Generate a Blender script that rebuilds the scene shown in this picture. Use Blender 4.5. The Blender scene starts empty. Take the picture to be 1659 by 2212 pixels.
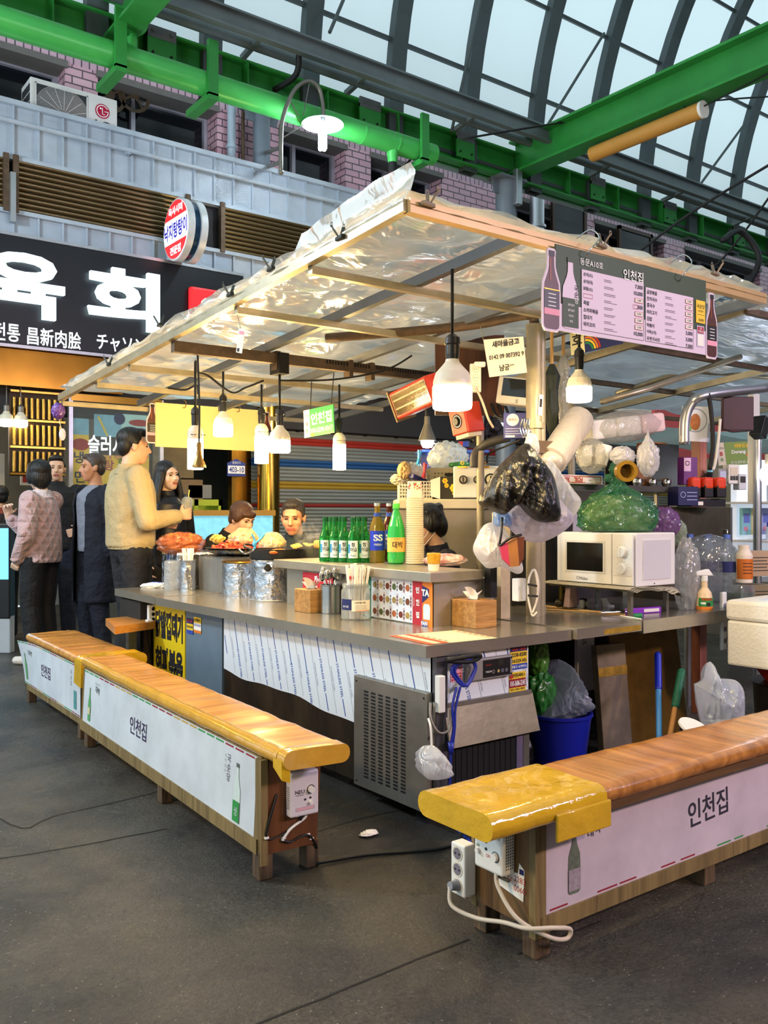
import bpy,bmesh,math,random
from mathutils import Vector as V,Matrix as Mx,noise as NZ
rnd = random.Random(7)
PI = math.pi
SC = bpy.context.scene
COL = SC.collection
# ------------------------------------------------------------------ camera
# world axes follow the stall: +X along the shop fronts, +Y into the alley's depth, z up; the lens stands at (0, 0, 1.22)
FPX,CX,CY,EYE = 1930.0,829.5,1106.0,1.22
cam = bpy.data.cameras.new('camera');cob = bpy.data.objects.new('camera',cam);COL.objects.link(cob)
cam.sensor_fit = 'HORIZONTAL';cam.sensor_width = 36;cam.lens = 36 * FPX / 1659;cam.clip_start = .05;cam.clip_end = 200
cob.location = (0,0,EYE);cob.rotation_euler = (PI / 2,0,-math.atan2(.6,.8))
SC.camera = cob
# ------------------------------------------------------------------ exposure, sky, big lights
SC.view_settings.view_transform = 'Standard';SC.view_settings.look = 'None'
SC.view_settings.gamma = 1;SC.view_settings.use_curve_mapping = False
SC.view_settings.exposure = 0.9
W = bpy.data.worlds.new('world');SC.world = W;W.use_nodes = True
W.node_tree.nodes['Background'].inputs[0].default_value = (.62,.78,.86,1)
W.node_tree.nodes['Background'].inputs[1].default_value = .86
def lamp(name,kind,loc,power,col,size=.2,aim=None,**kw):
    l = bpy.data.lights.new(name,kind);l.energy = power;l.color = col
    if kind in ('POINT','SPOT'): l.shadow_soft_size = size
    if kind == 'AREA': l.shape = 'RECTANGLE';l.size = size;l.size_y = kw.get('sy',size)
    if kind == 'SPOT': l.spot_size = kw.get('cone',1.6);l.spot_blend = .6
    o = bpy.data.objects.new(name,l);COL.objects.link(o);o.location = loc
    if aim: o.rotation_euler = (V(aim) - V(loc)).to_track_quat('-Z','Y').to_euler()
    return o
# violet tube of a neighbouring stall behind the lens; two unseen warm fills added
lamp('violet_shop_tube','AREA',(5.2,-2.2,3.0),95,(.95,.76,1.0),1.6,(3.0,2.0,.8),sy=.3)
lamp('warm_fill_left','POINT',(-1.6,2.6,2.5),120,(1,.66,.30),.12)
lamp('warm_fill_right','POINT',(2.6,-1.6,2.5),110,(1,.70,.36),.12)
lamp('warm_shutter_fill','POINT',(5.2,7.4,2.35),45,(1,.74,.40),.12)  # added light without a fixture, brightens the shutter and the people
lamp('shop_room_fill','POINT',(1.6,10.6,2.3),40,(1,.86,.66),.15)  # added light, no lamp drawn for it, lifts the dark shop interior
lamp('cool_left_fill','POINT',(-1.5,6.0,3.6),330,(.76,.89,1),.25)  # unseen cool light added off to the left for bench sign and cladding

def ray(px,py):
    l = (px - CX) / FPX
    return V((.6 + .8 * l,.8 - .6 * l,(CY - py) / FPX))
EV = V((0,0,EYE))
def on_z(px,py,z): r = ray(px,py);return EV + r * ((z - EYE) / r.z)
def on_x(px,py,x): r = ray(px,py);return EV + r * (x / r.x)
def on_y(px,py,y): r = ray(px,py);return EV + r * (y / r.y)
def on_d(px,py,d): return EV + ray(px,py) * d

# ------------------------------------------------------------------ materials
def lin(h):
    h = h.lstrip('#');o = []
    for i in (0,2,4):
        c = int(h[i:i + 2],16) / 255
        o.append(c / 12.92 if c <= .04045 else ((c + .055) / 1.055) ** 2.4)
    return (*o,1)
MATS = {}
def nmat(key):
    m = bpy.data.materials.new(key);m.use_nodes = True
    return m,m.node_tree.nodes,m.node_tree.links,m.node_tree.nodes['Principled BSDF']
def mat(key,col='#808080',rough=.5,metal=0,var=0,vs=6,bump=0,bs=40,emit=0,trans=0,alpha=1,ior=1.45,col2=None,sx=(1,1,1),spec=.5,coat=0,sheen=0,thick=1.0):
    if key in MATS: return MATS[key]
    m,nd,lk,b = nmat(key);MATS[key] = m
    c = lin(col)
    b.inputs['Base Color'].default_value = c;b.inputs['Roughness'].default_value = rough;b.inputs['Metallic'].default_value = metal
    b.inputs['IOR'].default_value = ior;b.inputs['Transmission Weight'].default_value = trans;b.inputs['Alpha'].default_value = alpha
    b.inputs['Specular IOR Level'].default_value = spec;b.inputs['Coat Weight'].default_value = coat;b.inputs['Sheen Weight'].default_value = sheen
    if emit:
        b.inputs['Emission Color'].default_value = c;b.inputs['Emission Strength'].default_value = emit
    if var or bump or col2:
        tc = nd.new('ShaderNodeTexCoord');mp = nd.new('ShaderNodeMapping');mp.inputs['Scale'].default_value = sx
        lk.new(tc.outputs['Object'],mp.inputs['Vector'])
        if var or col2:
            n = nd.new('ShaderNodeTexNoise');n.inputs['Scale'].default_value = vs;n.inputs['Detail'].default_value = 6;n.inputs['Roughness'].default_value = .65
            lk.new(mp.outputs[0],n.inputs['Vector'])
            r = nd.new('ShaderNodeValToRGB');r.color_ramp.elements[0].position = .3;r.color_ramp.elements[1].position = .7
            d = lin(col2) if col2 else tuple(x * (1 - var) for x in c[:3]) + (1,)
            r.color_ramp.elements[0].color = d;r.color_ramp.elements[1].color = c
            lk.new(n.outputs['Fac'],r.inputs[0]);lk.new(r.outputs[0],b.inputs['Base Color'])
            if emit: lk.new(r.outputs[0],b.inputs['Emission Color'])
        if bump:
            n2 = nd.new('ShaderNodeTexNoise');n2.inputs['Scale'].default_value = bs;n2.inputs['Detail'].default_value = 5
            lk.new(mp.outputs[0],n2.inputs['Vector'])
            bp = nd.new('ShaderNodeBump');bp.inputs['Strength'].default_value = bump;bp.inputs['Distance'].default_value = .02 * thick
            lk.new(n2.outputs['Fac'],bp.inputs['Height']);lk.new(bp.outputs[0],b.inputs['Normal'])
    return m

def film(key,col='#efeef2',clear=.5,gloss=.25,rough=.12,bump=.6,bs=9,sx=(1,1,1),white=.4):
    """thin plastic film: part see-through, part milky (diffuse + translucent), with a shiny wrinkled face"""
    if key in MATS: return MATS[key]
    m,nd,lk,b = nmat(key);MATS[key] = m;nd.remove(b)
    out = nd['Material Output']
    tc = nd.new('ShaderNodeTexCoord');mp = nd.new('ShaderNodeMapping');mp.inputs['Scale'].default_value = sx;lk.new(tc.outputs['Object'],mp.inputs[0])
    n = nd.new('ShaderNodeTexNoise');n.inputs['Scale'].default_value = bs;n.inputs['Detail'].default_value = 3;n.inputs['Distortion'].default_value = 1.2;lk.new(mp.outputs[0],n.inputs[0])
    bp = nd.new('ShaderNodeBump');bp.inputs['Strength'].default_value = bump;bp.inputs['Distance'].default_value = .03;lk.new(n.outputs['Fac'],bp.inputs['Height'])
    tr = nd.new('ShaderNodeBsdfTransparent');tr.inputs[0].default_value = lin('#f4f6f6')
    di = nd.new('ShaderNodeBsdfDiffuse');tl = nd.new('ShaderNodeBsdfTranslucent');gl = nd.new('ShaderNodeBsdfGlossy')
    for x in (di,tl): x.inputs[0].default_value = lin(col)
    gl.inputs['Roughness'].default_value = rough;gl.inputs[0].default_value = (1,1,1,1)
    for x in (di,tl,gl): lk.new(bp.outputs[0],x.inputs['Normal'])
    def mix(a,c,f):
        s = nd.new('ShaderNodeMixShader');s.inputs[0].default_value = f;lk.new(a.outputs[0],s.inputs[1]);lk.new(c.outputs[0],s.inputs[2]);return s
    milky = mix(tl,di,white);body = mix(milky,tr,clear)
    fr = nd.new('ShaderNodeFresnel');fr.inputs[0].default_value = 1.5;lk.new(bp.outputs[0],fr.inputs[1])
    ad = nd.new('ShaderNodeMath');ad.operation = 'MULTIPLY_ADD';ad.inputs[1].default_value = .45;ad.inputs[2].default_value = gloss * .08;lk.new(fr.outputs[0],ad.inputs[0])
    s = nd.new('ShaderNodeMixShader');lk.new(ad.outputs[0],s.inputs[0]);lk.new(body.outputs[0],s.inputs[1]);lk.new(gl.outputs[0],s.inputs[2])
    lk.new(s.outputs[0],out.inputs[0])
    return m

def wood(key,c1,c2,axis='Y',scale=1.0,rough=.35,coat=.3):
    if key in MATS: return MATS[key]
    m,nd,lk,b = nmat(key);MATS[key] = m
    tc = nd.new('ShaderNodeTexCoord');mp = nd.new('ShaderNodeMapping')
    s = {'X': (1.2,14,14),'Y': (14,1.2,14),'Z': (14,14,1.2)}[axis]
    mp.inputs['Scale'].default_value = tuple(x * scale for x in s);lk.new(tc.outputs['Object'],mp.inputs[0])
    n = nd.new('ShaderNodeTexNoise');n.inputs['Scale'].default_value = 1.6;n.inputs['Detail'].default_value = 8;n.inputs['Roughness'].default_value = .62;n.inputs['Distortion'].default_value = .9
    lk.new(mp.outputs[0],n.inputs[0])
    r = nd.new('ShaderNodeValToRGB');e = r.color_ramp.elements
    e[0].position = .32;e[1].position = .66;e[0].color = lin(c2);e[1].color = lin(c1)
    lk.new(n.outputs[0],r.inputs[0]);lk.new(r.outputs[0],b.inputs['Base Color'])
    b.inputs['Roughness'].default_value = rough;b.inputs['Coat Weight'].default_value = coat;b.inputs['Coat Roughness'].default_value = .2
    bp = nd.new('ShaderNodeBump');bp.inputs['Strength'].default_value = .15;bp.inputs['Distance'].default_value = .01
    lk.new(n.outputs[0],bp.inputs['Height']);lk.new(bp.outputs[0],b.inputs['Normal'])
    return m

def bricks(key,c1,c2,mortar,bw,bh,swap=False):
    if key in MATS: return MATS[key]
    m,nd,lk,b = nmat(key);MATS[key] = m
    tc = nd.new('ShaderNodeTexCoord');sp = nd.new('ShaderNodeSeparateXYZ');cb = nd.new('ShaderNodeCombineXYZ');ad = nd.new('ShaderNodeMath')
    lk.new(tc.outputs['Object'],sp.inputs[0]);lk.new(sp.outputs[0],ad.inputs[0]);lk.new(sp.outputs[1],ad.inputs[1])
    lk.new(ad.outputs[0],cb.inputs[0]);lk.new(sp.outputs[2],cb.inputs[1])
    t = nd.new('ShaderNodeTexBrick');t.inputs['Color1'].default_value = lin(c1);t.inputs['Color2'].default_value = lin(c2);t.inputs['Mortar'].default_value = lin(mortar)
    t.inputs['Scale'].default_value = 1;t.inputs['Brick Width'].default_value = bw;t.inputs['Row Height'].default_value = bh;t.inputs['Mortar Size'].default_value = .008
    lk.new(cb.outputs[0],t.inputs['Vector']);lk.new(t.outputs[0],b.inputs['Base Color']);b.inputs['Roughness'].default_value = .35
    return m

# ------------------------------------------------------------------ mesh builder
TXT = {}
def text_mesh(s,bold=0.0):
    k = (s,bold)
    if k not in TXT:
        c = bpy.data.curves.new('t','FONT');c.body = s;c.size = 1;c.offset = bold;c.resolution_u = 3
        o = bpy.data.objects.new('t',c);COL.objects.link(o)
        bpy.context.view_layer.update()
        me = bpy.data.meshes.new_from_object(o.evaluated_get(bpy.context.evaluated_depsgraph_get()))
        vs = [(v.co.x,v.co.y) for v in me.vertices];fs = [tuple(p.vertices) for p in me.polygons]
        bpy.data.objects.remove(o);bpy.data.curves.remove(c);bpy.data.meshes.remove(me)
        TXT[k] = (vs,fs)
    return TXT[k]
def frame(o,u,v):
    u = V(u).normalized();v = V(v);v = (v - u * v.dot(u)).normalized();n = u.cross(v)
    return Mx(((u.x,v.x,n.x,o[0]),(u.y,v.y,n.y,o[1]),(u.z,v.z,n.z,o[2]),(0,0,0,1)))
def loc(x,y=0,z=0): return Mx.Translation(V(x) if not isinstance(x,(int,float)) else V((x,y,z)))
def rot(ax,a): return Mx.Rotation(math.radians(a),4,ax)
def spline(P,n=6):
    P = [V(p) for p in P]
    if len(P) < 3: return P
    o = []
    for i in range(len(P) - 1):
        a,b,c,d = P[max(i - 1,0)],P[i],P[i + 1],P[min(i + 2,len(P) - 1)]
        for k in range(n):
            t = k / n
            o.append(.5 * ((2 * b) + (c - a) * t + (2 * a - 5 * b + 4 * c - d) * t * t + (3 * b - a - 3 * c + d) * t ** 3))
    o.append(P[-1]);return o
class B:
    def __init__(s): s.v = [];s.f = [];s.k = [];s.sm = [];s.ms = []
    def add(s,vs,fs,m,sm=False,M=None):
        o = len(s.v)
        s.v += [tuple(M @ V(p)) for p in vs] if M is not None else [tuple(p) for p in vs]
        if m not in s.ms: s.ms.append(m)
        i = s.ms.index(m)
        for f in fs: s.f.append([o + a for a in f]);s.k.append(i);s.sm.append(sm)
        return s
    def box(s,x0,x1,y0,y1,z0,z1,m,bev=0,M=None,seg=2):
        vs = [(x0,y0,z0),(x1,y0,z0),(x1,y1,z0),(x0,y1,z0),(x0,y0,z1),(x1,y0,z1),(x1,y1,z1),(x0,y1,z1)]
        return s.hexa(vs,m,bev,M,seg)
    def hexa(s,vs,m,bev=0,M=None,seg=2):
        fs = [(3,2,1,0),(4,5,6,7),(0,1,5,4),(1,2,6,5),(2,3,7,6),(3,0,4,7)]
        if bev:
            bm = bmesh.new();q = [bm.verts.new(p) for p in vs]
            for f in fs: bm.faces.new([q[a] for a in f])
            bmesh.ops.bevel(bm,geom=bm.edges[:],offset=bev,segments=seg,affect='EDGES',profile=.5)
            bm.verts.index_update()
            vs = [v.co.copy() for v in bm.verts];fs = [[v.index for v in f.verts] for f in bm.faces];bm.free()
        return s.add(vs,fs,m,False,M)
    def bar(s,p,q,w,h,m,up=(0,0,1),bev=0):
        p,q = V(p),V(q);d = q - p;L = d.length
        return s.box(-w / 2,w / 2,0,L,-h / 2,h / 2,m,bev,frame_y(p,d,up))
    def cyl(s,p,q,r,m,r2=None,n=16,cap=True,sm=True):
        p,q = V(p),V(q);r2 = r if r2 is None else r2;M = frame_y(p,q - p,(0,0,1) if abs((q - p).normalized().z) < .95 else (1,0,0));L = (q - p).length
        vs = []
        for y,rr in ((0,r),(L,r2)):
            vs += [(rr * math.cos(2 * PI * i / n),y,rr * math.sin(2 * PI * i / n)) for i in range(n)]
        s.add(vs,[(i,i + n,(i + 1) % n + n,(i + 1) % n) for i in range(n)],m,sm,M)
        if cap: s.add(vs,[tuple(range(n)),tuple(range(2 * n - 1,n - 1,-1))],m,False,M)
        return s
    def tube(s,P,r,m,n=8,res=6,closed=False):
        P = spline(P,res) if res else [V(p) for p in P]
        k = len(P);vs = [];up = V((0,0,1));x = None
        for i,p in enumerate(P):
            t = (P[min(i + 1,k - 1)] - P[max(i - 1,0)]).normalized()
            if x is None:
                x = t.cross(up if abs(t.z) < .9 else V((1,0,0))).normalized()
            x = (x - t * x.dot(t)).normalized();y = t.cross(x)
            rr = r(i / (k - 1)) if callable(r) else r
            vs += [p + x * (rr * math.cos(2 * PI * j / n)) + y * (rr * math.sin(2 * PI * j / n)) for j in range(n)]
        fs = [(i * n + j,i * n + (j + 1) % n,(i + 1) * n + (j + 1) % n,(i + 1) * n + j) for i in range(k - 1) for j in range(n)]
        fs += [tuple(range(n - 1,-1,-1)),tuple(range((k - 1) * n,k * n))]
        return s.add(vs,fs,m,True)
    def lathe(s,prof,m,n=24,M=None,sm=True,wob=None):
        """prof: (r, z) from bottom to top; m: one material or one per ring gap"""
        k = len(prof);vs = []
        for r,z in prof:
            for i in range(n):
                a = 2 * PI * i / n;w = wob(a,z) if wob else 1
                vs.append((r * w * math.cos(a),r * w * math.sin(a),z))
        for j in range(k - 1):
            s.add(vs[j * n:(j + 2) * n],[(i,(i + 1) % n,n + (i + 1) % n,n + i) for i in range(n)],m[j] if isinstance(m,list) else m,sm,M)
        if prof[0][0] > 1e-4: s.add(vs[:n],[tuple(range(n - 1,-1,-1))],m[0] if isinstance(m,list) else m,False,M)
        if prof[-1][0] > 1e-4: s.add(vs[-n:],[tuple(range(n))],m[-1] if isinstance(m,list) else m,False,M)
        return s
    def ell(s,c,r,m,M=None,n=16,k=10):
        r = (r,r,r) if isinstance(r,(int,float)) else r
        vs = [(0,0,-1)]
        for j in range(1,k):
            a = -PI / 2 + PI * j / k
            vs += [(math.cos(a) * math.cos(2 * PI * i / n),math.cos(a) * math.sin(2 * PI * i / n),math.sin(a)) for i in range(n)]
        vs.append((0,0,1));L = len(vs) - 1
        fs = [(0,1 + (i + 1) % n,1 + i) for i in range(n)]
        fs += [(1 + (j - 1) * n + i,1 + (j - 1) * n + (i + 1) % n,1 + j * n + (i + 1) % n,1 + j * n + i) for j in range(1,k - 1) for i in range(n)]
        fs += [(L,1 + (k - 2) * n + i,1 + (k - 2) * n + (i + 1) % n) for i in range(n)]
        return s.add([(c[0] + a * r[0],c[1] + b * r[1],c[2] + d * r[2]) for a,b,d in vs],fs,m,True,M)
    def caps(s,p,q,r,r2,m,n=14):
        """tapered capsule, closed"""
        p,q = V(p),V(q);d = q - p;L = max(d.length,1e-4);M = frame_y(p,d,(0,0,1) if abs(d.normalized().z) < .95 else (1,0,0))
        pr = [(r * math.cos(a),r * math.sin(a)) for a in [-PI / 2 + PI / 2 * i / 4 for i in range(5)]] + [(r2 * math.cos(a),L + r2 * math.sin(a)) for a in [PI / 2 * i / 4 for i in range(5)]]
        return s.lathe([(max(a,1e-5),b) for a,b in pr],m,n,M @ rot('X',-90))
    def prism(s,pts,t,m,M=None,z=0,side=None):
        n = len(pts);vs = [(a,b,z) for a,b in pts] + [(a,b,z + t) for a,b in pts]
        s.add(vs,[tuple(range(n,2 * n)),tuple(range(n - 1,-1,-1))],m,False,M)
        return s.add(vs,[(i,(i + 1) % n,n + (i + 1) % n,n + i) for i in range(n)],side or m,False,M)
    def flat(s,pts,m,M,z=0):
        return s.add([(a,b,z) for a,b in pts],[tuple(range(len(pts)))],m,False,M)
    def rect(s,x0,y0,x1,y1,m,M,z=0): return s.flat([(x0,y0),(x1,y0),(x1,y1),(x0,y1)],m,M,z)
    def disc(s,x,y,r,m,M,z=0,n=24,ry=None):
        ry = ry or r
        return s.flat([(x + r * math.cos(2 * PI * i / n),y + ry * math.sin(2 * PI * i / n)) for i in range(n)],m,M,z)
    def ring(s,x,y,r0,r1,m,M,z=0,n=28,a0=0,a1=360):
        A = [math.radians(a0 + (a1 - a0) * i / n) for i in range(n + 1)]
        vs = [(x + r0 * math.cos(a),y + r0 * math.sin(a),z) for a in A] + [(x + r1 * math.cos(a),y + r1 * math.sin(a),z) for a in A]
        return s.add(vs,[(i,i + 1,n + 2 + i,n + 1 + i) for i in range(n)],m,False,M)
    def outline(s,x0,y0,x1,y1,w,m,M,z=0):
        for a in ((x0,y0,x1,y0 + w),(x0,y1 - w,x1,y1),(x0,y0,x0 + w,y1),(x1 - w,y0,x1,y1)): s.rect(*a,m,M,z)
        return s
    def line(s,pts,w,m,M,z=0):
        for (a,b),(c,d) in zip(pts,pts[1:]):
            L = math.hypot(c - a,d - b) or 1;nx,ny = -(d - b) / L * w / 2,(c - a) / L * w / 2
            s.flat([(a + nx,b + ny),(a - nx,b - ny),(c - nx,d - ny),(c + nx,d + ny)],m,M,z)
        return s
    def text(s,t,x,y,h,m,M,z=.0012,w=None,al='C',bold=0.0,ext=0,rotz=0):
        vs,fs = text_mesh(t,bold)
        if not vs: return s
        x0,x1 = min(a for a,b in vs),max(a for a,b in vs);y0,y1 = min(b for a,b in vs),max(b for a,b in vs)
        k = h / max(y1 - y0,.3);kx = w / max(x1 - x0,.05) if w else k
        ox = {'L': x0,'C': (x0 + x1) / 2,'R': x1}[al];oy = (y0 + y1) / 2
        c,sn = math.cos(math.radians(rotz)),math.sin(math.radians(rotz))
        P = [((a - ox) * kx,(b - oy) * k) for a,b in vs]
        P = [(x + a * c - b * sn,y + a * sn + b * c) for a,b in P]
        if ext:
            n = len(P);vv = [(a,b,z + ext) for a,b in P] + [(a,b,z) for a,b in P]
            ed = {}
            for f in fs:
                for a,b in zip(f,f[1:] + f[:1]): ed[(a,b)] = 1
            q = {tuple(round(c_,5) for c_ in p): i for i,p in enumerate(P)};cl = [q[tuple(round(c_,5) for c_ in p)] for p in P]
            es = {(cl[a],cl[b]) for a,b in ed}
            sd = [(b,a,a + n,b + n) for a,b in es if (b,a) not in es]
            return s.add(vv,list(fs) + sd,m,False,M)
        return s.add([(a,b,z) for a,b in P],fs,m,False,M)
    def grid(s,fn,nu,nv,m,sm=True,M=None,wrap=False):
        vs = [fn(i / nu,j / nv) for j in range(nv + 1) for i in range(nu + 1)]
        return s.add(vs,[(j * (nu + 1) + i,j * (nu + 1) + i + 1,(j + 1) * (nu + 1) + i + 1,(j + 1) * (nu + 1) + i) for j in range(nv) for i in range(nu)],m,sm,M)
    def mesh(s,name):
        me = bpy.data.meshes.new(name);me.from_pydata(s.v,[],s.f)
        for m in s.ms: me.materials.append(m)
        me.polygons.foreach_set('material_index',s.k);me.polygons.foreach_set('use_smooth',s.sm);me.update()
        return me
    def build(s,name,parent=None,world=False):
        if world and parent is not None:
            I = (Mx.Translation(parent.location) @ parent.rotation_euler.to_matrix().to_4x4()).inverted()
            s.v = [tuple(I @ V(p)) for p in s.v]
        o = bpy.data.objects.new(name,s.mesh(name));COL.objects.link(o)
        if parent is not None: o.parent = parent
        return o
def frame_y(p,d,up):
    y = V(d).normalized();x = y.cross(V(up))
    if x.length < 1e-5: x = y.cross(V((1,0,0)))
    x.normalize();z = x.cross(y)
    return Mx(((x.x,y.x,z.x,p[0]),(x.y,y.y,z.y,p[1]),(x.z,y.z,z.z,p[2]),(0,0,0,1)))
def tag(o,label,cat,group=None,kind=None):
    if label: o['label'] = label
    if cat: o['category'] = cat
    if group: o['group'] = group
    if kind: o['kind'] = kind
    return o
def thing(name,label,cat,at=(0,0,0),rz=0,group=None,kind=None):
    o = bpy.data.objects.new(name,None);COL.objects.link(o);o.empty_display_size = .05
    o.location = at;o.rotation_euler = (0,0,math.radians(rz))
    return tag(o,label,cat,group,kind)
def struct(name,b,label=None):
    o = b.build(name);o['kind'] = 'structure'
    if label: o['label'] = label
    return o
KIDS = lambda o: [c for c in bpy.data.objects if c.parent == o]
def dup(o,at,rz=None,label=None,group=None,par=None):
    c = o.copy();COL.objects.link(c)
    if par is not None: c.parent = par
    else:
        if at is not None: c.location = at
        if rz is not None: c.rotation_euler = (c.rotation_euler[0],c.rotation_euler[1],math.radians(rz))
    if label: c['label'] = label
    if group: c['group'] = group
    for k in KIDS(o): dup(k,None,par=c)
    return c
def sub(b,voxel,smooth,name,parent=None,fn=None,extra=(),world=False,decim=0):
    """union of overlapping closed shapes grown into one smooth continuous skin"""
    me = b.mesh('tmp');o = bpy.data.objects.new('tmp',me);COL.objects.link(o)
    r = o.modifiers.new('r','REMESH');r.mode = 'VOXEL';r.voxel_size = voxel;r.use_smooth_shade = True
    if smooth:
        q = o.modifiers.new('s','SMOOTH');q.factor = .5;q.iterations = smooth
    if decim:
        q = o.modifiers.new('d','DECIMATE');q.ratio = decim
    bpy.context.view_layer.update()
    nm = bpy.data.meshes.new_from_object(o.evaluated_get(bpy.context.evaluated_depsgraph_get()));nm.name = name
    bpy.data.objects.remove(o);bpy.data.meshes.remove(me)
    nm.materials.clear()
    for m in b.ms[:1] + list(extra): nm.materials.append(m)
    n = len(nm.polygons);nm.polygons.foreach_set('use_smooth',[True] * n)
    idx = [0] * n
    if fn:
        for p in nm.polygons: idx[p.index] = fn(p.center)
    nm.polygons.foreach_set('material_index',idx)
    if world and parent is not None:
        nm.transform((Mx.Translation(parent.location) @ parent.rotation_euler.to_matrix().to_4x4()).inverted())
    nm.update()
    ob = bpy.data.objects.new(name,nm);COL.objects.link(ob)
    if parent is not None: ob.parent = parent
    return ob
def crumple(c,r,m,seed=0,amp=.18,freq=3.2,n=40,k=26,flat=None,neck=None,sharp=1.0):
    """crumpled film bag: an ellipsoid pushed about by ridged noise; flat = lowest z (it sits), neck = (height, radius) of a gathered top"""
    b = B();r = (r,r,r) if isinstance(r,(int,float)) else r
    def P(u,v):
        a = 2 * PI * u;t = -PI / 2 + PI * v
        d = V((math.cos(t) * math.cos(a),math.cos(t) * math.sin(a),math.sin(t)))
        q = d * freq + V((seed * 3.7,seed * 1.3,seed))
        w = 1 - abs(NZ.noise(q)) * 2;qs = V((q.x * 1.4,q.y * 1.4,q.z * .5));w2 = 1 - abs(NZ.noise(qs * 1.25)) * 2;w3 = 1 - abs(NZ.noise(qs * 2.3)) * 2
        w4 = 1 - abs(NZ.noise(qs * 4.4 + V((5,1,2)))) * 2;s = 1 + amp * (.5 * w + .4 * w2 + (.15 * w3 + .035 * w4) * sharp - .5)
        p = V((d.x * r[0] * s,d.y * r[1] * s,d.z * r[2] * s))
        if neck and d.z > .8:
            f = (d.z - .8) / .2;p.x *= 1 - f * (1 - neck[1] / r[0]) ;p.y *= 1 - f * (1 - neck[1] / r[1]);p.z += f * f * neck[0]
        p += V(c)
        if flat is not None and p.z < flat: p.z = flat + .0005 * (1 + math.sin(a * 9))
        return p
    b.grid(P,int(n * 1.7),int(k * 1.7),m)
    return b
# ================================================================== materials in common use
steel = mat('brushed_steel','#a9a498',.38,.75,.25,5,.05,60)
steel_d = mat('dull_steel','#8a867c',.45,.7,.4,4,.08,30)
chrome = mat('chrome','#c9c9c9',.12,1)
alu = mat('aluminium','#b9bcc0',.35,.9,.15,8)
black = mat('black_plastic','#141416',.4)
rubber = mat('black_rubber','#0e0e10',.6)
white = mat('white_plastic','#e8e6e1',.4,0,.06,3)
cream = mat('cream_plastic','#d9d0b8',.5,0,.1,4)
paper = mat('white_paper','#eeeae2',.8)
ink = mat('black_ink','#1b1a20',.7)
red = mat('red_print','#c8202a',.5)
redp = mat('red_paint','#b8322a',.5)
blue = mat('blue_print','#2a48a8',.5)
navy = mat('navy_print','#1d2560',.5)
yellow = mat('yellow_print','#ecc62c',.55)
greenp = mat('green_print','#2f8a44',.5)
orange = mat('orange_print','#e07a26',.5)
pinkp = mat('pink_print','#e79bb0',.6)
whitep = mat('white_print','#f2f2f0',.5)
dark = mat('dark_void','#0b0b0d',.8)
gold = mat('gold_metal','#b98c3a',.25,1,.3,3)
rust = mat('rusty_steel','#6d5a48',.6,.5,.5,14,.2,40)
tapey = mat('yellow_tape','#d8a81e',.16,0,.18,8,.5,14,coat=.6)
green_paint = mat('green_steel_paint','#2f8f3c',.38,.1,.28,2.2,.06,20)
grey_steel = mat('grey_steel_paint','#6a7476',.5,.3,.25,3)
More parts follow.
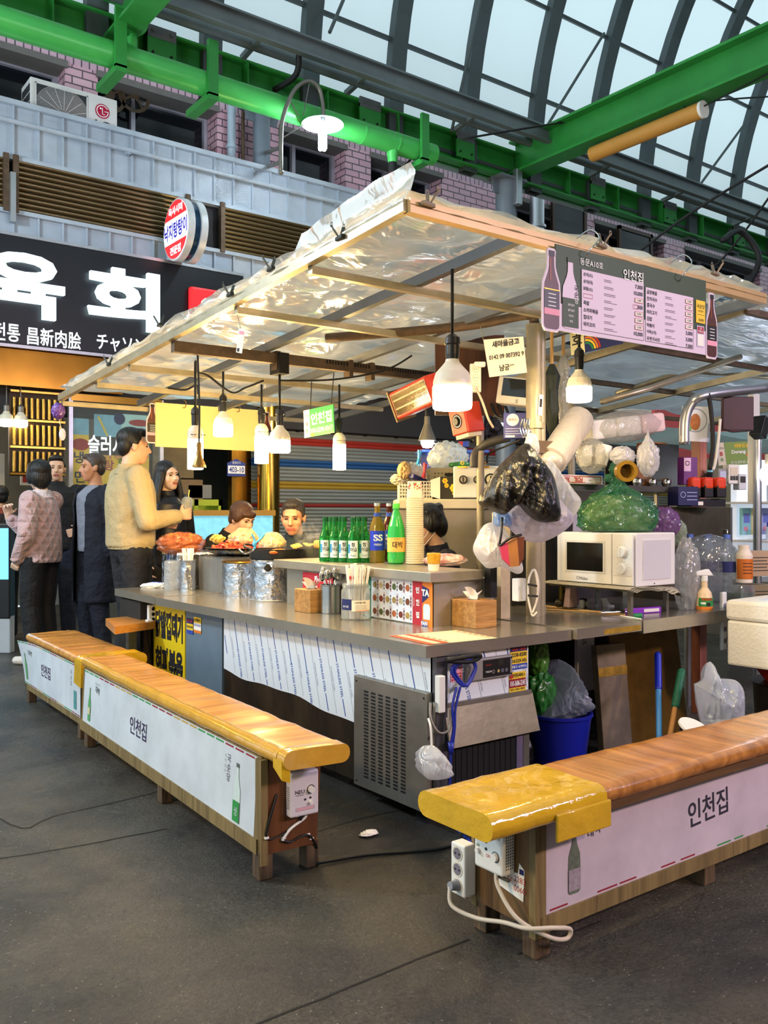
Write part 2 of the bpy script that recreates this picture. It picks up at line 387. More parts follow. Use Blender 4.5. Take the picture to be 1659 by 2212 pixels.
# ================================================================== floor
def floor_mat():
    m,nd,lk,b = nmat('worn_concrete')
    tc = nd.new('ShaderNodeTexCoord')
    def nz(sc,det,ro=.6,dist=0):
        n = nd.new('ShaderNodeTexNoise');n.inputs['Scale'].default_value = sc;n.inputs['Detail'].default_value = det;n.inputs['Roughness'].default_value = ro;n.inputs['Distortion'].default_value = dist
        lk.new(tc.outputs['Object'],n.inputs[0]);return n
    def ramp(src,a,ca,c,cc):
        r = nd.new('ShaderNodeValToRGB');e = r.color_ramp.elements;e[0].position = a;e[1].position = c;e[0].color = lin(ca);e[1].color = lin(cc);lk.new(src,r.inputs[0]);return r
    def mx(f,a,c,mode='MIX'):
        x = nd.new('ShaderNodeMix');x.data_type = 'RGBA';x.blend_type = mode
        (lk.new(f,x.inputs[0]) if not isinstance(f,(int,float)) else setattr(x.inputs[0],'default_value',f));lk.new(a,x.inputs[6]);lk.new(c,x.inputs[7]);return x.outputs[2]
    base = ramp(nz(1.3,8,.7,.4).outputs[0],.3,'#1c1d1f',.76,'#6c655a')
    grain = ramp(nz(70,5,.85).outputs[0],.32,'#2c2c2c',.7,'#e0dcd4')
    c = mx(.75,base.outputs[0],grain.outputs[0],'OVERLAY')
    stain = ramp(nz(3.1,7,.75,1.2).outputs[0],.62,'#000000',.74,'#ffffff')
    pale = nd.new('ShaderNodeRGB');pale.outputs[0].default_value = lin('#807c76')
    fac = nd.new('ShaderNodeMath');fac.operation = 'MULTIPLY';fac.inputs[1].default_value = .45;lk.new(stain.outputs[0],fac.inputs[0])
    c = mx(fac.outputs[0],c,pale.outputs[0])
    speck = nd.new('ShaderNodeTexVoronoi');speck.inputs['Scale'].default_value = 42;lk.new(tc.outputs['Object'],speck.inputs[0])
    sr = ramp(speck.outputs[0],.06,'#ffffff',.13,'#000000')
    sf = nd.new('ShaderNodeMath');sf.operation = 'MULTIPLY';sf.inputs[1].default_value = .5;lk.new(sr.outputs[0],sf.inputs[0])
    lt = nd.new('ShaderNodeRGB');lt.outputs[0].default_value = lin('#b9b2a4')
    c = mx(sf.outputs[0],c,lt.outputs[0])
    lk.new(c,b.inputs['Base Color'])
    rr = ramp(nz(2.2,6).outputs[0],.3,'#6a6a6a',.7,'#b4b4b4');lk.new(rr.outputs[0],b.inputs['Roughness'])
    bp = nd.new('ShaderNodeBump');bp.inputs['Strength'].default_value = .9;bp.inputs['Distance'].default_value = .008
    lk.new(nz(120,5,.7).outputs[0],bp.inputs['Height'])
    bp2 = nd.new('ShaderNodeBump');bp2.inputs['Strength'].default_value = .5;bp2.inputs['Distance'].default_value = .03
    lk.new(nz(9,6,.7).outputs[0],bp2.inputs['Height']);lk.new(bp.outputs[0],bp2.inputs['Normal']);lk.new(bp2.outputs[0],b.inputs['Normal'])
    return m
fl = B();fl.box(-5,24,-5,12,-.1,0,floor_mat())
seam = mat('floor_joint','#191816',.9)
for P in ([(-40,1745),(50,1788),(120,1762),(320,1715),(430,1680)],[(520,2225),(760,2130),(1010,2028)],[(690,1795),(790,1765),(930,1738)],
          [(-20,1858),(150,1830),(360,1790)],[(1120,2060),(1300,1990)]):
    q = [on_z(a,c,.0015) for a,c in P];q = spline(q,4)
    fl.line([(p.x + rnd.uniform(-.004,.004),p.y + rnd.uniform(-.004,.004)) for p in q],.007,seam,Mx.Identity(4),.0015)
struct('floor',fl)
b = B();b.box(-7,24,-3.8,-3.6,0,5.6,mat('front_wall','#6d6660',.8,0,.3,1));struct('wall_front',b)
# ================================================================== far facade (planes at Y = 9 and 9.35)
brick = bricks('pink_tile_brick','#d3a9b4','#c99aa8','#5a4a52',.22,.085)
soldier = bricks('soldier_tile','#c9a6b4','#bf98a8','#54464e',.085,.34)
clad = mat('pale_cladding','#b2c0ce',.45,.1,.22,3,.05,20)
frame_m = mat('window_frame','#b9b6c4',.4,.3,.2,4)
winglass = mat('dark_window_glass','#11161c',.08,0,.3,2)
wallb = B()
YB = 9.6;KB = YB / 9.35
piers = [(-1,1.6),(2.90,3.24),(4.62,5.45),(6.40,6.80),(8.0,9.2),(10.6,11.2),(13,13.6),(16,24)]
for a,c in piers: wallb.box(a * KB,c * KB,YB,YB + .35,4.0,5.985,brick)
wallb.box(-1,24,YB,YB + .35,5.985,6.2,soldier)
wallb.box(-1,24,YB - .02,YB + .4,3.9,4.75,clad);wallb.box(-1,24,9.1,YB + .1,4.7,4.75,clad)
struct('wall_back',wallb)
for i,(a,c) in enumerate([(1.6,2.90),(3.24,4.62),(5.45,6.40),(6.80,8.0),(9.2,10.6),(11.2,13),(13.6,16)]):
    a,c = a * KB,c * KB;w = thing(f'window_{i + 1}',None,None,(a,YB + .25,4.825),kind='structure');L = c - a
    b = B();b.box(0,L,.06,.1,0,1.16,winglass);b.build('pane',w)
    b = B()
    for x in (0,L * .33,L - .05): b.box(x,x + .05,0,.06,0,1.1,frame_m)
    for z in (0,.42,.5,1.08): b.box(0,L,0.005,.055,z,z + .05,frame_m)
    b.build('window_frame',w)
    b = B();b.box(-.02,L + .02,-.28,.1,1.1,1.17,mat('sill_grey','#6f6a66',.7,0,.2,4));b.build('lintel',w)
# parapet cladding: raised seams every 22 cm, a coping and a pipe rail
def clad_strip(b,z0,z1,x0=-1,x1=24):
    b.box(x0,x1,9.02,9.08,z0,z1,clad)
    x = x0
    while x < x1:
        b.box(x,x + .018,8.99,9.02,z0,z1,clad);x += .235
p = B();clad_strip(p,4.63,5.12);p.box(-1,24,8.96,9.14,5.12,5.17,clad);p.box(-1,24,8.98,9.06,4.60,4.64,clad);struct('trim_1',p)
p = B();clad_strip(p,3.82,4.10);p.box(-1,24,8.97,9.08,4.08,4.12,clad);struct('trim_2',p)
p = B();p.box(-1,24,9.08,9.4,2.2,5.1,mat('inner_fascia','#2b2a2c',.8));struct('wall_fascia',p)
r = thing('handrail_pipe','thin grey pipe running along the pale cladding parapet','pipe',(-1,8.93,4.94));b = B();b.cyl((0,0,0),(24,0,0),.022,clad);b.build('pipe',r)
b = B()
for x in (1.9,4.4,7): b.box(x,x + .04,0,.08,-.03,.03,clad)
b.build('bracket',r)
# rolled-up bronze louvre awnings between the two cladding strips
louv = mat('bronze_louvre','#8c7a5a',.3,.9,.25,2.5,sx=(.4,1,3))
def louvre(x0,x1,label):
    t = thing('louvre_awning',label,'awning',(x0,8.98,4.11));b = B();L = x1 - x0
    for k in range(10):
        z = .005 + k * .05
        b.grid(lambda u,v,z=z: V((u * L,-.035 * math.sin(PI * v) ** .7 + .03,z + v * .05)),1,8,louv)
    b.box(0,L,.03,.06,0,.52,louv);b.build('slats',t)
    for x in (-.03,L - .02): b = B();b.box(x,x + .05,-.03,.04,-.02,.53,rust);b.build('side_rail',t)
louvre(-.9,2.22,'bronze louvre awning panel cut off by the edge of the frame, under the air conditioner')
louvre(2.32,4.08,'bronze louvre awning panel over the white lettered black sign')
louvre(4.5,6.35,'bronze louvre awning panel behind the peak of the plastic canopy')
louvre(6.45,9.5,'bronze louvre awning panel mostly hidden behind the plastic canopy')
b = B();b.box(2.25,2.30,8.9,8.97,3.98,4.45,alu);tag(b.build('rail_bracket'),'pale metal bracket bolted at the end of the bronze louvre','bracket')
# ------------------------------------------------------------------ air conditioner, exhaust fans, pipes on the ledge
ac = thing('air_conditioner','white outdoor air conditioner unit on the ledge above the louvres','air conditioner',(2.50,9.16,4.97))
acw = mat('aircon_white','#d4d2cf',.45,0,.1,3)
b = B();b.box(0,.88,0,.32,0,.56,acw,.012);b.build('casing',ac)
b = B();M = frame((0,-.004,0),(1,0,0),(0,0,1));b.rect(.05,.03,.56,.51,mat('aircon_dark','#2a2c30',.5),M)
for k in range(22): b.ring(.31,.26,.03 + k * .0115,.033 + k * .0115,acw,M,.004,40)
for k in range(16):
    a = k * PI / 8;b.line([(.31 + .04 * math.cos(a),.26 + .04 * math.sin(a)),(.31 + .25 * math.cos(a + .3),.26 + .25 * math.sin(a + .3))],.004,acw,M,.005)
b.outline(.045,.03,.565,.515,.012,acw,M,.006);b.build('fan_grille',ac)
b = B();b.disc(.72,.40,.075,mat('logo_red','#a50034',.4),M,.003);b.ring(.72,.40,.055,.063,whitep,M,.005,30,30,360);b.disc(.70,.425,.009,whitep,M,.005)
b.rect(.715,.365,.722,.435,whitep,M,.005);b.rect(.715,.365,.745,.372,whitep,M,.005);b.rect(.74,.398,.782,.405,whitep,M,.005)
b.text('LG',.72,.25,.10,mat('logo_grey','#54555a',.5),M,.004,bold=.02);b.build('logo',ac)
b = B();M2 = frame((-.003,.32,0),(0,-1,0),(0,0,1))
for i in range(4):
    for j in range(5): b.rect(.04 + i * .07,.06 + j * .09,.10 + i * .07,.135 + j * .09,mat('aircon_dark'),M2)
b.build('side_vent',ac)
for k,(px,lab) in enumerate([(235,'brown exhaust fan in the upper window beside the brick pier'),(288,'brown exhaust fan in the upper window next to the dark pane')]):
    c = on_y(px,208,9.78);t = thing('exhaust_fan',lab,'fan',c);brn = mat('fan_brown','#5c4a38',.5,.3,.3,8)
    b = B();M = frame((0,-.02,0),(1,0,0),(0,0,1));b.ring(0,0,.15,.19,brn,M);b.build('shroud',t)
    b = B();b.ring(0,0,.0,.055,brn,M,.03)
    for j in range(4): b.line([(.05 * math.cos(j * PI / 2 + .6),.05 * math.sin(j * PI / 2 + .6)),(.15 * math.cos(j * PI / 2 + .6),.15 * math.sin(j * PI / 2 + .6))],.025,brn,M,.025)
    b.build('guard',t)
    b = B()
    for j in range(5):
        a = j * 2 * PI / 5
        b.flat([(.03 * math.cos(a),.03 * math.sin(a)),(.15 * math.cos(a - .2),.15 * math.sin(a - .2)),(.15 * math.cos(a + .5),.15 * math.sin(a + .5))],dark,M,-.005)
    b.build('blade',t)
for px,lab,r_,m_ in ((1160,'shiny silver duct rising beside the round steel column',.11,alu),(500,'pale grey drain pipe on the sooty wall beside the lamp column',.05,clad),(525,'thin brown drain pipe beside the pale drain pipe',.022,rust)):
    c = on_y(px,300,9.4 if px > 999 else 9.5);b = B();b.cyl((c.x,c.y,4.75),(c.x,c.y,6.0),r_,m_);b.cyl((c.x,c.y,5.5),(c.x,c.y,5.54),r_ * 1.25,m_);tag(b.build('drain_pipe'),lab,'pipe')
for (px,lab,r_,zt,y) in ((565,'round grey steel column beside the gooseneck lamp',.10,6.0,9.3),(1092,'round grey steel column under the green beam junction',.125,5.36,8.0)):
    c = on_y(px,390,y);t = thing('steel_column',lab,'column',(c.x,c.y,0));cm = mat('column_grey','#76808a',.5,.3,.2,3)
    b = B();b.cyl((0,0,0),(0,0,zt),r_,cm,n=24);b.build('shaft',t)
    b = B();b.box(-.22,.22,-.16,.16,zt - .03,zt,cm);b.hexa([(-.2,-.01,zt - .2),(.2,-.01,zt - .2),(.2,.01,zt - .2),(-.2,.01,zt - .2),(-.24,-.01,zt),(.24,-.01,zt),(.24,.01,zt),(-.24,.01,zt)],cm);b.build('cap_plate',t)
c = on_y(1118,405,7.85);b = B();b.box(-.05,.05,-.04,.04,-.22,.22,alu,.01,loc(c));tag(b.build('junction_box'),'grey electrical box hanging beside the steel column','box')
# ================================================================== arcade roof: vault, ribs, purlins
roof = thing('ceiling',None,None,(0,2.5,5.5),kind='structure')
RV = 5.6
panel_m = film('vault_panel','#d8e0de',.2,.1,.35,.12,1.5,white=.12)
b = B();th0,th1 = math.radians(-2),math.radians(182)
b.grid(lambda u,v: V((-6 + 34 * u,RV * math.cos(th0 + (th1 - th0) * v),RV * math.sin(th0 + (th1 - th0) * v))),1,64,panel_m);b.build('vault_panel',roof)
rib_m = mat('rib_grey','#4f595b',.5,.3,.2,2)
proto = None
for k in range(-5,20):
    x = 2.76 + 1.13 * k
    if proto is None:
        b = B();n = 48
        for (w,ra,rb) in ((.20,RV - .13,RV - .02),):
            vs = []
            for i in range(n + 1):
                a = th0 + (th1 - th0) * i / n
                for xx,rr in ((-w / 2,ra),(w / 2,ra),(w / 2,rb),(-w / 2,rb)): vs.append((xx,rr * math.cos(a),rr * math.sin(a)))
            b.add(vs,[(i * 4 + j,i * 4 + (j + 1) % 4,i * 4 + 4 + (j + 1) % 4,i * 4 + 4 + j) for i in range(n) for j in range(4)],rib_m)
        proto = b.build('rib',roof);proto.location = (x,0,0)
    else:
        o = proto.copy();COL.objects.link(o);o.parent = roof;o.location = (x,0,0)
for k in range(0,17):
    a = math.radians(10.5 * k);b = B();b.box(-6,28,-.025,.025,-.02,.02,rib_m,0,loc(0,(RV - .05) * math.cos(a),(RV - .05) * math.sin(a)) @ Mx.Rotation(a,4,'X'));b.build('purlin',roof)
# eaves truss channel, conduit and struts
b = B();b.box(-4,24,7.43,7.46,5.68,5.84,grey_steel);b.box(-4,24,7.38,7.46,5.665,5.685,grey_steel);b.box(-4,24,7.38,7.46,5.83,5.85,grey_steel)
tag(b.build('eaves_channel_beam'),'long grey steel channel beam above the green beam','beam')
b = B();b.cyl((-4,7.75,5.78),(24,7.75,5.78),.05,grey_steel);tag(b.build('conduit_pipe'),'grey round conduit pipe between green beam and grey channel','pipe')
b0 = None
for k,x in enumerate((2.0,4.2,5.45,7.0,9.4,11.0,12.8,15)):
    b = B();b.bar((x,7.95,5.73),(x,7.45,5.80),.05,.05,grey_steel)
    tag(b.build('strut'),['',''][0] or f'dark steel strut tying green beam to grey channel','strut','struts between green beam and grey channel')
for (a,c,lab) in (((1305,72,7.6),(1180,275,7.45),'dark tie rod hanging from the vault above the green cross beam'),((1042,-10,7.5),(975,285,7.9),'dark tie rod hanging from the vault nearest the gooseneck lamp'),
               ((1625,245,7.6),(1510,402,7.45),'dark tie rod of the vault beyond the tan tube'),((750,-20,7.6),(712,70,7.45),'dark tie rod at the top edge of the picture above the channel beam')):
    b = B();b.cyl(on_y(*a),on_y(*c),.018,rib_m,n=8);tag(b.build('tie_rod'),lab,'rod')
# ================================================================== green steel: main I-beam, sprinkler pipe, cross beam
ib = thing('green_steel_beam','long green riveted steel beam running above the shop fronts','beam',(0,8.05,5.36))
b = B();b.box(-4,26,-.01,.01,0,.36,green_paint);b.box(-4,26,-.14,.14,0,.022,green_paint);b.box(-4,26,-.12,.12,.34,.362,green_paint);b.build('web',ib)
for x in (1.4,2.35,3.3,4.25,5.2,6.15,7.1,9.0,10.0,11.0,12.0,13.0,14.0,15.5):
    b = B();b.box(x,x + .015,-.12,0,.02,.345,green_paint);b.build('stiffener',ib)
for x in (3.2,5.6,7.0,9.4,11.0,12.8):
    b = B();b.box(x,x + .28,-.15,-.13,.06,.30,green_paint);b.box(x,x + .28,-.155,-.13,.26,.37,grey_steel)
    for dx in (.05,.23): b.cyl((x + dx,-.15,.32),(x + dx,-.172,.32),.018,grey_steel,n=8);b.cyl((x + dx,-.15,.12),(x + dx,-.162,.12),.012,dark,n=8)
    b.build('splice_plate',ib)
pipe_g = mat('green_pipe_paint','#46b455',.35,.1,.18,2)
gp = thing('green_main_pipe','thick light green water pipe hung below the green beam','pipe',(-4,7.72,5.24))
e = on_y(935,325,7.72)
b = B();b.cyl((0,0,0),(e.x + 4,0,0),.115,pipe_g,n=28);b.cyl((e.x + 3.45,0,0),(e.x + 3.47,0,0),.12,pipe_g);b.cyl((e.x + 3.0,0,0),(e.x + 3.02,0,0),.12,pipe_g);b.build('pipe_run',gp)
b = B();tx = on_y(848,320,7.72).x + 4;b.cyl((tx,0,-.05),(tx,0,-.22),.075,pipe_g,.05);b.build('tee',gp)
b = B();b.cyl((tx,0,-.2),(tx,0,-.34),.045,dark);b.cyl((tx,0,-.34),(tx,0,-.62),.045,redp);b.tube([(tx,0,-.5),(tx - .06,-.02,-.52),(tx - .13,-.02,-.6),(tx - .13,-.02,-.72)],.03,redp);b.build('red_branch',gp)
b = B();q = on_y(285,92,7.72);bx = q.x + 4
b.cyl((bx,0,.08),(bx,0,.2),.05,pipe_g);b.tube([(bx,0,.19),(bx + .03,.02,.26),(bx + .10,0,.32),(bx + .13,0,.5),(bx + .13,0,1.0)],.035,pipe_g);b.build('riser',gp)
for px in (248,445,900):
    x = on_y(px,150,7.72).x + 4
    b = B();b.box(x - .05,x + .05,-.16,-.12,-.16,.35,green_paint);b.box(x - .05,x + .05,-.16,.34,-.20,-.14,green_paint);b.cyl((x,-.14,.0),(x,.3,-.13),.012,dark,n=6);b.build('hanger',gp)
b = B();X0 = 8.08;b.box(X0 - .015,X0 + .015,-2,8.0,5.46,5.84,green_paint);b.box(X0 - .13,X0 + .13,-2,8.0,5.44,5.47,green_paint);b.box(X0 - .13,X0 + .13,-2,8.0,5.82,5.85,green_paint)
tag(b.build('green_cross_beam'),'green steel beam crossing the alley beneath the glazed vault','beam')
b = B();q = on_y(255,60,7.9);b.box(q.x - .015,q.x + .015,-2,7.95,5.5,5.84,green_paint);b.box(q.x - .12,q.x + .12,-2,7.95,5.48,5.51,green_paint);b.box(q.x - .12,q.x + .12,-2,7.95,5.82,5.85,green_paint)
tag(b.build('green_cross_beam'),'green steel cross beam end meeting the main beam above the green pipe','beam')
t = thing('tube_light','tan covered tube light hung under the green cross beam','light',(X0,5.36,5.33));tan = mat('tan_cover','#c9903f',.5,0,.15,3)
b = B();b.cyl((0,0,0),(0,1.42,0),.085,tan,n=20);b.build('cover',t);b = B();b.cyl((0,-.03,0),(0,0,0),.088,paper);b.build('end_cap',t)
b = B();b.tube([(0,-.02,.03),(.02,-.4,.07),(0,-.8,.1)],.008,rubber);b.tube([(0,.2,.08),(0,.2,.13)],.008,rubber,res=0);b.build('cord',t)
# overhead wires
for i,(P,lab) in enumerate(((((1385,540,5),(1500,455,4.6),(1680,345,4.0)),'thin black cable slanting up behind the menu board to the vault'),(((1450,640,6),(1560,560,5.5),(1680,400,5)),'thin black cable under the far end of the green beam'),
             (((1000,300,7.4),(1180,270,7.2),(1500,222,7),(1670,208,6.8)),'thin grey wire crossing below the vault ribs'),(((645,95,7.5),(640,160,7.6),(592,195,7.9)),'short bent black hose dropping onto the green pipe'),
             (((1600,640,5),(1640,560,4.9),(1600,500,5),(1560,520,5)),'thick looped black cable bundle near the green beam end'))):
    b = B();b.tube([on_y(*q) for q in P],.012 if i < 3 else .03,rubber,6);tag(b.build('overhead_cable'),lab,'cable')
# gooseneck street lamp
gl = thing('gooseneck_lamp','gooseneck lamp with a pale enamel dish and glowing white bulb','lamp',on_y(607,372,7.5))
Q = lambda px,py: on_y(px,py,7.5) - gl.location
b = B();b.tube([Q(607,372),Q(607,300),Q(612,250),Q(636,195),Q(665,176),Q(688,190),Q(697,225),Q(698,262)],.021,steel_d,12);b.ell(Q(607,372),.026,steel_d);b.build('arm',gl)
b = B();c = Q(697,262)
b.lathe([(.03,.05),(.05,.045),(.09,.025),(.21,-.03),(.21,-.035),(.09,.018),(.03,.035)],mat('enamel_dish','#c8d4e4',.35,0,.12,8),32,loc(c));b.build('dish',gl)
b = B();b.cyl(c + V((0,0,.0)),c - V((0,0,.10)),.028,white);b.build('socket',gl)
cfl = mat('cold_bulb','#e4f4ff',.5,emit=150)
b = B()
for k in range(4):
    a = k * PI / 2 + .4;o_ = V((.028 * math.cos(a),.028 * math.sin(a),0));b.caps(c + o_ - V((0,0,.1)),c + o_ - V((0,0,.27)),.02,.02,cfl,8)
b.build('bulb',gl)
b = B();b.bar(Q(607,300),Q(655,270),.012,.012,steel_d);b.bar(Q(607,350),on_y(575,362,9.2) - gl.location,.03,.03,steel_d);b.bar(Q(607,318),on_y(575,330,9.2) - gl.location,.03,.03,steel_d);b.bar(Q(625,215),Q(645,250),.008,.008,steel_d);b.bar(Q(668,180),Q(655,250),.008,.008,steel_d);b.build('stay',gl)
# ================================================================== shop front: signs
sg = thing('shop_sign','black shop sign with big glowing white letters','sign',(0,8.98,2.80))
blk = mat('sign_black','#0d1016',.35);glow = mat('sign_glow','#dff2f6',.5,emit=1.3);glow2 = mat('sign_white','#e8eef2',.5,emit=.9)
b = B();b.box(.6,4.68,-.16,.06,0,1.03,blk,.01);b.build('board',sg)
M = frame((0,-.165,0),(1,0,0),(0,0,1))
def sx_(px,py,y=8.815): q = on_y(px,py,y);return q.x,q.z - 2.80
def letters(t,x0,y0,x1,y1,m,ext,bold=.0):
    (a,z0),(c,z1) = sx_(x0,y0),sx_(x1,y1);z0,z1 = min(z0,z1),max(z0,z1)
    return ((a + c) / 2,(z0 + z1) / 2,abs(z1 - z0),c - a)
b = B();bs = B()
for t,x0,x1,yc,hh in (('육',-42,136,618,.60),('회',186,340,648,.60)):
    a,z0 = sx_((x0),yc);c,_ = sx_(x1,yc);zc = sx_((x0 + x1) / 2,yc)[1]
    b.text(t,(a + c) / 2,zc,hh,glow,M,.02,w=c - a,bold=.03,ext=.05)
b.build('big_letters',sg)
b = B();q = sx_(405,640);b.box(q[0],q[0] + .5,-.24,-.16,q[1] - .28,q[1] + .1,mat('sign_red','#d81e24',.4,emit=.5),.03)
b.text('ㅇ',q[0] + .22,q[1] - .1,.2,glow2,frame((0,-.245,0),(1,0,0),(0,0,1)),.002,bold=.03);b.build('red_badge',sg)
b = B()
for t,px,py,h,w_ in (('전통',14,717,.17,.24),('昌新肉脍',118,731,.17,.51),('チャソン',262,744,.16,.50)):
    x,z = sx_(px,py);b.text(t,x,z,h,glow2,M,.003,w=w_,bold=.012)
b.build('small_letters',sg)
b = B();b.box(.6,4.68,-.17,-.14,1.02,1.05,alu);b.box(.6,4.68,-.17,-.14,-.03,.0,alu);b.build('edge_trim',sg)
# round double sided light box
c = on_y(402,500,8.55);rs = thing('round_sign','round red and white light box sign sticking out over the black sign','sign',(c.x,c.y,c.z))
rim = mat('sign_rim','#cfd2d4',.4,.2,.15,10);face = mat('sign_face','#f4f4f2',.5,emit=.75);fred = mat('sign_face_red','#d8252a',.5,emit=.6);fblue = mat('sign_face_blue','#2a2a9c',.5,emit=.35)
b = B();b.cyl((-.11,0,0),(-.04,0,0),.315,rim,n=40);b.cyl((.03,0,0),(.10,0,0),.315,rim,n=40);b.cyl((-.04,0,0),(.03,0,0),.29,mat('sign_band','#22405c',.2,.4),n=40);b.build('drum',rs)
M = frame((-.112,0,0),(0,-1,0),(0,0,1));b = B();b.disc(0,0,.295,face,M,.002,40)
for s in (1,-1):
    A = [math.radians(25 + 130 * i / 20) for i in range(21)]
    b.flat([(.295 * math.cos(a),s * .295 * math.sin(a)) for a in (A if s > 0 else A[::-1])],fred,M,.004)
b.text('육사시미',0,.20,.085,glow2,M,.006,bold=.03,w=.34);b.text('낙지탕탕이',0,0,.17,fblue,M,.006,w=.56,bold=.035);b.text('전문점',0,-.205,.085,glow2,M,.006,bold=.03,w=.26)
b.build('face',rs);b = B();b.box(-.03,.02,.28,.5,-.03,.03,rust);b.build('bracket',rs)
# ================================================================== shop interiors at street level
goldp = mat('gold_fascia','#a8782c',.22,1,.35,2.2)
b = B();b.box(-1,3.34,8.9,9.1,2.42,2.78,goldp);struct('trim_3',b)
wg = mat('shop_grey','#6d6b62',.6,0,.3,3)
b = B();b.box(-3,12,12.2,12.4,0,3.2,wg);b.box(-3,12,9.4,12.3,2.55,2.65,mat('shop_ceiling','#2a2824',.8));b.box(3.6,3.64,9.3,12.2,0,2.6,wg);struct('wall_shop_inside',b)
# left shop: pillar, duct, hood light, notices
b = B();b.box(1.45,1.75,9.9,10.2,0,2.6,mat('pillar_pale','#b9b09c',.6,0,.15,3));struct('wall_pillar',b)
t = thing('range_hood','dark range hood with a white strip light in the shop behind the pink sweater','hood',(1.0,9.6,1.75));b = B();b.box(-.6,1.25,0,.6,0,.18,steel_d);b.build('hood',t)
b = B();b.box(-.6,1.1,-.03,.0,.01,.035,mat('tube_white','#f4f2ff',.5,emit=9));b.build('strip_light',t)
b = B();b.bar(on_y(72,905,9.5),on_y(118,1000,9.3),.13,.1,alu);tag(b.build('steel_duct'),'slanting pale metal duct in the shop behind the pink sweater','duct')
for i,(x0,y0,x1,y1,lab) in enumerate(((44,990,76,1048,'white notice with a red picture behind the pink sweater woman'),(-30,980,10,1080,'pale noticeboard at the frame edge behind the dark haired customer'))):
    a,c = on_y(x0,y1,10.6),on_y(x1,y0,10.6);b = B();M = frame((a.x,10.6,a.z),(1,0,0),(0,0,1));w,h = c.x - a.x,c.z - a.z
    b.box(0,w,0,.01,0,h,paper,0,frame((a.x,10.6,a.z),(1,0,0),(0,1,0)))
    if i == 0: b.rect(w * .15,h * .1,w * .85,h * .45,redp,M,.002);b.text('육회',w * .5,h * .75,h * .2,ink,M,.002,bold=.03)
    tag(b.build('notice'),lab,'notice')
# glass front with posters
pg = thing('glass_shopfront','glass shop front plastered with yellow slush and noodle posters','shopfront',(2.84,8.98,0))
pc = film('shop_glass','#dfe8e4',.9,.3,.02,0,1);b = B();b.box(0,.95,0,.012,.8,2.36,pc);b.build('glass_pane',pg)
b = B();b.box(-.02,.02,-.01,.03,0,2.4,alu);b.box(.93,.97,-.01,.03,0,2.4,alu);b.box(0,.95,-.02,.03,2.33,2.4,gold);b.box(0,.95,-.02,.05,0,.8,wg);b.build('post',pg)
M = frame((0,.02,0),(1,0,0),(0,0,1));K = lambda px,py: (on_y(px,py,9.0).x - 2.84,on_y(px,py,9.0).z)
yl = mat('poster_yellow','#e3c143',.6,emit=.12);ltb = mat('poster_blue','#8fc4d4',.6,emit=.12,var=.3,vs=8)
b = B();b.rect(*K(155,1095),*K(192,935),yl,M);x,y = K(174,960);b.disc(x,y,.09,redp,M,.002,24,.06);b.text('냉',*K(170,988),.12,navy,M,.003,bold=.02);b.text('면',*K(172,1030),.12,navy,M,.003,bold=.02)
b.rect(*K(155,938),*K(192,905),ltb,M,.001);b.build('noodle_poster',pg)
b = B();b.rect(*K(203,982),*K(262,898),ltb,M,.001);b.rect(*K(203,982),*K(262,945),mat('poster_dark','#3a3028',.6,var=.5,vs=9),M,.002);b.text('슬러시',*K(228,962),.20,glow2,M,.004,w=.36,bold=.02)
b.line([K(212,900),K(232,942)],.02,yl,M,.003);b.disc(*K(258,905),.06,navy,M,.003);b.rect(*K(262,982),*K(322,898),mat('poster_pale','#b4dcd4',.6,emit=.12),M,.001);x,y = K(302,914);b.disc(x,y,.12,redp,M,.003,24,.035)
b.rect(*K(194,1095),*K(322,982),yl,M,.001);b.text('탕',*K(236,1005),.11,mat('magenta_ink','#b83a70',.6),M,.003,bold=.02);b.text('후',*K(262,1000),.10,greenp,M,.003,bold=.02);b.text('국물 떡볶이',*K(248,988),.045,mat('magenta_ink'),M,.003);b.build('slush_poster',pg)
# hanging snack display with rows of skewers
t = thing('skewer_display','gold display rack of hanging glass tubes beside the noodle poster','display rack',(2.28,9.05,1.55));b = B()
for k in range(9):
    for j in range(3): b.cyl((.04 + k * .055,0,.06 + j * .26),(.04 + k * .055,0,.26 + j * .26),.016,mat('gold_tube','#c9a24a',.25,.8,.4,20),n=8)
b.build('tube',t);b = B();b.box(0,.52,.02,.05,.02,.86,mat('rack_dark','#3a2c18',.5,.3));[b.box(0,.52,-.03,.02,z,z + .02,gold) for z in (.03,.29,.55,.83)];b.build('rack',t)
# hanging bulbs of that shop
warm_dim = mat('warm_bulb_dim','#ffe2a0',.5,emit=14);cool_b = mat('cool_bulb','#f2f8ff',.5,emit=12)
def shop_bulb(px,py,y,m,lab,s=1.0):
    c = on_y(px,py,y);t = thing('pendant_bulb',lab,'light bulb',(c.x,c.y,c.z));b = B();b.lathe([(.03,-.07),(.055,-.065),(.062,-.05),(.062,0)],m,20,Mx.Scale(s,4));b.build('bulb',t)
    b = B();b.lathe([(.062,0),(.055,.04),(.03,.065),(.03,.075)],cream,20,Mx.Scale(s,4));b.build('housing',t);b = B();b.lathe([(.03,.075),(.03,.13),(.01,.15),(.004,.16),(.004,((2.45 if y < 9.2 else 2.56) - c.z) / s)],steel_d,12,Mx.Scale(s,4));b.build('socket',t)
shop_bulb(14,906,9.0,warm_dim,'warm bulb on a cord, the one at the frame edge under the gold fascia')
shop_bulb(45,908,9.0,warm_dim,'warm bulb on a cord beside the edge bulb under the gold fascia')
shop_bulb(71,893,9.6,cool_b,'small cold white bulb in front of the slanting duct',.9)
shop_bulb(110,880,9.4,cool_b,'small cold white bulb behind the purple charm',.7)
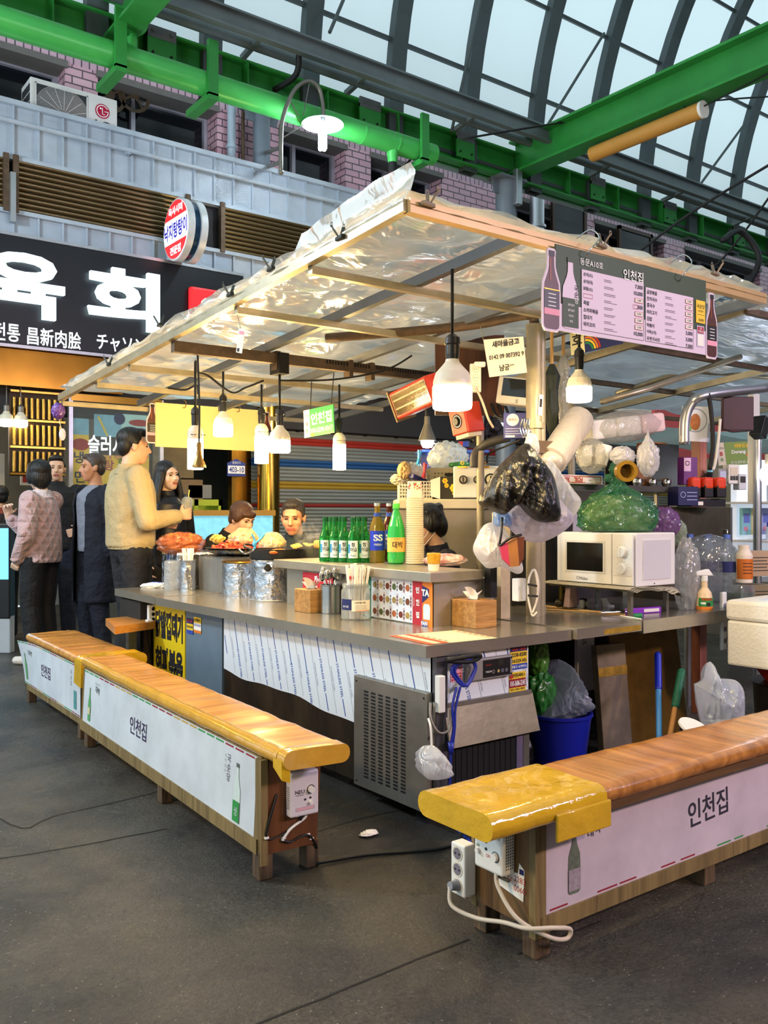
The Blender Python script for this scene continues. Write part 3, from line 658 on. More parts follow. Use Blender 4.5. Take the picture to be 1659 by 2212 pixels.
# shop with boxes, crates, steel wall and address plate
b = B();b.box(4.78,5.6,9.3,9.4,0,2.5,gold);b.box(3.64,6,9.4,9.45,1.0,1.04,gold);struct('wall_steel_panel',b)
t = thing('address_plate','blue and white house number plate on the gold steel wall','sign',on_y(510,1010,9.26));M = frame((0,-.005,0),(1,0,0),(0,0,1));b = B()
b.prism([(-.115,-.1),(.115,-.1),(.115,.05),(0,.10),(-.115,.05)],.01,mat('plate_blue','#2a3d8c',.4),M,-.006);b.rect(-.108,-.07,.108,.02,whitep,M,.006);b.text('403-10',0,-.025,.065,mat('plate_blue'),M,.008,bold=.02,w=.19);b.text('종로5가',0,.055,.03,whitep,M,.006);b.build('plate',t)
for k,(px,py,w,h,c1,lab,d) in enumerate(((395,1060,.5,.26,'#8a7454','brown cardboard carton on the shop shelf behind the long haired woman',0),(432,1062,.3,.16,'#8f8f8c','grey foil wrapped packet beside the brown carton',.0),(375,985,.5,.5,'#8a7c5a','dull olive carton high in the shop behind the yellow board',.05))):
    c = on_y(px,py,9.5 + d);b = B();b.box(-w / 2,w / 2,0,.25,-h / 2,h / 2,mat(f'carton_{k}',c1,.7,0,.25,6),.008,loc(c));tag(b.build('carton'),lab,'box')
c = on_y(425,1098,9.3);t = thing('plastic_crate','yellow green plastic crate under the cartons behind the woman','crate',(c.x,c.y,c.z - .1));b = B();cr = mat('crate_lime','#a8b42c',.5)
b.box(-.32,.32,0,.02,0,.05,cr);b.box(-.32,.32,0,.02,.13,.2,cr);[b.box(x,x + .05,0,.02,.0,.2,cr) for x in (-.32,-.03,.27)];b.box(-.32,.32,.3,.32,0,.2,cr);b.box(-.32,-.3,0,.3,0,.2,cr);b.box(.3,.32,0,.3,0,.2,cr);b.build('crate_body',t)
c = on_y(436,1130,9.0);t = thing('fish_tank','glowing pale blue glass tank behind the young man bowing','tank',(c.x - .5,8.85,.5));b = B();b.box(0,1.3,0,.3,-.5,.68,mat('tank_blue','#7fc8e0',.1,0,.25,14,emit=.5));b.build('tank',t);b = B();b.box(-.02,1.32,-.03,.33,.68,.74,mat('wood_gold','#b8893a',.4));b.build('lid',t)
t = thing('golden_column','polished golden round column in front of the shutter','column',(on_y(580,1050,9.05).x,9.05,0));b = B();b.cyl((0,0,0),(0,0,2.75),.13,mat('polished_gold','#b9923e',.2,1,.25,4),n=32);b.build('shaft',t)
# roller shutter with coloured bands
x0,x1 = on_y(606,1000,9.25).x - .4,13.0
sh = thing('roller_shutter','grey roller shutter with red, blue and yellow bands','shutter',(x0,9.25,0));slat = mat('shutter_slat','#9fa4a0',.4,.5,.25,2.5,sx=(.3,1,4))
bands = {2.07: '#a8342a',1.81: '#27548c',1.545: '#a88a2c',1.30: '#8c2c28'}
b = B();z = .0
while z < 2.32:
    mm = slat
    for k,cc in bands.items():
        if abs(z + .022 - k) < .034: mm = mat(f'band_{cc[1:]}',cc,.45,.2,.2,3)
    b.grid(lambda u,v,z=z: V((u * (x1 - x0),-.016 * math.sin(PI * v),z + v * .044)),1,4,mm);z += .044
b.build('slats',sh)
b = B();b.box(0,x1 - x0,-.12,.1,2.3,2.62,mat('shutter_box','#a88c46',.5,.3,.3,3));b.build('housing',sh)
b = B()
for k in range(14): b.box(.6 + k * .5,.65 + k * .5,-.02,0,2.18,2.195,dark);b.box(.75 + k * .5,.8 + k * .5,-.02,0,2.24,2.255,dark)
b.build('vent_slot',sh)
# red lettered chicken shop sign in the far distance
c0 = on_y(1285,880,8.9);t = thing('shop_sign','pale shop sign with big red letters above the microwave, far back','sign',(c0.x,8.9,2.72));b = B();L = on_y(1530,850,8.9).x - c0.x
b.box(0,L,0,.1,0,.95,mat('sign_cream','#cfcabc',.5,0,.1,3,emit=.1),.01);b.build('board',t);M = frame((0,-.006,0),(1,0,0),(0,0,1));dr = mat('sign_darkred','#8c1f22',.5)
b = B();b.text('광장',L * .27,.52,.62,dr,M,w=L * .4,bold=.06);b.text('시장 닭강정',L * .73,.62,.42,dr,M,w=L * .42,bold=.05);b.text('GHWANG-JANG CHICKEN',L * .72,.14,.13,ink,M,w=L * .42);b.build('lettering',t)
# far background walls that close the alley
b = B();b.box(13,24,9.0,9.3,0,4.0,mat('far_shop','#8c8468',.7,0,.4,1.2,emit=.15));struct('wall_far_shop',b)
b = B();b.box(23,23.2,-4,9,0,6.5,mat('far_end','#4c5258',.8,0,.4,1));struct('wall_far_end',b)
b = B();b.box(5.6,23,8.95,9.0,2.65,3.7,mat('far_fascia','#9a968a',.6,0,.3,1.5));struct('trim_4',b)
for k,(px,py,w,h,lab) in enumerate(((1232,490,.8,.75,'brown framed hopper window standing open behind the canopy ridge'),(1375,535,.9,.6,'brown framed hopper window standing open above the hook of the menu board'))):
    c = on_y(px,py,9.5);t = thing('hopper_window',lab,'window',c);bw = mat('brown_frame','#3c2a1c',.5);b = B();w2 = w / 2;h2 = h / 2
    for a in ((-w2,w2,h2 - .06,h2),(-w2,w2,-h2,-h2 + .06),(-w2,-w2 + .06,-h2,h2),(w2 - .06,w2,-h2,h2)): b.box(a[0],a[1],0,.05,a[2],a[3],bw)
    b.build('sash',t);b = B();b.box(-w2,w2,.02,.03,-h2,h2,winglass);b.build('pane',t)
# ================================================================== plastic canopy
sheet = film('canopy_plastic','#efe9dc',.16,.3,.14,.7,3.2,(1,1.6,1),white=.4)
tubem = mat('canopy_tube','#b3a88e',.38,.6,.3,8)
CX0,CY0,CZ0,SL = 1.80,2.275,2.215,.07
def cz(y): return CZ0 - SL * (y - CY0)
cp = thing('plastic_canopy','clear plastic sheet canopy on a steel tube frame over the food stall','canopy',(CX0,CY0,CZ0))
b = B()
def sag(u,v,x0,x1,y0,y1,zf,seed):
    x = x0 + (x1 - x0) * u;y = y0 + (y1 - y0) * v
    s = -.022 * abs(math.sin(PI * (y - CY0) / .6)) * abs(math.sin(PI * (x - CX0) / .55))
    q = V((x * 2.2,y * 3.4,seed));s += .02 * (1 - abs(NZ.noise(q)) * 2) + .012 * (1 - abs(NZ.noise(q * 2.7)) * 2)
    return V((x,y,zf(y) + .045 + s))
b.grid(lambda u,v: sag(u,v,CX0,3.92,CY0,5.92,cz,1),70,100,sheet)
# rolled hem along the two open edges, standing up loosely
def hem(u,v):
    y = CY0 + 3.62 * u;w = .075 + .045 * NZ.noise(V((u * 9,3,0))) + (.06 if u < .2 else 0)
    return V((CX0 - .02 + .05 * math.sin(v * 2.4) + .02 * NZ.noise(V((u * 30,v * 3,1))),y,cz(y) + .01 + w * v))
b.grid(hem,90,6,sheet)
def hem2(u,v):
    x = CX0 + 2.13 * u;w = .05 + .03 * NZ.noise(V((u * 8,7,0)))
    return V((x,CY0 - .025 + .05 * math.sin(v * 2.6) + .012 * NZ.noise(V((u * 25,v * 3,5))),CZ0 + .0 + w * v))
b.grid(hem2,80,6,sheet)
b.grid(lambda u,v: V((3.92 + .10 * u + .02 * NZ.noise(V((v * 8,u * 4,2))),CY0 + .25 * v,CZ0 + .03 - .05 * u + .03 * NZ.noise(V((u * 5,v * 9,4))))),8,14,sheet)
b.build('plastic_sheet',cp,True)
def ctube(P,Q,name,w=.032,h=.032,m=tubem):
    b = B();b.bar(P,Q,w,h,m);return b.build(name,cp,True)
for x in (CX0,2.33,2.92,3.5,3.92): ctube((x,CY0,cz(CY0)),(x,5.9,cz(5.9)),'rafter',.034,.042,tubem if x == CX0 else mat('rafter_grey','#70747a',.4,.6,.2,6))
ctube((CX0,CY0,CZ0 - .002),(3.92,CY0,CZ0 - .002),'front_rail',.036,.046,mat('front_rail_tan','#c9a878',.35,.3,.15,6))
for y in (2.88,3.484,4.727,5.25,5.9): ctube((CX0 + .01,y,cz(y) - .036),(3.92,y,cz(y) - .036),'purlin',.03,.03)
b = B();y = 4.15;b.box(CX0 + .01,3.6,y - .02,y + .02,cz(y) - .075,cz(y) - .02,rust)
for k in range(46): b.box(2.7 + k * .019,2.71 + k * .019,y - .022,y - .0195,cz(y) - .045,cz(y) - .025,dark)
for x in (2.38,2.85,3.0): b.box(x,x + .025,y - .03,y + .03,cz(y) - .11,cz(y) - .01,rust)
b.build('angle_iron',cp,True)
b = B();b.box(2.385,2.445,4.1,4.2,cz(4.15) - .13,cz(4.15) - .02,dark);b.build('junction_block',cp,True)
# posts
ps = thing('stall_post','beige steel pipe post carrying the canopy above the hanging bags','post',(3.15,3.0,0));pm = mat('post_beige','#a79c84',.45,.3,.3,7,.05,20)
b = B();b.cyl((0,0,0),(0,0,2.12),.038,pm);b.cyl((.075,.03,.72),(.075,.03,2.1),.026,pm);b.build('upright',ps)
b = B();b.tube([(0,0,2.08),(0,0,2.14),(-.03,.02,2.165),(-.25,.25,2.12),(-.7,.75,2.09)],.024,rust);b.build('elbow_rail',ps)
b = B();b.cyl((0,0,1.50),(0,0,1.53),.05,pm);b.cyl((0,0,1.62),(0,0,1.65),.048,pm);b.box(-.05,.1,-.05,-.03,1.50,1.56,rust);b.build('clamp_collar',ps)
b = B();M = frame((0,-.0385,1.72),(1,0,-.1),(0,0,1));b.rect(-.012,-.04,.016,.06,paper,M,.002);b.rect(-.006,0,.01,.04,ink,M,.003);b.build('barcode_sticker',ps)
b = B();b.cyl((3.5,3.75,0),(3.5,3.75,cz(3.75)),.022,pm);b.cyl((2.0,5.8,.0),(2.0,5.8,cz(5.8)),.018,pm) if 0 else None;tag(b.build('support_pole'),'thin steel support pole behind the hanging bulb of the right counter'.replace(' right',' microwave'),'pole')
# ------------------------------------------------------------------ spring clamps on the hem
clampm = mat('clamp_dark','#3a3d38',.4,.3,.2,10)
def clamp(at,lab,ang=0,m=clampm):
    t = thing('spring_clamp',lab,'clamp',at,ang,'spring clamps holding the plastic sheet');t.scale = (.8,.8,.8);b = B()
    b.box(-.035,.035,-.012,.012,-.012,.006,m,.004);b.build('jaw',t)
    for s in (1,-1):
        b = B();b.bar((.005,s * .006,.0),(.03,s * .03,.055),.014,.007,m);b.ring(0,0,.006,.013,m,frame((.03,s * .03,.06),(1,0,0),(0,0,1)),0,14);b.build('handle',t)
    return t
labs = ['dark spring clamp on the canopy edge nearest the canopy corner','dark spring clamp on the canopy edge, second below the corner','dark spring clamp on the canopy edge above the black sign letters','dark spring clamp on the canopy edge low over the gold fascia','small spring clamp on the canopy tip above the purple charm']
for (px,py),lab in zip(((735,518),(585,585),(497,640),(345,705),(235,790)),labs):
    q = on_x(px,py,CX0 - .02);clamp((q.x,q.y,q.z + .01),lab,80)
for (px,py),lab in zip(((925,440),(1300,530),(1545,590)),('tan spring clamp on the front rail beside the canopy peak','tan spring clamp on the front rail over the menu board hook','tan spring clamp near the loose end of the front rail')):
    q = on_y(px,py,CY0 - .03);clamp((q.x,q.y,q.z),lab,10,mat('clamp_tan','#8c7a66',.4,.3,.2,10))
# ------------------------------------------------------------------ hanging bulbs
hot = mat('hot_bulb','#ffd68c',.5,emit=90);hotc = mat('hot_bulb_pale','#ffe6b0',.5,emit=50)
ribw = mat('bulb_housing','#ded6c6',.4,0,.05,5)
def bulb(x,y,zb,ztop,r,lab,kind='drum',cord=None,m=hot):
    """zb: z of the bulb's bottom; r: its radius"""
    t = thing('pendant_bulb',lab,'light bulb',(x,y,zb),0,None);b = B()
    if kind == 'drum':
        h = r * 1.15
        b.lathe([(r * .86,0),(r * .97,.06 * r),(r,.2 * r),(r,h)],m,32);b.build('diffuser',t)
        b = B();pr = [(r * .985,h),(r * .97,h + .3 * r),(r * .84,h + .72 * r),(r * .5,h + 1.1 * r),(r * .36,h + 1.28 * r),(r * .34,h + 1.4 * r)]
        b.lathe(pr,ribw,36,wob=None if r > .07 else (lambda a,z: 1 + .018 * math.cos(12 * a)));top = h + 1.4 * r;rs_ = r * .36
    else:
        h = r * 3.9
        b.lathe([(r * .9,0),(r,.05 * r),(r,h)],m,28);b.build('diffuser',t)
        b = B();b.lathe([(r,h),(r * .98,h + 1.0 * r),(r * .8,h + 1.4 * r),(r * .5,h + 1.75 * r),(r * .42,h + 1.8 * r)],ribw,28)
        for k in range(5): b.box(-.004 + .018 * (k - 2),.004 + .018 * (k - 2),-r * 1.0,-r * .98 + .012,h + .5 * r,h + .58 * r,ink)
        top = h + 1.8 * r;rs_ = r * .5
    b.build('housing',t)
    b = B();rs_ = max(rs_,.016);b.lathe([(rs_ * .9,top - .005),(rs_,top + .02),(rs_,top + .055),(rs_ * 1.15,top + .06),(rs_ * 1.05,top + .085),(rs_ * .4,top + .1)],black,18);b.build('socket',t)
    b = B();P = [(0,0,top + .09),(0,0,ztop - zb)] + [V(c) - t.location for c in (cord or [])];b.tube(P,.0065,rubber,6,4 if cord else 0);b.build('cord',t)
    return t
bulb(2.31,2.635,1.62,2.17,.077,'biggest glowing drum bulb, in front of the red heater')
q = on_d(1251,868,4.0);bulb(q.x,q.y,q.z,2.2,.056,'glowing drum bulb with ribbed housing hanging below the menu board',m=hotc)
q = on_d(604,978,4.77);bulb(q.x,q.y,q.z,2.02,.057,'glowing drum bulb hung from the rusty angle iron above the bowing man and the pot')
q = on_d(482,943,5.05);bulb(q.x,q.y,q.z,cz(q.y) - .04,.055,'glowing drum bulb in front of the blank yellow board')
q = on_d(422,1014,4.75);bulb(q.x,q.y,q.z,cz(q.y) - .05,.041,'glowing long tube bulb with a reflector lamp hung before it','tube',[(q.x + .15,q.y + .3,cz(q.y) - .05)])
q = on_d(565,1001,5.4);bulb(q.x,q.y,q.z,cz(q.y) - .05,.042,'glowing long tube bulb near the bottle cutout end of the yellow board','tube')
q = on_d(733,1015,5.5);bulb(q.x,q.y,q.z,cz(q.y) - .05,.040,'glowing long tube bulb beside the green name sign','tube')
q = on_d(430,1010,4.5);t = thing('reflector_lamp','small unlit brown reflector lamp hanging before the long tube bulb','lamp',q);bz = mat('bronze_lamp','#8a6a34',.35,.6,.2,20)
b = B();b.lathe([(.036,0),(.034,.012),(.022,.04),(.016,.06),(.013,.085)],bz,24,wob=lambda a,z: 1 + .05 * math.cos(16 * a));b.build('reflector',t);b = B();b.lathe([(.012,.085),(.013,.12),(.005,.13)],bz);b.tube([(0,0,.13),(.002,0,.3),(-.004,.01,cz(q.y) - q.z - .04)],.005,rubber,6);b.build('cord',t)
for P,lab in ((((428,806,4.7),(450,812,4.75),(500,848,4.8),(530,838,4.8),(570,822,4.8)),'black cord drooping under the purlin between two bulbs'),(((605,822,4.8),(720,820,4.9),(830,800,5),(890,768,5)),'black cord swagged under the middle of the canopy'),(((363,838,5),(400,842,5),(424,832,4.9),(428,850,4.8)),'short black cord at the low end of the canopy')):
    b = B();b.tube([on_d(*p) for p in P],.006,rubber,6);tag(b.build('black_cable'),lab,'cord')
# ------------------------------------------------------------------ menu board
menup = mat('menu_pale','#d8c6d8',.5);menug = mat('menu_green','#33462a',.5);cola = mat('bottle_brown_print','#4a1e10',.4);colab = mat('bottle_black_print','#17130f',.4);amber = mat('amber_print','#9a4a18',.4)
def flat_bottle(b,x,y,h,w,M,z,brown=True,body=None,cap=None):
    """printed bottle silhouette standing on (x, y)"""
    pr = [(.0,.30),(.02,.46),(.06,.5),(.45,.5),(.58,.46),(.72,.24),(.80,.17),(.93,.155),(.94,.19),(1.0,.19)]
    o = [(x + r * w,y + t * h) for t,r in pr] + [(x - r * w,y + t * h) for t,r in pr[::-1]]
    b.flat(o,body or cola,M,z)
    b.rect(x - .19 * w,y + .93 * h,x + .19 * w,y + h,cap or colab,M,z + .0006)
def bottle_card(b,x,y,h,w,M,z):
    pr = [(-.03,.42),(.03,.58),(.06,.60),(.46,.60),(.60,.56),(.74,.34),(.80,.27),(.93,.26),(1.0,.28),(1.03,.2)]
    b.prism([(x + r * w,y + t * h) for t,r in pr] + [(x - r * w,y + t * h) for t,r in pr[::-1]],.006,menup,M,z - .006)
    flat_bottle(b,x,y,h,w,M,z + .001)
    b.rect(x - .5 * w,y + .26 * h,x + .5 * w,y + .50 * h,colab,M,z + .002);b.rect(x - .5 * w,y + .18 * h,x + .5 * w,y + .26 * h,pinkp,M,z + .002);b.rect(x - .5 * w,y + .495 * h,x + .5 * w,y + .51 * h,gold,M,z + .002)
    for k in range(4): b.rect(x - .25 * w,y + (.29 + .05 * k) * h,x + .25 * w,y + (.30 + .05 * k) * h,whitep,M,z + .003)
    b.rect(x - .13 * w,y + .62 * h,x - .06 * w,y + .9 * h,amber,M,z + .002)
mb = thing('menu_board','green and pale menu board with prices and bottle pictures hung from the canopy','menu board',(2.46,2.235,1.885),-1.5)
M = frame((0,0,0),(1,0,0),(0,0,1));BW,BH = .905,.315
b = B();b.box(0,BW,0,.006,0,BH,menug);b.rect(0,0,BW,.10,menup,M,.001);b.build('board',mb)
b = B();bottle_card(b,-.025,.0,.285,.078,M,.004);b.build('bottle_cutout',mb)
b = B();bottle_card(b,BW + .035,-.005,.265,.066,M,.004);b.build('bottle_cutout',mb)
b = B();flat_bottle(b,.075,.012,.265,.085,M,.003,body=menup,cap=menug);b.rect(.033,.018,.117,.125,menug,M,.0045);b.text('국',.105,.165,.022,ink,M,.006);b.text('순',.105,.142,.022,ink,M,.006);b.text('당',.105,.119,.022,whitep,M,.006)
for k,s in enumerate(('생막걸리','쌀막걸리','국순당','생생')): b.text(s,.075,.1 - k * .02,.009,whitep,M,.006)
b.build('bottle_picture',mb)
b = B();b.rect(.135,.015,.495,.245,menup,M,.002);b.rect(.505,.015,.815,.232,menup,M,.002);b.outline(.135,.015,.495,.245,.0012,menug,M,.003);b.outline(.505,.015,.815,.232,.0012,menug,M,.003);b.build('price_panel',mb)
b = B()
b.text('동문A10호',.19,.272,.026,whitep,M,.004);b.text('인천집',.43,.262,.042,whitep,M,.004,bold=.01)
L1 = [('순대(소)','7,000',0),('순대(대)','10,000',0),('닭발(소)','12,000',1),('',',000',2),('족발','12,000',1),('소허파볶음','12,000',1),('껍데기','12,000',1),('돼지꼬리','10,000',0)]
L2 = [('곱창볶음','12,000',1),('잔치국수','6,000',1),('콩국수','8,000',1),('머리고기','12,000',1),('김밥','4,500',1),('떡볶이','3,000',0),('어묵(2개)','3,000',0),('우뭇가사리','7,000',0)]
for x0,x1,y0,L in ((.145,.487,.226,L1),(.513,.808,.213,L2)):
    for k,(a,p_,st) in enumerate(L):
        y = y0 - k * .0265
        if a: b.text(a,x0,y,.0165,ink,M,.004,al='L',bold=.012)
        else: b.outline(x0,y - .008,x0 + .05,y + .008,.0012,redp,M,.004)
        b.line([(x0 + .115,y - .004),(x0 + .155 + (k % 3) * .012,y - .004)],.002,mat('faint_ink','#7a6f7c',.6),M,.004);b.line([(x0 + .115,y - .010),(x0 + .16 + (k % 4) * .01,y - .010)],.0016,mat('faint_ink'),M,.004)
        yp = y - .004
        if st == 1: b.rect(x1 - .048,yp - .009,x1,yp + .009,paper,M,.0045);b.outline(x1 - .048,yp - .009,x1,yp + .009,.0014,redp,M,.005);b.text(p_,x1 - .024,yp,.009,ink,M,.0055)
        else: b.text(p_,x1,yp,.0175,ink,M,.004,al='R',bold=.01)
        if st == 2: b.outline(x1 - .058,yp - .008,x1 - .028,yp + .008,.0014,redp,M,.0055)
b.build('menu_lettering',mb)
b = B();b.rect(.832,.13,.895,.225,yellow,M,.003);b.text('국순당',.863,.20,.018,ink,M,.005);b.text('생막걸리',.863,.18,.009,ink,M,.005);b.text('4,000',.866,.142,.013,ink,M,.005);b.line([(.84,.165),(.888,.165)],.001,ink,M,.005);b.build('yellow_price_patch',mb)
b = B();b.rect(.838,.03,.888,.118,mat('qr_card','#c9c4dc',.5),M,.003);b.rect(.842,.086,.884,.114,mat('crimson_print','#a82038',.5),M,.004);b.text('QR',.863,.106,.009,whitep,M,.005);b.text('MENU',.863,.094,.009,whitep,M,.005);b.rect(.842,.034,.884,.082,paper,M,.004);b.build('red_card',mb)
for x in (.155,.72): b = B();b.tube([(x,-.003,BH - .03),(x - .01,-.03,BH - .01),(x + .045,-.03,BH + .05),(x + .03,.0,BH + .085),(x + .01,.05,BH + .06)],.0025,chrome,6);b.build('hook',mb)
# blank back of the far menu board
fb = thing('menu_board','blank yellow lit back of a menu board hanging at the far canopy edge','menu board',(2.43,5.86,1.67),0);yb_ = mat('board_back','#e9d996',.55,0,.04,2)
b = B();b.box(0,.83,0,.008,0,.305,yb_);b.build('board',fb)
b = B();bottle_card(b,-.02,.03,.26,.075,M,-.004);b.build('bottle_cutout',fb);b = B();bottle_card(b,.875,.03,.26,.07,M,-.004);b.build('bottle_cutout',fb)
for x in (.2,.62): b = B();b.tube([(x,-.002,.28),(x + .012,-.02,.285),(x + .02,-.01,.32),(x + .015,.02,.34)],.003,gold,6);b.build('hook',fb)
# green name sign
gs = thing('name_sign','small green shop name sign with phone number hanging askew','sign',on_d(690,910,5.45));c = gs.location
A = [on_d(658,946,5.55) - c,on_d(722,934,5.35) - c,on_d(722,870,5.35) - c,on_d(658,887,5.55) - c]
M = frame(A[0],A[1] - A[0],A[3] - A[0]);w,h = (A[1] - A[0]).length,(A[3] - A[0]).length
b = B();b.box(0,w,0,h,-.006,0,mat('sign_green','#3fae5c',.5),0,M);b.rect(0,0,w * .2,h,paper,M,.001);b.build('board',gs)
b = B();b.text('인천집',w * .6,h * .62,h * .42,whitep,M,.003,bold=.03);b.text('010-5290-9317',w * .6,h * .2,h * .17,whitep,M,.003,w=w * .74,bold=.02);b.text('10',w * .1,h * .48,h * .14,redp,M,.003,bold=.03);b.text('호',w * .1,h * .22,h * .16,greenp,M,.003,bold=.03);b.text('동문A',w * .1,h * .78,h * .09,ink,M,.003)
b.ring(w * .2,0,.02,.03,orange,M,.002,12,0,90);b.ring(w * .2,0,.03,.038,yellow,M,.002,12,0,90);b.build('lettering',gs)
b = B();b.tube([A[3] + (A[1] - A[0]) * .2,A[3] + (A[1] - A[0]) * .25 + V((0,0,.2))],.003,rubber,5,0);b.build('wire',gs);b = B();b.tube([A[2] - (A[1] - A[0]) * .1,A[2] + V((0,0,.2))],.003,rubber,5,0);b.build('wire',gs)
# bank note sign and yellow rainbow sign by the post
ns = thing('paper_sign','white laminated bank account notice wired to the post top','sign',on_d(1090,775,4.15));c = ns.location
A = [on_d(1057,815,4.2) - c,on_d(1138,805,4.1) - c,on_d(1130,727,4.1) - c,on_d(1044,734,4.2) - c];M = frame(A[0],A[1] - A[0],A[3] - A[0]);w,h = (A[1] - A[0]).length,(A[3] - A[0]).length
b = B();b.hexa([tuple(p) for p in A] + [tuple(p + V((-.0015,-.0025,0))) for p in A],paper);b.build('card',ns)
b = B();b.text('새마을금고',w * .5,h * .83,h * .17,ink,M,.005,w=w * .72,bold=.025);b.text('0142 09 007392 9',w * .5,h * .5,h * .12,ink,M,.005,w=w * .92,bold=.02);b.text('남궁**',w * .5,h * .2,h * .17,ink,M,.005,w=w * .4,bold=.025);b.build('lettering',ns)
b = B();b.tube([A[3],A[3] + V((-.02,0,.06))],.002,steel,5,0);b.build('wire',ns)
rs2 = thing('rainbow_sign','cream and navy sign with a rainbow half hidden under the menu board','sign',on_d(1285,745,4.6));c = rs2.location
A = [on_d(1234,768,4.6) - c,on_d(1345,742,4.4) - c,on_d(1345,690,4.4) - c,on_d(1234,710,4.6) - c];M = frame(A[0],A[1] - A[0],A[3] - A[0]);w,h = (A[1] - A[0]).length,(A[3] - A[0]).length
b = B();b.box(0,w,0,h,-.005,0,navy,0,M);b.rect(0,0,w * .28,h,mat('cream_print','#e8dca8',.5),M,.001);b.text('호',w * .14,h * .55,h * .4,ink,M,.003,bold=.02)
for k,cc in enumerate((redp,orange,yellow,greenp)): b.ring(w * .3,h * .05,h * (.55 - .1 * k),h * (.62 - .1 * k),cc,M,.002,16,0,90)
b.build('board',rs2)
# purple charm at the far tip of the canopy
pcx = thing('purple_charm','purple plastic bag charm dangling from the low canopy tip','charm',on_d(126,888,5.8));b = crumple((0,0,0),(.04,.04,.05),mat('purple_film','#7a4bb0',.2,0,.5,30,coat=.6),3,.3);b.build('bag',pcx);b = B();b.tube([(0,0,.04),(0,0,.1)],.003,rubber,5,0);b.tube([(.0,0,-.04),(.02,0,-.12)],.002,paper,5,0);b.build('cord',pcx);b = B();b.ell((.026,0,-.15),(.022,.006,.04),mat('tag_lilac','#d8c8e4',.5));b.build('tag',pcx)
# paper tag on the canopy edge (a small price tag hangs there on its own chain)
q = on_x(520,735,1.83);tg = thing('price_tag','small white price tag hanging on a chain from the canopy edge clamp','tag',q);b = B();M = frame((0,0,0),(.3,-.9,-.25),(0,-.25,1));b.box(-.018,.018,-.055,.05,0,.001,paper,0,M);b.rect(-.014,.025,.014,.04,pinkp,M,.002);b.rect(-.012,-.05,.0,-.035,ink,M,.002);b.build('card',tg);b = B();b.tube([(0,0,.05),(.0,.05,.14),(-.02,.1,.2)],.002,steel,5);b.build('chain',tg)
# ------------------------------------------------------------------ neighbouring canopy to the far side
c2 = thing('plastic_canopy','bluish plastic sheet canopy of the neighbouring stall beyond the menu board','canopy',(3.98,2.4,2.22));b = B()
b.grid(lambda u,v: sag(u,v,4.0,8.2,2.4,4.5,lambda y: 2.2 - .10 * (y - 2.4),4),50,40,film('canopy_plastic_blue','#d6deea',.12,.4,.14,.7,4,(.5,3,1),white=.4));b.build('plastic_sheet',c2,True)
for y in (2.42,3.1,3.8,4.48): b = B();b.bar((4.0,y,2.2 - .1 * (y - 2.4)),(8.2,y,2.2 - .1 * (y - 2.4)),.03,.03,rust);b.build('purlin',c2,True)
for x in (4.0,5.4,6.8): b = B();b.bar((x,2.42,2.2),(x,4.5,1.99),.03,.04,tubem);b.build('rafter',c2,True)
for x,y in ((4.9,4.3),(7.6,4.3)): b = B();b.cyl((x,y,0),(x,y,2.0),.025,pm);b.build('post',c2,True)
for k,(P,lab) in enumerate(((((1300,868,5),(1400,840,5.2),(1600,770,5.4)),'pale tube slanting in front of the red lettered sign'),(((1330,850,6),(1480,800,6),(1660,815,6)),'pale horizontal tube of the neighbouring stall frame'))):
    b = B();b.tube([on_d(*p) for p in P],.018,tubem,8,0);tag(b.build('pipe'),lab,'tube')
b = B();b.tube([on_d(1478,960,4.9),on_d(1480,905,4.9),on_d(1495,870,4.9),on_d(1530,852,4.9),on_d(1660,838,5.1)],.028,alu,10);tag(b.build('bent_pipe'),'bent grey steel pipe arching over the wooden post','pipe')
b = B();b.tube([on_d(1530,850,4.88),on_d(1536,890,4.88),on_d(1540,960,4.88),on_d(1533,1015,4.88)],.012,rubber,8);tag(b.build('black_cable'),'thick black cable hanging from the bent grey pipe','cable')
b = B();b.tube([on_d(1556,905,5),on_d(1552,950,5),on_d(1545,1000,5),on_d(1540,1015,5)],.008,white,8);tag(b.build('white_cable'),'white cable hanging behind the thick black cable','cable')
# ================================================================== counter tops
HT = .717
top_m = mat('counter_steel','#b3ab9d',.22,.7,.2,3,.03,40)
SLAB = []
def slab(name,pts,lab,z1=HT,th=.045):
    b = B();b.prism(pts,th,top_m,None,z1 - th);o = b.build(name);tag(o,lab,'counter');SLAB.append(o);return o
slab('steel_countertop',[(2.135,2.585),(2.935,2.575),(2.935,3.25),(2.76,3.25),(2.76,5.02),(2.08,5.02)],'long steel countertop with the tissue box and food pots, bent at its corner')
slab('steel_countertop',[(2.08,5.025),(2.76,5.025),(2.76,5.74),(2.10,5.74)],'short end piece of steel countertop under the foil jar and white cloth',HT + .002)
slab('steel_countertop',[(2.94,2.55),(3.40,2.565),(3.40,3.4),(2.94,3.4)],'middle steel countertop with chopsticks and purple lighter in front of the microwave',HT + .004)
slab('steel_countertop',[(3.405,2.56),(4.95,2.62),(4.95,3.4),(3.405,3.4)],'steel countertop under the microwave, spray bottle and water bottles',HT + .006,.06)
b = B();b.box(2.97,3.38,2.556,2.562,HT - .035,HT - .012,mat('old_yellow_tape','#b08a2c',.4,0,.5,30));tag(b.build('tape_strip'),'dirty yellow tape strip on the edge of the middle countertop','tape')
b = B();[b.cyl((x,y,0),(x,y,HT - .05),.02,alu) for x,y in ((2.98,3.35),(4.9,2.68),(4.9,3.35))];b.box(2.95,4.9,3.34,3.38,.62,HT - .05,steel_d);b.build('leg_frame',SLAB[3])
b = B();b.box(2.12,2.7,5.35,5.7,.0,.66,mat('dark_cabinet','#2a2622',.6,0,.3,4));tag(b.build('counter_cabinet'),'dark cabinet under the end of the countertop','cabinet')
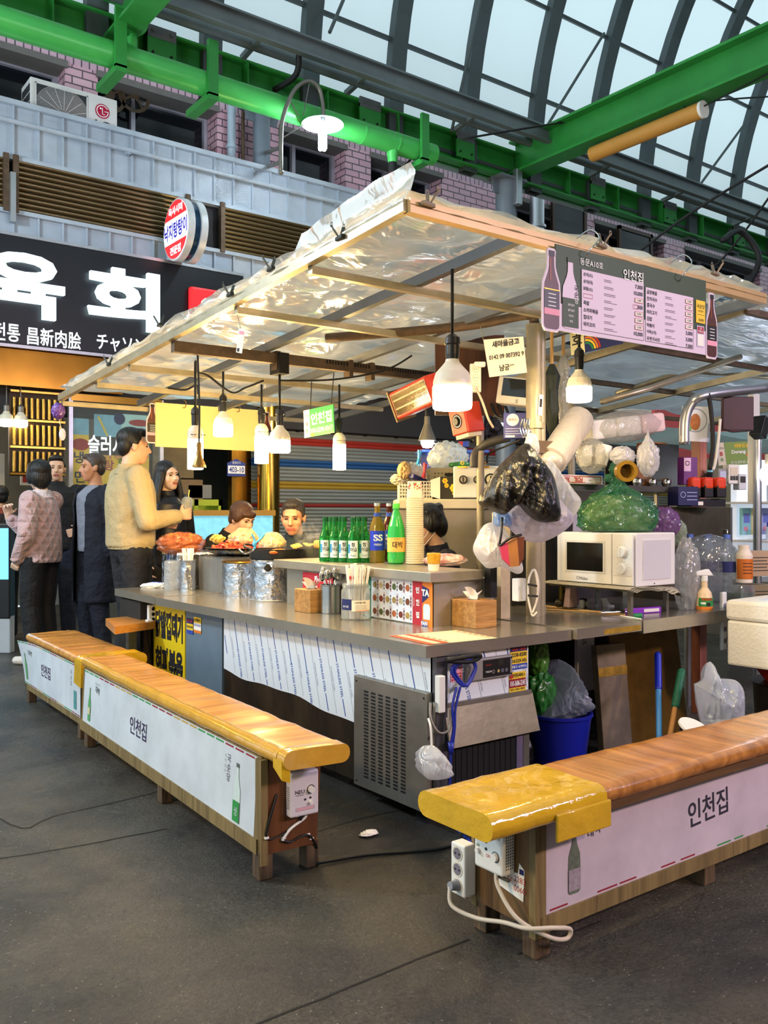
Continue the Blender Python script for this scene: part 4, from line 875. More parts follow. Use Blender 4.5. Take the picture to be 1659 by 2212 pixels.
# ================================================================== counter fridge
fr = thing('counter_fridge','steel counter fridge wrapped in white protective film with slanted blue lines','fridge',(2.2,2.62,0))
filmw = mat('protect_film','#dfe6ee',.3,0,.05,4);fblu = mat('film_blue','#2e56b0',.5);fgry = mat('film_grey','#7c8494',.6);grime = mat('grimy_steel','#4a3a28',.5,.4,.7,5,.1,20,sx=(1,1,.4),col2='#14120f')
b = B();b.box(0,.515,.005,1.745,.07,HT - .047,grime);b.box(.02,.5,-.0,.005,.46,.66,grime);b.build('body',fr)
def stripes(b,M,top,bot,x0,x1,step=.135):
    """slanted print of the film: blue lines, thin grey lines and STEEL lettering, clipped between bot(x) and top(x)"""
    sl = .30;x = x0 - .3;k = 0
    while x < x1 + .1:
        pts = []
        for i in range(41):
            y = top - (top - .25) * i / 40;xx = x + (top - y) * sl
            if x0 < xx < x1 and y > bot(xx) + .004: pts.append((xx,y))
        if len(pts) > 3:
            a,c = pts[0],pts[-1]
            if k % 2 == 0:
                L = a[1] - c[1];cut = rnd.uniform(.25,.6)
                m1 = (a[0] + (c[0] - a[0]) * cut,a[1] + (c[1] - a[1]) * cut)
                b.line([a,m1],.0045,fblu,M,.0015);q = min(1,cut + .155 / max(L,.01));m2 = (a[0] + (c[0] - a[0]) * q,a[1] + (c[1] - a[1]) * q)
                if q < 1: b.line([m2,c],.0045,fblu,M,.0015)
                if L * (q - cut) > .12: b.text('STAINLESS STEEL',(m1[0] + m2[0]) / 2,(m1[1] + m2[1]) / 2,.016,fblu,M,.0018,w=.15,rotz=-73.5)
            else:
                b.line([a,c],.0014,fgry,M,.0015)
                if a[1] - c[1] > .16: b.text('STAINLESS STEEL',a[0] + (c[0] - a[0]) * .55 + .012,a[1] + (c[1] - a[1]) * .55,.008,fgry,M,.0018,w=.11,rotz=-73.5)
        x += step / 2;k += 1
M = frame((-.004,1.745,0),(0,-1,0),(0,0,1))   # film on the bench side, x runs towards the near corner
bw = lambda x: .375 - .010 * math.sin(x * 7) + .004 * math.sin(x * 17 + 1) - .05 * min(1,x / 1.2)
b = B();N_ = 40;pts = [(1.735 * i / N_,bw(1.735 * i / N_)) for i in range(N_ + 1)]
for (a,ya),(c,yc) in zip(pts,pts[1:]): b.flat([(a,ya),(c,yc),(c,.668),(a,.668)],filmw,M)
stripes(b,M,.662,bw,.01,1.73);b.build('protective_film',fr)
M = frame((0,-.002,0),(1,0,0),(0,0,1))
b = B();b.rect(.03,.46,.515,.668,filmw,M);stripes(b,M,.664,lambda x: .462,.04,.51,.13);b.build('protective_film',fr)
# vent panel with slots
M = frame((-.03,.487,.068),(0,-1,0),(0,0,1));b = B();steelp = mat('vent_panel_steel','#948e84',.42,.65,.3,6,.05,25)
b.box(0,.487,0,.462,-.026,0,steelp,.003,M);slot = mat('slot_dark','#100f0e',.7)
for i in range(6):
    for j in range(26):
        x = .09 + i * .05;y = .05 + j * .0142;w_,h_ = .017,.0042
        b.flat([(x - w_,y),(x - w_ + .004,y - h_),(x + w_ - .004,y - h_),(x + w_,y),(x + w_ - .004,y + h_),(x - w_ + .004,y + h_)],slot,M,.001)
for x,y in ((.02,.02),(.467,.02),(.02,.44),(.467,.44)): b.disc(x,y,.005,slot,M,.0012,10)
b.build('vent_panel',fr)
# hinged flap, opening, frame posts
b = B();b.hexa([(.05,-.045,.315),(.54,-.045,.315),(.54,-.037,.315),(.05,-.037,.315),(.045,-.012,.468),(.53,-.012,.468),(.53,-.004,.468),(.045,-.004,.468)],mat('flap_steel','#b0a68c',.4,.65,.35,5,.08,18));b.box(.045,.52,-.018,0,.466,.482,steelp);b.build('flap',fr)
b = B();b.box(.06,.46,-.004,.0,.07,.315,dark);[b.box(.08 + k * .03,.083 + k * .03,-.007,-.004,.09,.30,mat('coil_grey','#1d1f24',.5)) for k in range(12)];b.build('condenser_bay',fr)
b = B();b.box(.0,.055,-.02,.02,.05,.668,mat('corner_post','#6a6a70',.4,.6,.4,8));b.build('corner_post',fr)
b = B();b.box(.44,.475,-.01,.02,.05,.315,mat('post_violet','#6d6280',.5,0,.3,6));b.box(.48,.515,-.008,.02,.05,.46,steel_d);b.build('side_post',fr)
b = B();cpn = mat('control_grey','#8f8a86',.4,0,.1,4);b.box(.155,.40,-.026,-.002,.555,.640,cpn,.005)
M = frame((0,-.0275,0),(1,0,0),(0,0,1));b.rect(.235,.563,.385,.632,black,M,0);b.rect(.315,.605,.345,.628,mat('lcd_dark','#2a2c26',.3),M,.001);b.text('DIGITAL',.265,.612,.006,redp,M,.001);b.text('FREEZER',.265,.585,.006,whitep,M,.001)
for x,c_ in ((.29,black),(.318,yellow),(.34,blue),(.362,blue)): b.ring(x,.583,.004,.008,steel,M,.0015,12);b.disc(x,.583,.006,c_,M,.001,12)
for x,y in ((.165,.63),(.392,.63),(.165,.565),(.392,.565)): b.disc(x,y,.004,black,M,.001,10)
b.build('control_panel',fr)
def sticker(b,x,y,w,h,rows,M,z=.003):
    for (f0,f1,col_,txt,tc_,hh) in rows:
        b.rect(x,y + h * f0,x + w,y + h * f1,col_,M,z)
        if txt: b.text(txt,x + w / 2,y + h * (f0 + f1) / 2,h * (f1 - f0) * hh,tc_,M,z + .001,w=w * .9,bold=.02)
M = frame((0,-.002,0),(1,0,0),(0,0,1));b = B()
sticker(b,.408,.572,.098,.094,[(0,.24,blue,'냉동고 쇼케이스',whitep,.5),(.24,.50,yellow,'010-5239-3455',ink,.6),(.50,.78,yellow,'2238-8200',ink,.6),(.78,1,navy,'응응',redp,.6)],M);b.build('service_sticker',fr)
b = B();sticker(b,.402,.468,.095,.094,[(0,.16,yellow,'업소용 쇼케이스 제빙기',ink,.6),(.16,.32,yellow,'냉동고 냉장고 에어컨',ink,.6),(.32,.70,mat('maroon_print','#8c1c2c',.5),'010-3686-2345',whitep,.62),(.70,1,yellow,'우성냉동써비스',ink,.62)],M);b.disc(.412,.546,.010,redp,M,.005,14);b.build('service_sticker',fr)
b = B();sticker(b,.085,.56,.06,.07,[(0,.6,pinkp,'',ink,.5),(.6,1,pinkp,'10-4952',ink,.6)],M);[b.rect(.09 + i * .013,.565 + j * .011,.098 + i * .013,.571 + j * .011,redp,M,.005) for i in range(4) for j in range(3)];b.build('pink_sticker',fr)
b = B();b.box(-.01,.02,-.05,-.02,.46,.60,white,.004);b.build('white_cover',fr)
b = B()
for k,(x,r_) in enumerate(((.11,.055),(.12,.05))): b.tube([(x - r_,-.05,.63),(x,-.06 - .01 * k,.655),(x + r_,-.05,.63),(x + r_,-.05,.60),(x,-.055,.55),(x - r_,-.05,.60),(x - r_,-.05,.63)],.006,mat('cord_blue','#20309c',.4),8)
b.tube([(.07,-.055,.55),(.045,-.06,.48),(.05,-.06,.40),(.042,-.055,.33),(.042,-.05,.2),(.04,-.04,.06),(.05,-.1,.012),(.0,-.28,.008)],.005,mat('cord_blue'),8)
b.tube([(.09,-.055,.55),(.06,-.06,.47),(.055,-.062,.40),(.05,-.055,.33)],.005,mat('cord_blue'),8);b.tube([(.042,-.055,.345),(.042,-.055,.30)],lambda t: .014 - .006 * t,mat('cord_blue'),10);b.build('power_cord',fr)
b = B();b.tube([(.02,-.05,.655),(.12,-.08,.668),(.2,-.05,.655),(.12,-.07,.645),(.02,-.05,.655)],.009,rubber,8);b.build('cable_loop',fr)
b = B();b.tube([(-.03,-.02,.5),(-.045,-.04,.44),(-.02,-.06,.39),(.03,-.06,.40),(.045,-.05,.47)],.006,steel_d,8);b.tube([(-.02,-.03,.5),(-.03,-.035,.35),(-.025,-.04,.26)],.006,steel_d,8);b.build('drain_hose',fr)
for x,y in ((.03,.08),(.42,.08),(.03,1.6),(.42,1.6)): b = B();b.box(x,x + .06,y,y + .06,0,.07,dark);b.build('foot',fr)
q = on_d(935,1655,3.25);t = thing('plastic_bag','small white plastic bag tied to the drain hose of the fridge','bag',q);wb = film('white_bag_film','#e8e8ee',.12,.4,.2,.9,14)
BAG_AT = t
b = B();b.tube([(-.005,0,.06),(-.01,0,.14),(-.005,.02,.17)],.004,paper,6);b.build('tie',t)
# grey-blue side panel and yellow menu panel on the bench side
b = B();b.box(2.19,2.24,4.375,4.835,.06,.668,mat('panel_blue_grey','#6f8496',.45,.2,.2,5));o = b.build('metal_board');tag(o,'plain grey blue panel under the counter with two phone stickers','panel')
M = frame((2.188,4.835,0),(0,-1,0),(0,0,1));b = B()
sticker(b,.02,.52,.085,.09,[(0,.25,blue,'',ink,.5),(.25,.65,yellow,'010-5239-3455',ink,.4),(.65,1,navy,'응응',redp,.5)],M,.002);I_ = o;b.build('phone_sticker',o)
b = B();sticker(b,.115,.535,.095,.09,[(0,.18,orange,'',ink,.5),(.18,.38,paper,'',ink,.5),(.38,.62,paper,'2272-0123',blue,.6),(.62,1,yellow,'수리써비스',ink,.6)],M,.002);b.build('phone_sticker',o)
yp = thing('yellow_menu_panel','yellow panel with thick black dish names under the counter end','sign',(2.185,5.30,.06));M = frame((0,0,0),(0,-1,0),(0,0,1));b = B();b.box(0,.462,0,.605,-.02,0,mat('panel_yellow','#e8c81e',.4,0,.08,5),0,M);b.build('board',yp)
b = B();b.text('닭발껍데기',.235,.475,.17,ink,M,.002,w=.40,bold=.05);b.text('허파볶음',.235,.255,.17,ink,M,.002,w=.40,bold=.05);b.text('냉면',.29,.03,.12,ink,M,.002,w=.16,bold=.05);b.box(.10,.17,-.0,.07,0,.004,paper,.01,M);b.build('lettering',yp)
# small side seat and power strip beyond the yellow panel
st = thing('plank_stool','short wooden plank seat sticking out past the yellow panel','seat',on_z(285,1345,.54));c = st.location
P0,P1,P2,P3 = (on_z(*p) - c for p in ((228,1336,.55),(248,1354,.55),(336,1342,.55),(328,1326,.55)))
dn = V((0,0,-.045));b = B();b.hexa([tuple(p + dn) for p in (P0,P1,P2,P3)] + [tuple(p) for p in (P0,P1,P2,P3)],wood('seat_wood','#c68a44','#a86a2c','X'));b.build('plank',st)
b = B();z0 = -c.z;b.box(-.02,.03,-.0,.05,z0,-.05,steel_d);b.box(.08,.12,.0,.05,z0,-.05,rust);b.build('leg',st)
pw = thing('power_strip','white power strip screwed to the counter end above the side seat','power strip',on_d(327,1325,5.55));b = B();b.box(-.03,.03,-.03,0,-.06,.055,white,.006);M = frame((0,-.031,0),(1,0,0),(0,0,1))
for k in range(3): b.disc(0,-.035 + k * .033,.012,dark,M,.001,14)
b.build('strip',pw);b = B();b.tube([(-.01,-.03,-.04),(-.06,-.06,-.05),(-.05,-.06,-.12),(-.01,-.02,-.3),(.0,.0,-.5)],.006,rubber,8);b.box(-.055,-.015,-.07,-.03,-.07,-.03,white,.008);b.build('plug_cord',pw)
# ================================================================== benches
def bench_wood(ax): return wood('bench_wood_' + ax,'#d9a052','#b0702e',ax,.7,.22,.5)
ply = wood('plywood_end','#6a3e1e','#3c2010','Z',.8,.45,.1);edge_m = wood('board_edge','#8a7448','#5c4a2a','Z',1,.6,0);sign_w = mat('sign_board_white','#cdd3da',.5,0,.22,5);leg_m = wood('leg_wood','#6d543a','#241a12','Z',1.4,.7,0)
vio = mat('print_violet','#3a2f52',.6)
def bench_sign(b,M,L,H,worn=False,sc=1.0):
    """printed banner of a bench: dark handwritten name in the middle, a bottle at either end, coloured rules"""
    for k in range(24):
        c_ = (greenp,mat('maroon_print','#7a2a38',.5),mat('mustard_print','#b8923c',.5))[(k // 3) % 3]
        for y in (.004,H - .010): b.rect(L * k / 24,y,L * (k + .8) / 24,y + .006,c_,M,.001)
    b.text('인천집',L * (.5 if worn else .42),H * .52,H * .27,vio,M,.0015,bold=.012)
# ---- long bench beside the counter
def bench(at,L,lab,seat_w=.30,zt=.45,name_len=None,over=.25,dist=0):
    t = thing('wooden_bench',lab,'bench',at)
    return t
lb = thing('wooden_bench','long bench with tape wrapped wooden seat and white sign side facing the aisle','bench',(1.42,2.62,0),-2.7)
L = 2.08
def seat(b,x0,x1,y0,y1,z0,z1,m,n=40,seed=0):
    """padded plank under shiny tape: rounded edges, wavy surface"""
    bm = bmesh.new();pr = []
    w = x1 - x0;h = z1 - z0;r_ = h * .48
    sec = []
    for (cx_,cz_,a0,a1) in ((x1 - r_,z0 + r_,-90,0),(x1 - r_,z1 - r_,0,90),(x0 + r_,z1 - r_,90,180),(x0 + r_,z0 + r_,180,270)):
        sec += [(cx_ + r_ * math.cos(math.radians(a0 + (a1 - a0) * i / 4)),cz_ + r_ * math.sin(math.radians(a0 + (a1 - a0) * i / 4))) for i in range(5)]
    # extra points across the top face
    i_top = 10;sec = sec[:10] + [(x1 - r_ - (w - 2 * r_) * k / 7,z1) for k in range(1,7)] + sec[10:]
    k = len(sec);vs = []
    for i in range(n + 1):
        y = y0 + (y1 - y0) * i / n
        for (x,z) in sec:
            dz = .0035 * NZ.noise(V((x * 8,y * 9,seed))) + .0025 * NZ.noise(V((x * 3,y * 40,seed)))
            vs.append((x + .002 * NZ.noise(V((y * 14,z * 30,seed))),y,z + dz))
    fs = [(i * k + j,i * k + (j + 1) % k,(i + 1) * k + (j + 1) % k,(i + 1) * k + j) for i in range(n) for j in range(k)]
    b.add(vs,fs,m,True);b.add(vs,[tuple(range(k - 1,-1,-1)),tuple(range(n * k,n * k + k))],m,False)
bwY = bench_wood('X');tape2 = mat('amber_tape','#dca43a',.18,0,.2,5,.35,16,coat=.8)
b = B();seat(b,.03,.268,-.17,L - .0,.405,.455,bwY,60,1);b.build('seat',lb)
b = B()
def wrap(b,y0,y1,x0,x1,z0,z1,m,n=8,seed=3): seat(b,x0,x1,y0,y1,z0,z1,m,n,seed)
wrap(b,-.177,-.12,.026,.272,.398,.460,tape2);b.hexa([(.024,-.165,.37),(.05,-.173,.36),(.06,-.115,.40),(.024,-.105,.40),(.024,-.165,.43),(.05,-.175,.43),(.06,-.115,.43),(.024,-.105,.43)],tapey);b.build('tape_end',lb)
b = B();wrap(b,-.125,L,.024,.075,.402,.4575,tape2,40,5);b.build('tape_edge',lb)
b = B();b.hexa([(.02,0,.10),(.045,0,.10),(.045,L,.10),(.02,L,.10),(.035,0,.405),(.06,0,.405),(.06,L,.405),(.035,L,.405)],edge_m);b.box(.015,.05,0,L,.085,.135,edge_m);sbd = b.build('side_board',lb)
sb_ = V((.0145,0,.298)).normalized();M = frame((.0195,L - .03,.112),(0,-1,0),(.015,0,.3));LL,HH = L - .06,.288
b = B();b.box(0,LL,0,HH,-.004,0,sign_w,0,M);bench_sign(b,M,LL,HH)
flat_bottle(b,.11,.04,.17,.045,M,.002,body=mat('faded_green_print','#5a9a62',.5),cap=mat('faded_grey','#8a9a8a',.5));b.rect(.09,.075,.13,.11,mat('faded_cream','#c8c49a',.5),M,.004);b.text('대박',.235,.215,.035,ink,M,.002,bold=.01,rotz=-8);b.text('서울장수생막걸리',.23,.245,.010,mat('faded_grey'),M,.002)
x = LL - .14;flat_bottle(b,x,.03,.205,.055,M,.002,body=mat('faded_pale','#c2d0cc',.5),cap=mat('print_grey','#55605c',.5));b.rect(x - .026,.034,x + .026,.105,greenp,M,.004);b.text('생',x,.07,.03,mat('faded_pale'),M,.005)
for k,s in enumerate('국순당'): b.text(s,x - .075,.235 - k * .033,.028,vio,M,.002)
for k,s in enumerate('생막걸리'): b.text(s,x - .105,.24 - k * .018,.012,mat('faded_grey'),M,.002)
b.build('sign_panel',sbd)
b = B();b.hexa([(.03,-.018,.085),(.235,-.018,.085),(.235,.0,.085),(.03,.0,.085),(.055,-.018,.405),(.255,-.018,.405),(.255,.0,.405),(.055,.0,.405)],ply);b.box(.022,.048,-.022,.02,.05,.40,edge_m);b.build('end_panel',lb)
for x,y in ((.02,-.015),(.20,-.01),(.03,.92),(.2,.92),(.03,L - .08),(.2,L - .08)): b = B();b.box(x,x + .05,y,y + .055,0,.095,leg_m,.004);b.build('leg',lb)
b = B();b.hexa([(.225,0,.10),(.235,0,.10),(.235,L,.10),(.225,L,.10),(.245,0,.405),(.255,0,.405),(.255,L,.405),(.245,L,.405)],ply);b.build('rear_board',lb)
hc = mat('heater_box','#d9d3da',.4,0,.08,6)
ct = thing('heat_controller','pale temperature control box with a dial on the end of the long bench','control box',(1.42 + .115,2.597,.20),-2.7);b = B();b.box(0,.108,-.035,0,0,.15,hc,.006);b.build('case',ct)
M = frame((0,-.0355,0),(1,0,0),(0,0,1));case = KIDS(ct)[0];b = B();b.text('NEU',.035,.083,.013,ink,M,.001);b.line([(.02,.072),(.05,.072)],.0015,ink,M,.001);b.ring(.077,.086,.013,.0155,ink,M,.001,20);b.disc(.055,.055,.004,ink,M,.001,12);b.disc(.075,.058,.004,ink,M,.001,12);b.outline(.02,.02,.09,.03,.001,redp,M,.001);b.line([(.026,.025),(.084,.025)],.0035,mat('pink_print'),M,.001);b.build('front_label',case)
for x,z,r_ in ((.077,.086,.011),(.075,.044,.006)): b = B();b.cyl((x,-.035,z),(x,-.047,z),r_,white);b.build('knob',case)
b = B();Ms = frame((-.0006,-.003,0),(0,-1,0),(0,0,1));[b.line([(.006,.03 + k * .007),(.026,.03 + k * .007)],.002,dark,Ms,.0005) for k in range(11)];b.build('vent_slots',case)
cb = ct;O_ = V((1.42,2.60,0));kz_ = .70;shift = lambda b: setattr(b,'v',[tuple(V((p[0],p[1],p[2] * kz_)) + O_) for p in b.v]);b = B()
b.tube([(.08,-.005,.40),(.06,-.01,.33),(.045,-.008,.26),(.04,-.006,.21),(.06,-.008,.195),(.12,-.01,.215),(.165,-.015,.25),(.17,-.015,.285)],.0042,black,8);shift(b);b.build('black_cord',cb,True)
b = B();b.tube([(.19,-.015,.285),(.18,-.015,.26),(.13,-.012,.225),(.105,-.01,.19),(.10,-.008,.175)],.006,white,8);b.tube([(.10,-.008,.175),(.13,-.01,.16),(.17,-.012,.175),(.20,-.01,.17),(.225,-.008,.13),(.24,.0,.09)],.005,black,8);shift(b);b.build('white_cord',cb,True)
b = B();[b.box(x - .008,x + .008,-.012,0,z - .006,z + .006,white,.003) for x,z in ((.04,.205),(.105,.185),(.20,.172),(.215,.148),(.16,.275))];shift(b);b.build('cable_clip',cb,True)
fc = B();fc.tube([(1.66,2.6,.01),(1.85,2.56,.008),(2.1,2.45,.008),(2.22,2.48,.02),(2.24,2.56,.08)],.006,rubber,8);tag(fc.build('floor_cord'),'black cord running over the floor between bench and fridge','cord')
# ---- far short bench
sb = thing('wooden_bench','shorter bench at the far end of the row with a curling white sign side','bench',(1.57,4.79,0),-2);L = 1.22
b = B();seat(b,-.0,.33,0,L,.385,.435,bench_wood('X'),40,7);b.build('seat',sb);b = B();wrap(b,-.05,.07,-.012,.345,.377,.449,tapey,6,2);b.hexa([(-.02,-.06,.29),(-.008,-.06,.29),(-.008,.07,.30),(-.02,.07,.30),(-.014,-.05,.43),(.0,-.05,.43),(.0,.07,.43),(-.014,.07,.43)],tapey);b.build('tape_wrap',sb)
b = B();b.box(.0,.03,0,L,.08,.385,edge_m);b.box(.24,.26,0,L,.08,.385,ply);b.box(0.0,.26,L - .02,L,.08,.385,ply);sbd = b.build('side_board',sb)
M = frame((-.004,L,.12),(0,-1,0),(0,0,1));b = B()
cur = lambda x: .05 * max(0,1 - x / .35) ** 2
def curl(o):
    o.v = [(v[0] - cur(L - v[1]) * max(0,(v[2] - .12) / .28) ** 1.5,v[1],v[2]) for v in o.v]
b.grid(lambda u,v: V((L * u,.275 * v,0)),24,6,sign_w,True,M);bench_sign(b,M,L,.275);flat_bottle(b,.07,.03,.17,.04,M,.002,body=mat('faded_green_print'),cap=mat('faded_grey'));b.text('대박',.17,.21,.035,ink,M,.002,rotz=-6);b.rect(L - .12,.03,L - .07,.13,mat('faded_teal','#5a9c9c',.5,0,.4,40),M,.002)
for k,s in enumerate('국순당'): b.text(s,L - .17,.22 - k * .03,.026,vio,M,.002)
curl(b);b.build('sign_panel',sbd)
for x,y in ((0,.02),(.2,.02),(0,L - .08),(.2,L - .08)): b = B();b.box(x,x + .05,y,y + .05,0,.085,leg_m,.004);b.build('leg',sb)
# ---- bench along the other aisle
rb = thing('wooden_bench','bench with yellow taped end and a faded worn sign side, nearest the lens','bench',(1.80,1.70,0));L = 2.6
b = B();seat(b,-.23,L,-.075,.19,.40,.452,wood('bench_wood_dark','#b06c2a','#6e3a12','X',.55,.22,.4),60,9) if 0 else None
bmx = B();seat(bmx,-.075,.205,-L,.24,.398,.450,wood('bench_wood_orange','#c98642','#86501e','Y',.5,.2,.5),60,9)
# the seat runs along X: turn the section about z
bmx.v = [(-v[1],v[0],v[2]) for v in bmx.v];bmx.f = [f for f in bmx.f];bmx.build('seat',rb)
b = B();seat(b,-.083,.213,-.19,.248,.388,.459,tapey,14,4);b.v = [(-v[1],v[0],v[2]) for v in b.v]
b.box(-.02,.20,-.090,-.080,.345,.42,tapey,.004);b.build('tape_end',rb)
b = B();b.hexa([(0,-.005,.075),(L,-.005,.075),(L,.02,.075),(0,.02,.075),(0,-.005,.40),(L,-.005,.40),(L,.02,.40),(0,.02,.40)],edge_m);b.box(0,L,-.014,.0,.07,.115,edge_m);b.box(.2,L,-.06,-.01,.375,.40,wood('seat_edge','#6a4a2c','#3a2614','X',.6,.3,.3));sbd = b.build('side_board',rb)
M = frame((.02,-.0065,.115),(1,0,0),(0,0,1));b = B();faded = mat('faded_board','#cbbcc8',.5,0,.25,4)
b.rect(0,0,L,.255,faded,M);
for k in range(26): 
    if k % 3 != 1: b.rect(.02 + k * .1,.006,.07 + k * .1 + rnd.uniform(0,.04),.011,(mat('maroon_print','#7a2a38',.5),greenp)[k // 8 % 2],M,.001)
    if k % 4 != 2 and k > 2: b.rect(.02 + k * .1,.246,.09 + k * .1,.252,(mat('maroon_print'),greenp)[k // 6 % 2],M,.001)
b.text('인천집',.77,.145,.085,mat('worn_ink','#2c2838',.6),M,.0015,w=.22,bold=.01,rotz=3)
worn = mat('worn_green','#6b7466',.6,0,.5,60);flat_bottle(b,.12,.03,.19,.05,M,.0015,body=worn,cap=worn);b.rect(.095,.04,.145,.10,mat('worn_pale','#a99aa6',.6,0,.4,80),M,.003)
b.text('대박',.205,.19,.03,mat('worn_ink'),M,.0015,rotz=8);b.text('서울장수생막걸리',.215,.222,.011,mat('worn_ink'),M,.0015,rotz=6);b.build('sign_panel',sbd)
b = B();b.box(-.018,0,.01,.235,.085,.40,wood('ply_near','#7a5a34','#4a3218','Z',.8,.5,.1));b.box(-.022,.02,-.012,.012,.06,.40,edge_m);b.box(-.02,.0,.225,.245,.07,.40,edge_m);b.build('end_panel',rb)
for x,y in ((-.015,-.005),(-.015,.19),(.78,-.0),(.78,.19),(1.9,0)): b = B();b.box(x,x + .06,y,y + .05,0,.085,leg_m,.004);b.build('leg',rb)
b = B();b.box(0,L,.22,.235,.085,.40,ply);b.build('rear_board',rb)
# control box, power strip and cord on its end panel (facing -X)
Rf = Mx.Rotation(-PI / 2,4,'Z')
c2_ = thing('heat_controller','white control box with small display on the taped bench end','control box',(1.78,1.88,.215),-90);b = B();b.box(0,.115,-.05,0,0,.155,white,.008);b.build('case',c2_)
M = frame((0,-.0505,0),(1,0,0),(0,0,1));b = B();b.text('Silk Road',.058,.14,.008,mat('faded_grey'),M,.001);b.rect(.045,.108,.07,.128,black,M,.001);b.text('28.4',.058,.118,.009,whitep,M,.002);[b.disc(x,y,.0045,ink,M,.001,10) for x,y in ((.05,.082),(.05,.062))];[b.rect(x,y,x + .01,y + .008,mat('faded_grey'),M,.001) for x,y in ((.015,.112),(.015,.09),(.012,.06),(.095,.1))]
b.text('ON',.06,.045,.009,redp,M,.001);b.ring(.088,.05,.013,.015,ink,M,.001,18);case = KIDS(c2_)[0];b.build('front_label',case)
for x,r_ in ((.088,.011),(.02,.007)): b = B();b.cyl((x,-.05,.05),(x,-.06,.05),r_,white);b.build('knob',case)
b = B();b.box(.045,.07,-.006,0,.15,.18,white,.003);b.build('hanging_tab',c2_)
b = B();Ms = frame((.1155,-.004,0),(0,-1,0),(0,0,1));
for k in range(14):
    for j in range(4): b.disc(-.036 + j * .008,.02 + k * .008,.0022,dark,frame((.1156,0,0),(0,1,0),(0,0,1)),.0004,6)
b.build('vent_slots',case)
p2 = thing('power_strip','white three socket power strip on the taped bench end beside the control box','power strip',(1.775,1.955,.105),-90);b = B();b.box(-.025,.035,-.045,0,0,.15,white,.005);stp = b.build('strip',p2)
M = frame((0,-.0455,0),(1,0,0),(0,0,1))
for k in range(3):
    b = B();b.ring(.005,.03 + k * .046,.017,.021,cream,M,.001,20);b.disc(.005,.03 + k * .046,.0175,mat('socket_grey','#77707c',.5),M,.0008,20);b.disc(-.003,.03 + k * .046,.003,dark,M,.002,8);b.disc(.013,.03 + k * .046,.003,dark,M,.002,8);b.build('socket',stp)
b = B();b.cyl((.005,-.045,.03),(.005,-.075,.035),.016,mat('plug_clear','#8a8a90',.2,0,0,1),.012);b.build('plug',p2)
pc2 = c2_;O_ = V((1.78,1.70,0));kz_ = 1;b = B()
b.tube([(-.075,.255,.135),(-.085,.235,.09),(-.06,.16,.075),(-.04,.07,.09),(-.03,-.01,.10),(.03,-.05,.10),(.10,-.045,.075),(.09,-.04,.05),(.02,-.04,.075),(-.04,.02,.12),(-.045,.085,.18),(-.04,.1,.215)],.0062,mat('cord_pale','#cdbfae',.5),10,8);shift(b);b.build('power_cord',pc2,True)
b = B();b.tube([(-.01,.215,.40),(-.025,.20,.33),(-.03,.19,.25),(-.03,.14,.21),(-.03,.06,.205)],.005,mat('cord_olive','#4c4638',.5),8);shift(b);b.build('dark_cord',pc2,True)
ph = thing('phone_sticker','white sticker with red phone numbers below the control box on the bench end','sticker',(1.7812,1.835,.165),-90);M = frame((0,-.001,0),(1,0,0),(0,0,1));b = B();b.prism([(0,0),(.10,-.018),(.105,.07),(.085,.085),(.08,.055),(0,.05)],.0006,paper,M);b.text('010-5410',.04,.03,.018,redp,M,.001,w=.068,rotz=-6);b.text('2283',.086,.038,.016,redp,M,.001);b.text('0060',.086,.012,.016,redp,M,.001);b.rect(.085,.055,.103,.07,navy,M,.001);b.build('label',ph)
# litter
for (px,py),lab,s in zip(((797,1805),(1000,1785),(985,1790)),('crumpled white tissue on the floor between the two benches','scrap of white paper on the floor by the taped bench end',''),(.022,.02,.0)):
    if s: o = crumple((0,0,0),(s * 1.6,s,s * .55),paper,px,.5,3,24,16,0);o.v = [(x,y,z + s * .3) for x,y,z in o.v];ob = o.build('tissue_scrap');ob.location = on_z(px,py,0);tag(ob,lab,'litter')
# ================================================================== things on the long countertop
TZ = HT
foil = mat('crumpled_foil','#c4c6cc',.22,1,.1,20,1.0,16)
glassm = mat('green_glass','#34b052',.05,trans=.8,ior=1.3);glass_c = mat('clear_plastic','#f2f5f4',.08,trans=.92,ior=1.15)
bamboo = wood('bamboo','#b98a4c','#8a5f2a','X',2.2,.45,.1)
def curved_text(b,t,r,a0,z,h,m,w,bold=0.0):
    """text bent round a vertical cylinder of radius r, centred on angle a0 (radians)"""
    q = B();q.text(t,0,0,h,m,Mx.Identity(4),0,w=w,bold=bold)
    b.add([((r) * math.cos(a0 + x / r),r * math.sin(a0 + x / r),z + y) for x,y,_ in q.v],q.f,m)
def wrap_patch(b,r,a0,a1,z0,z1,m,n=14):
    vs = [(r * math.cos(a0 + (a1 - a0) * i / n),r * math.sin(a0 + (a1 - a0) * i / n),z) for z in (z0,z1) for i in range(n + 1)]
    b.add(vs,[(i,i + 1,n + 2 + i,n + 1 + i) for i in range(n)],m,True)
A0 = math.atan2(-.8,-.6)          # direction from a thing towards the lens
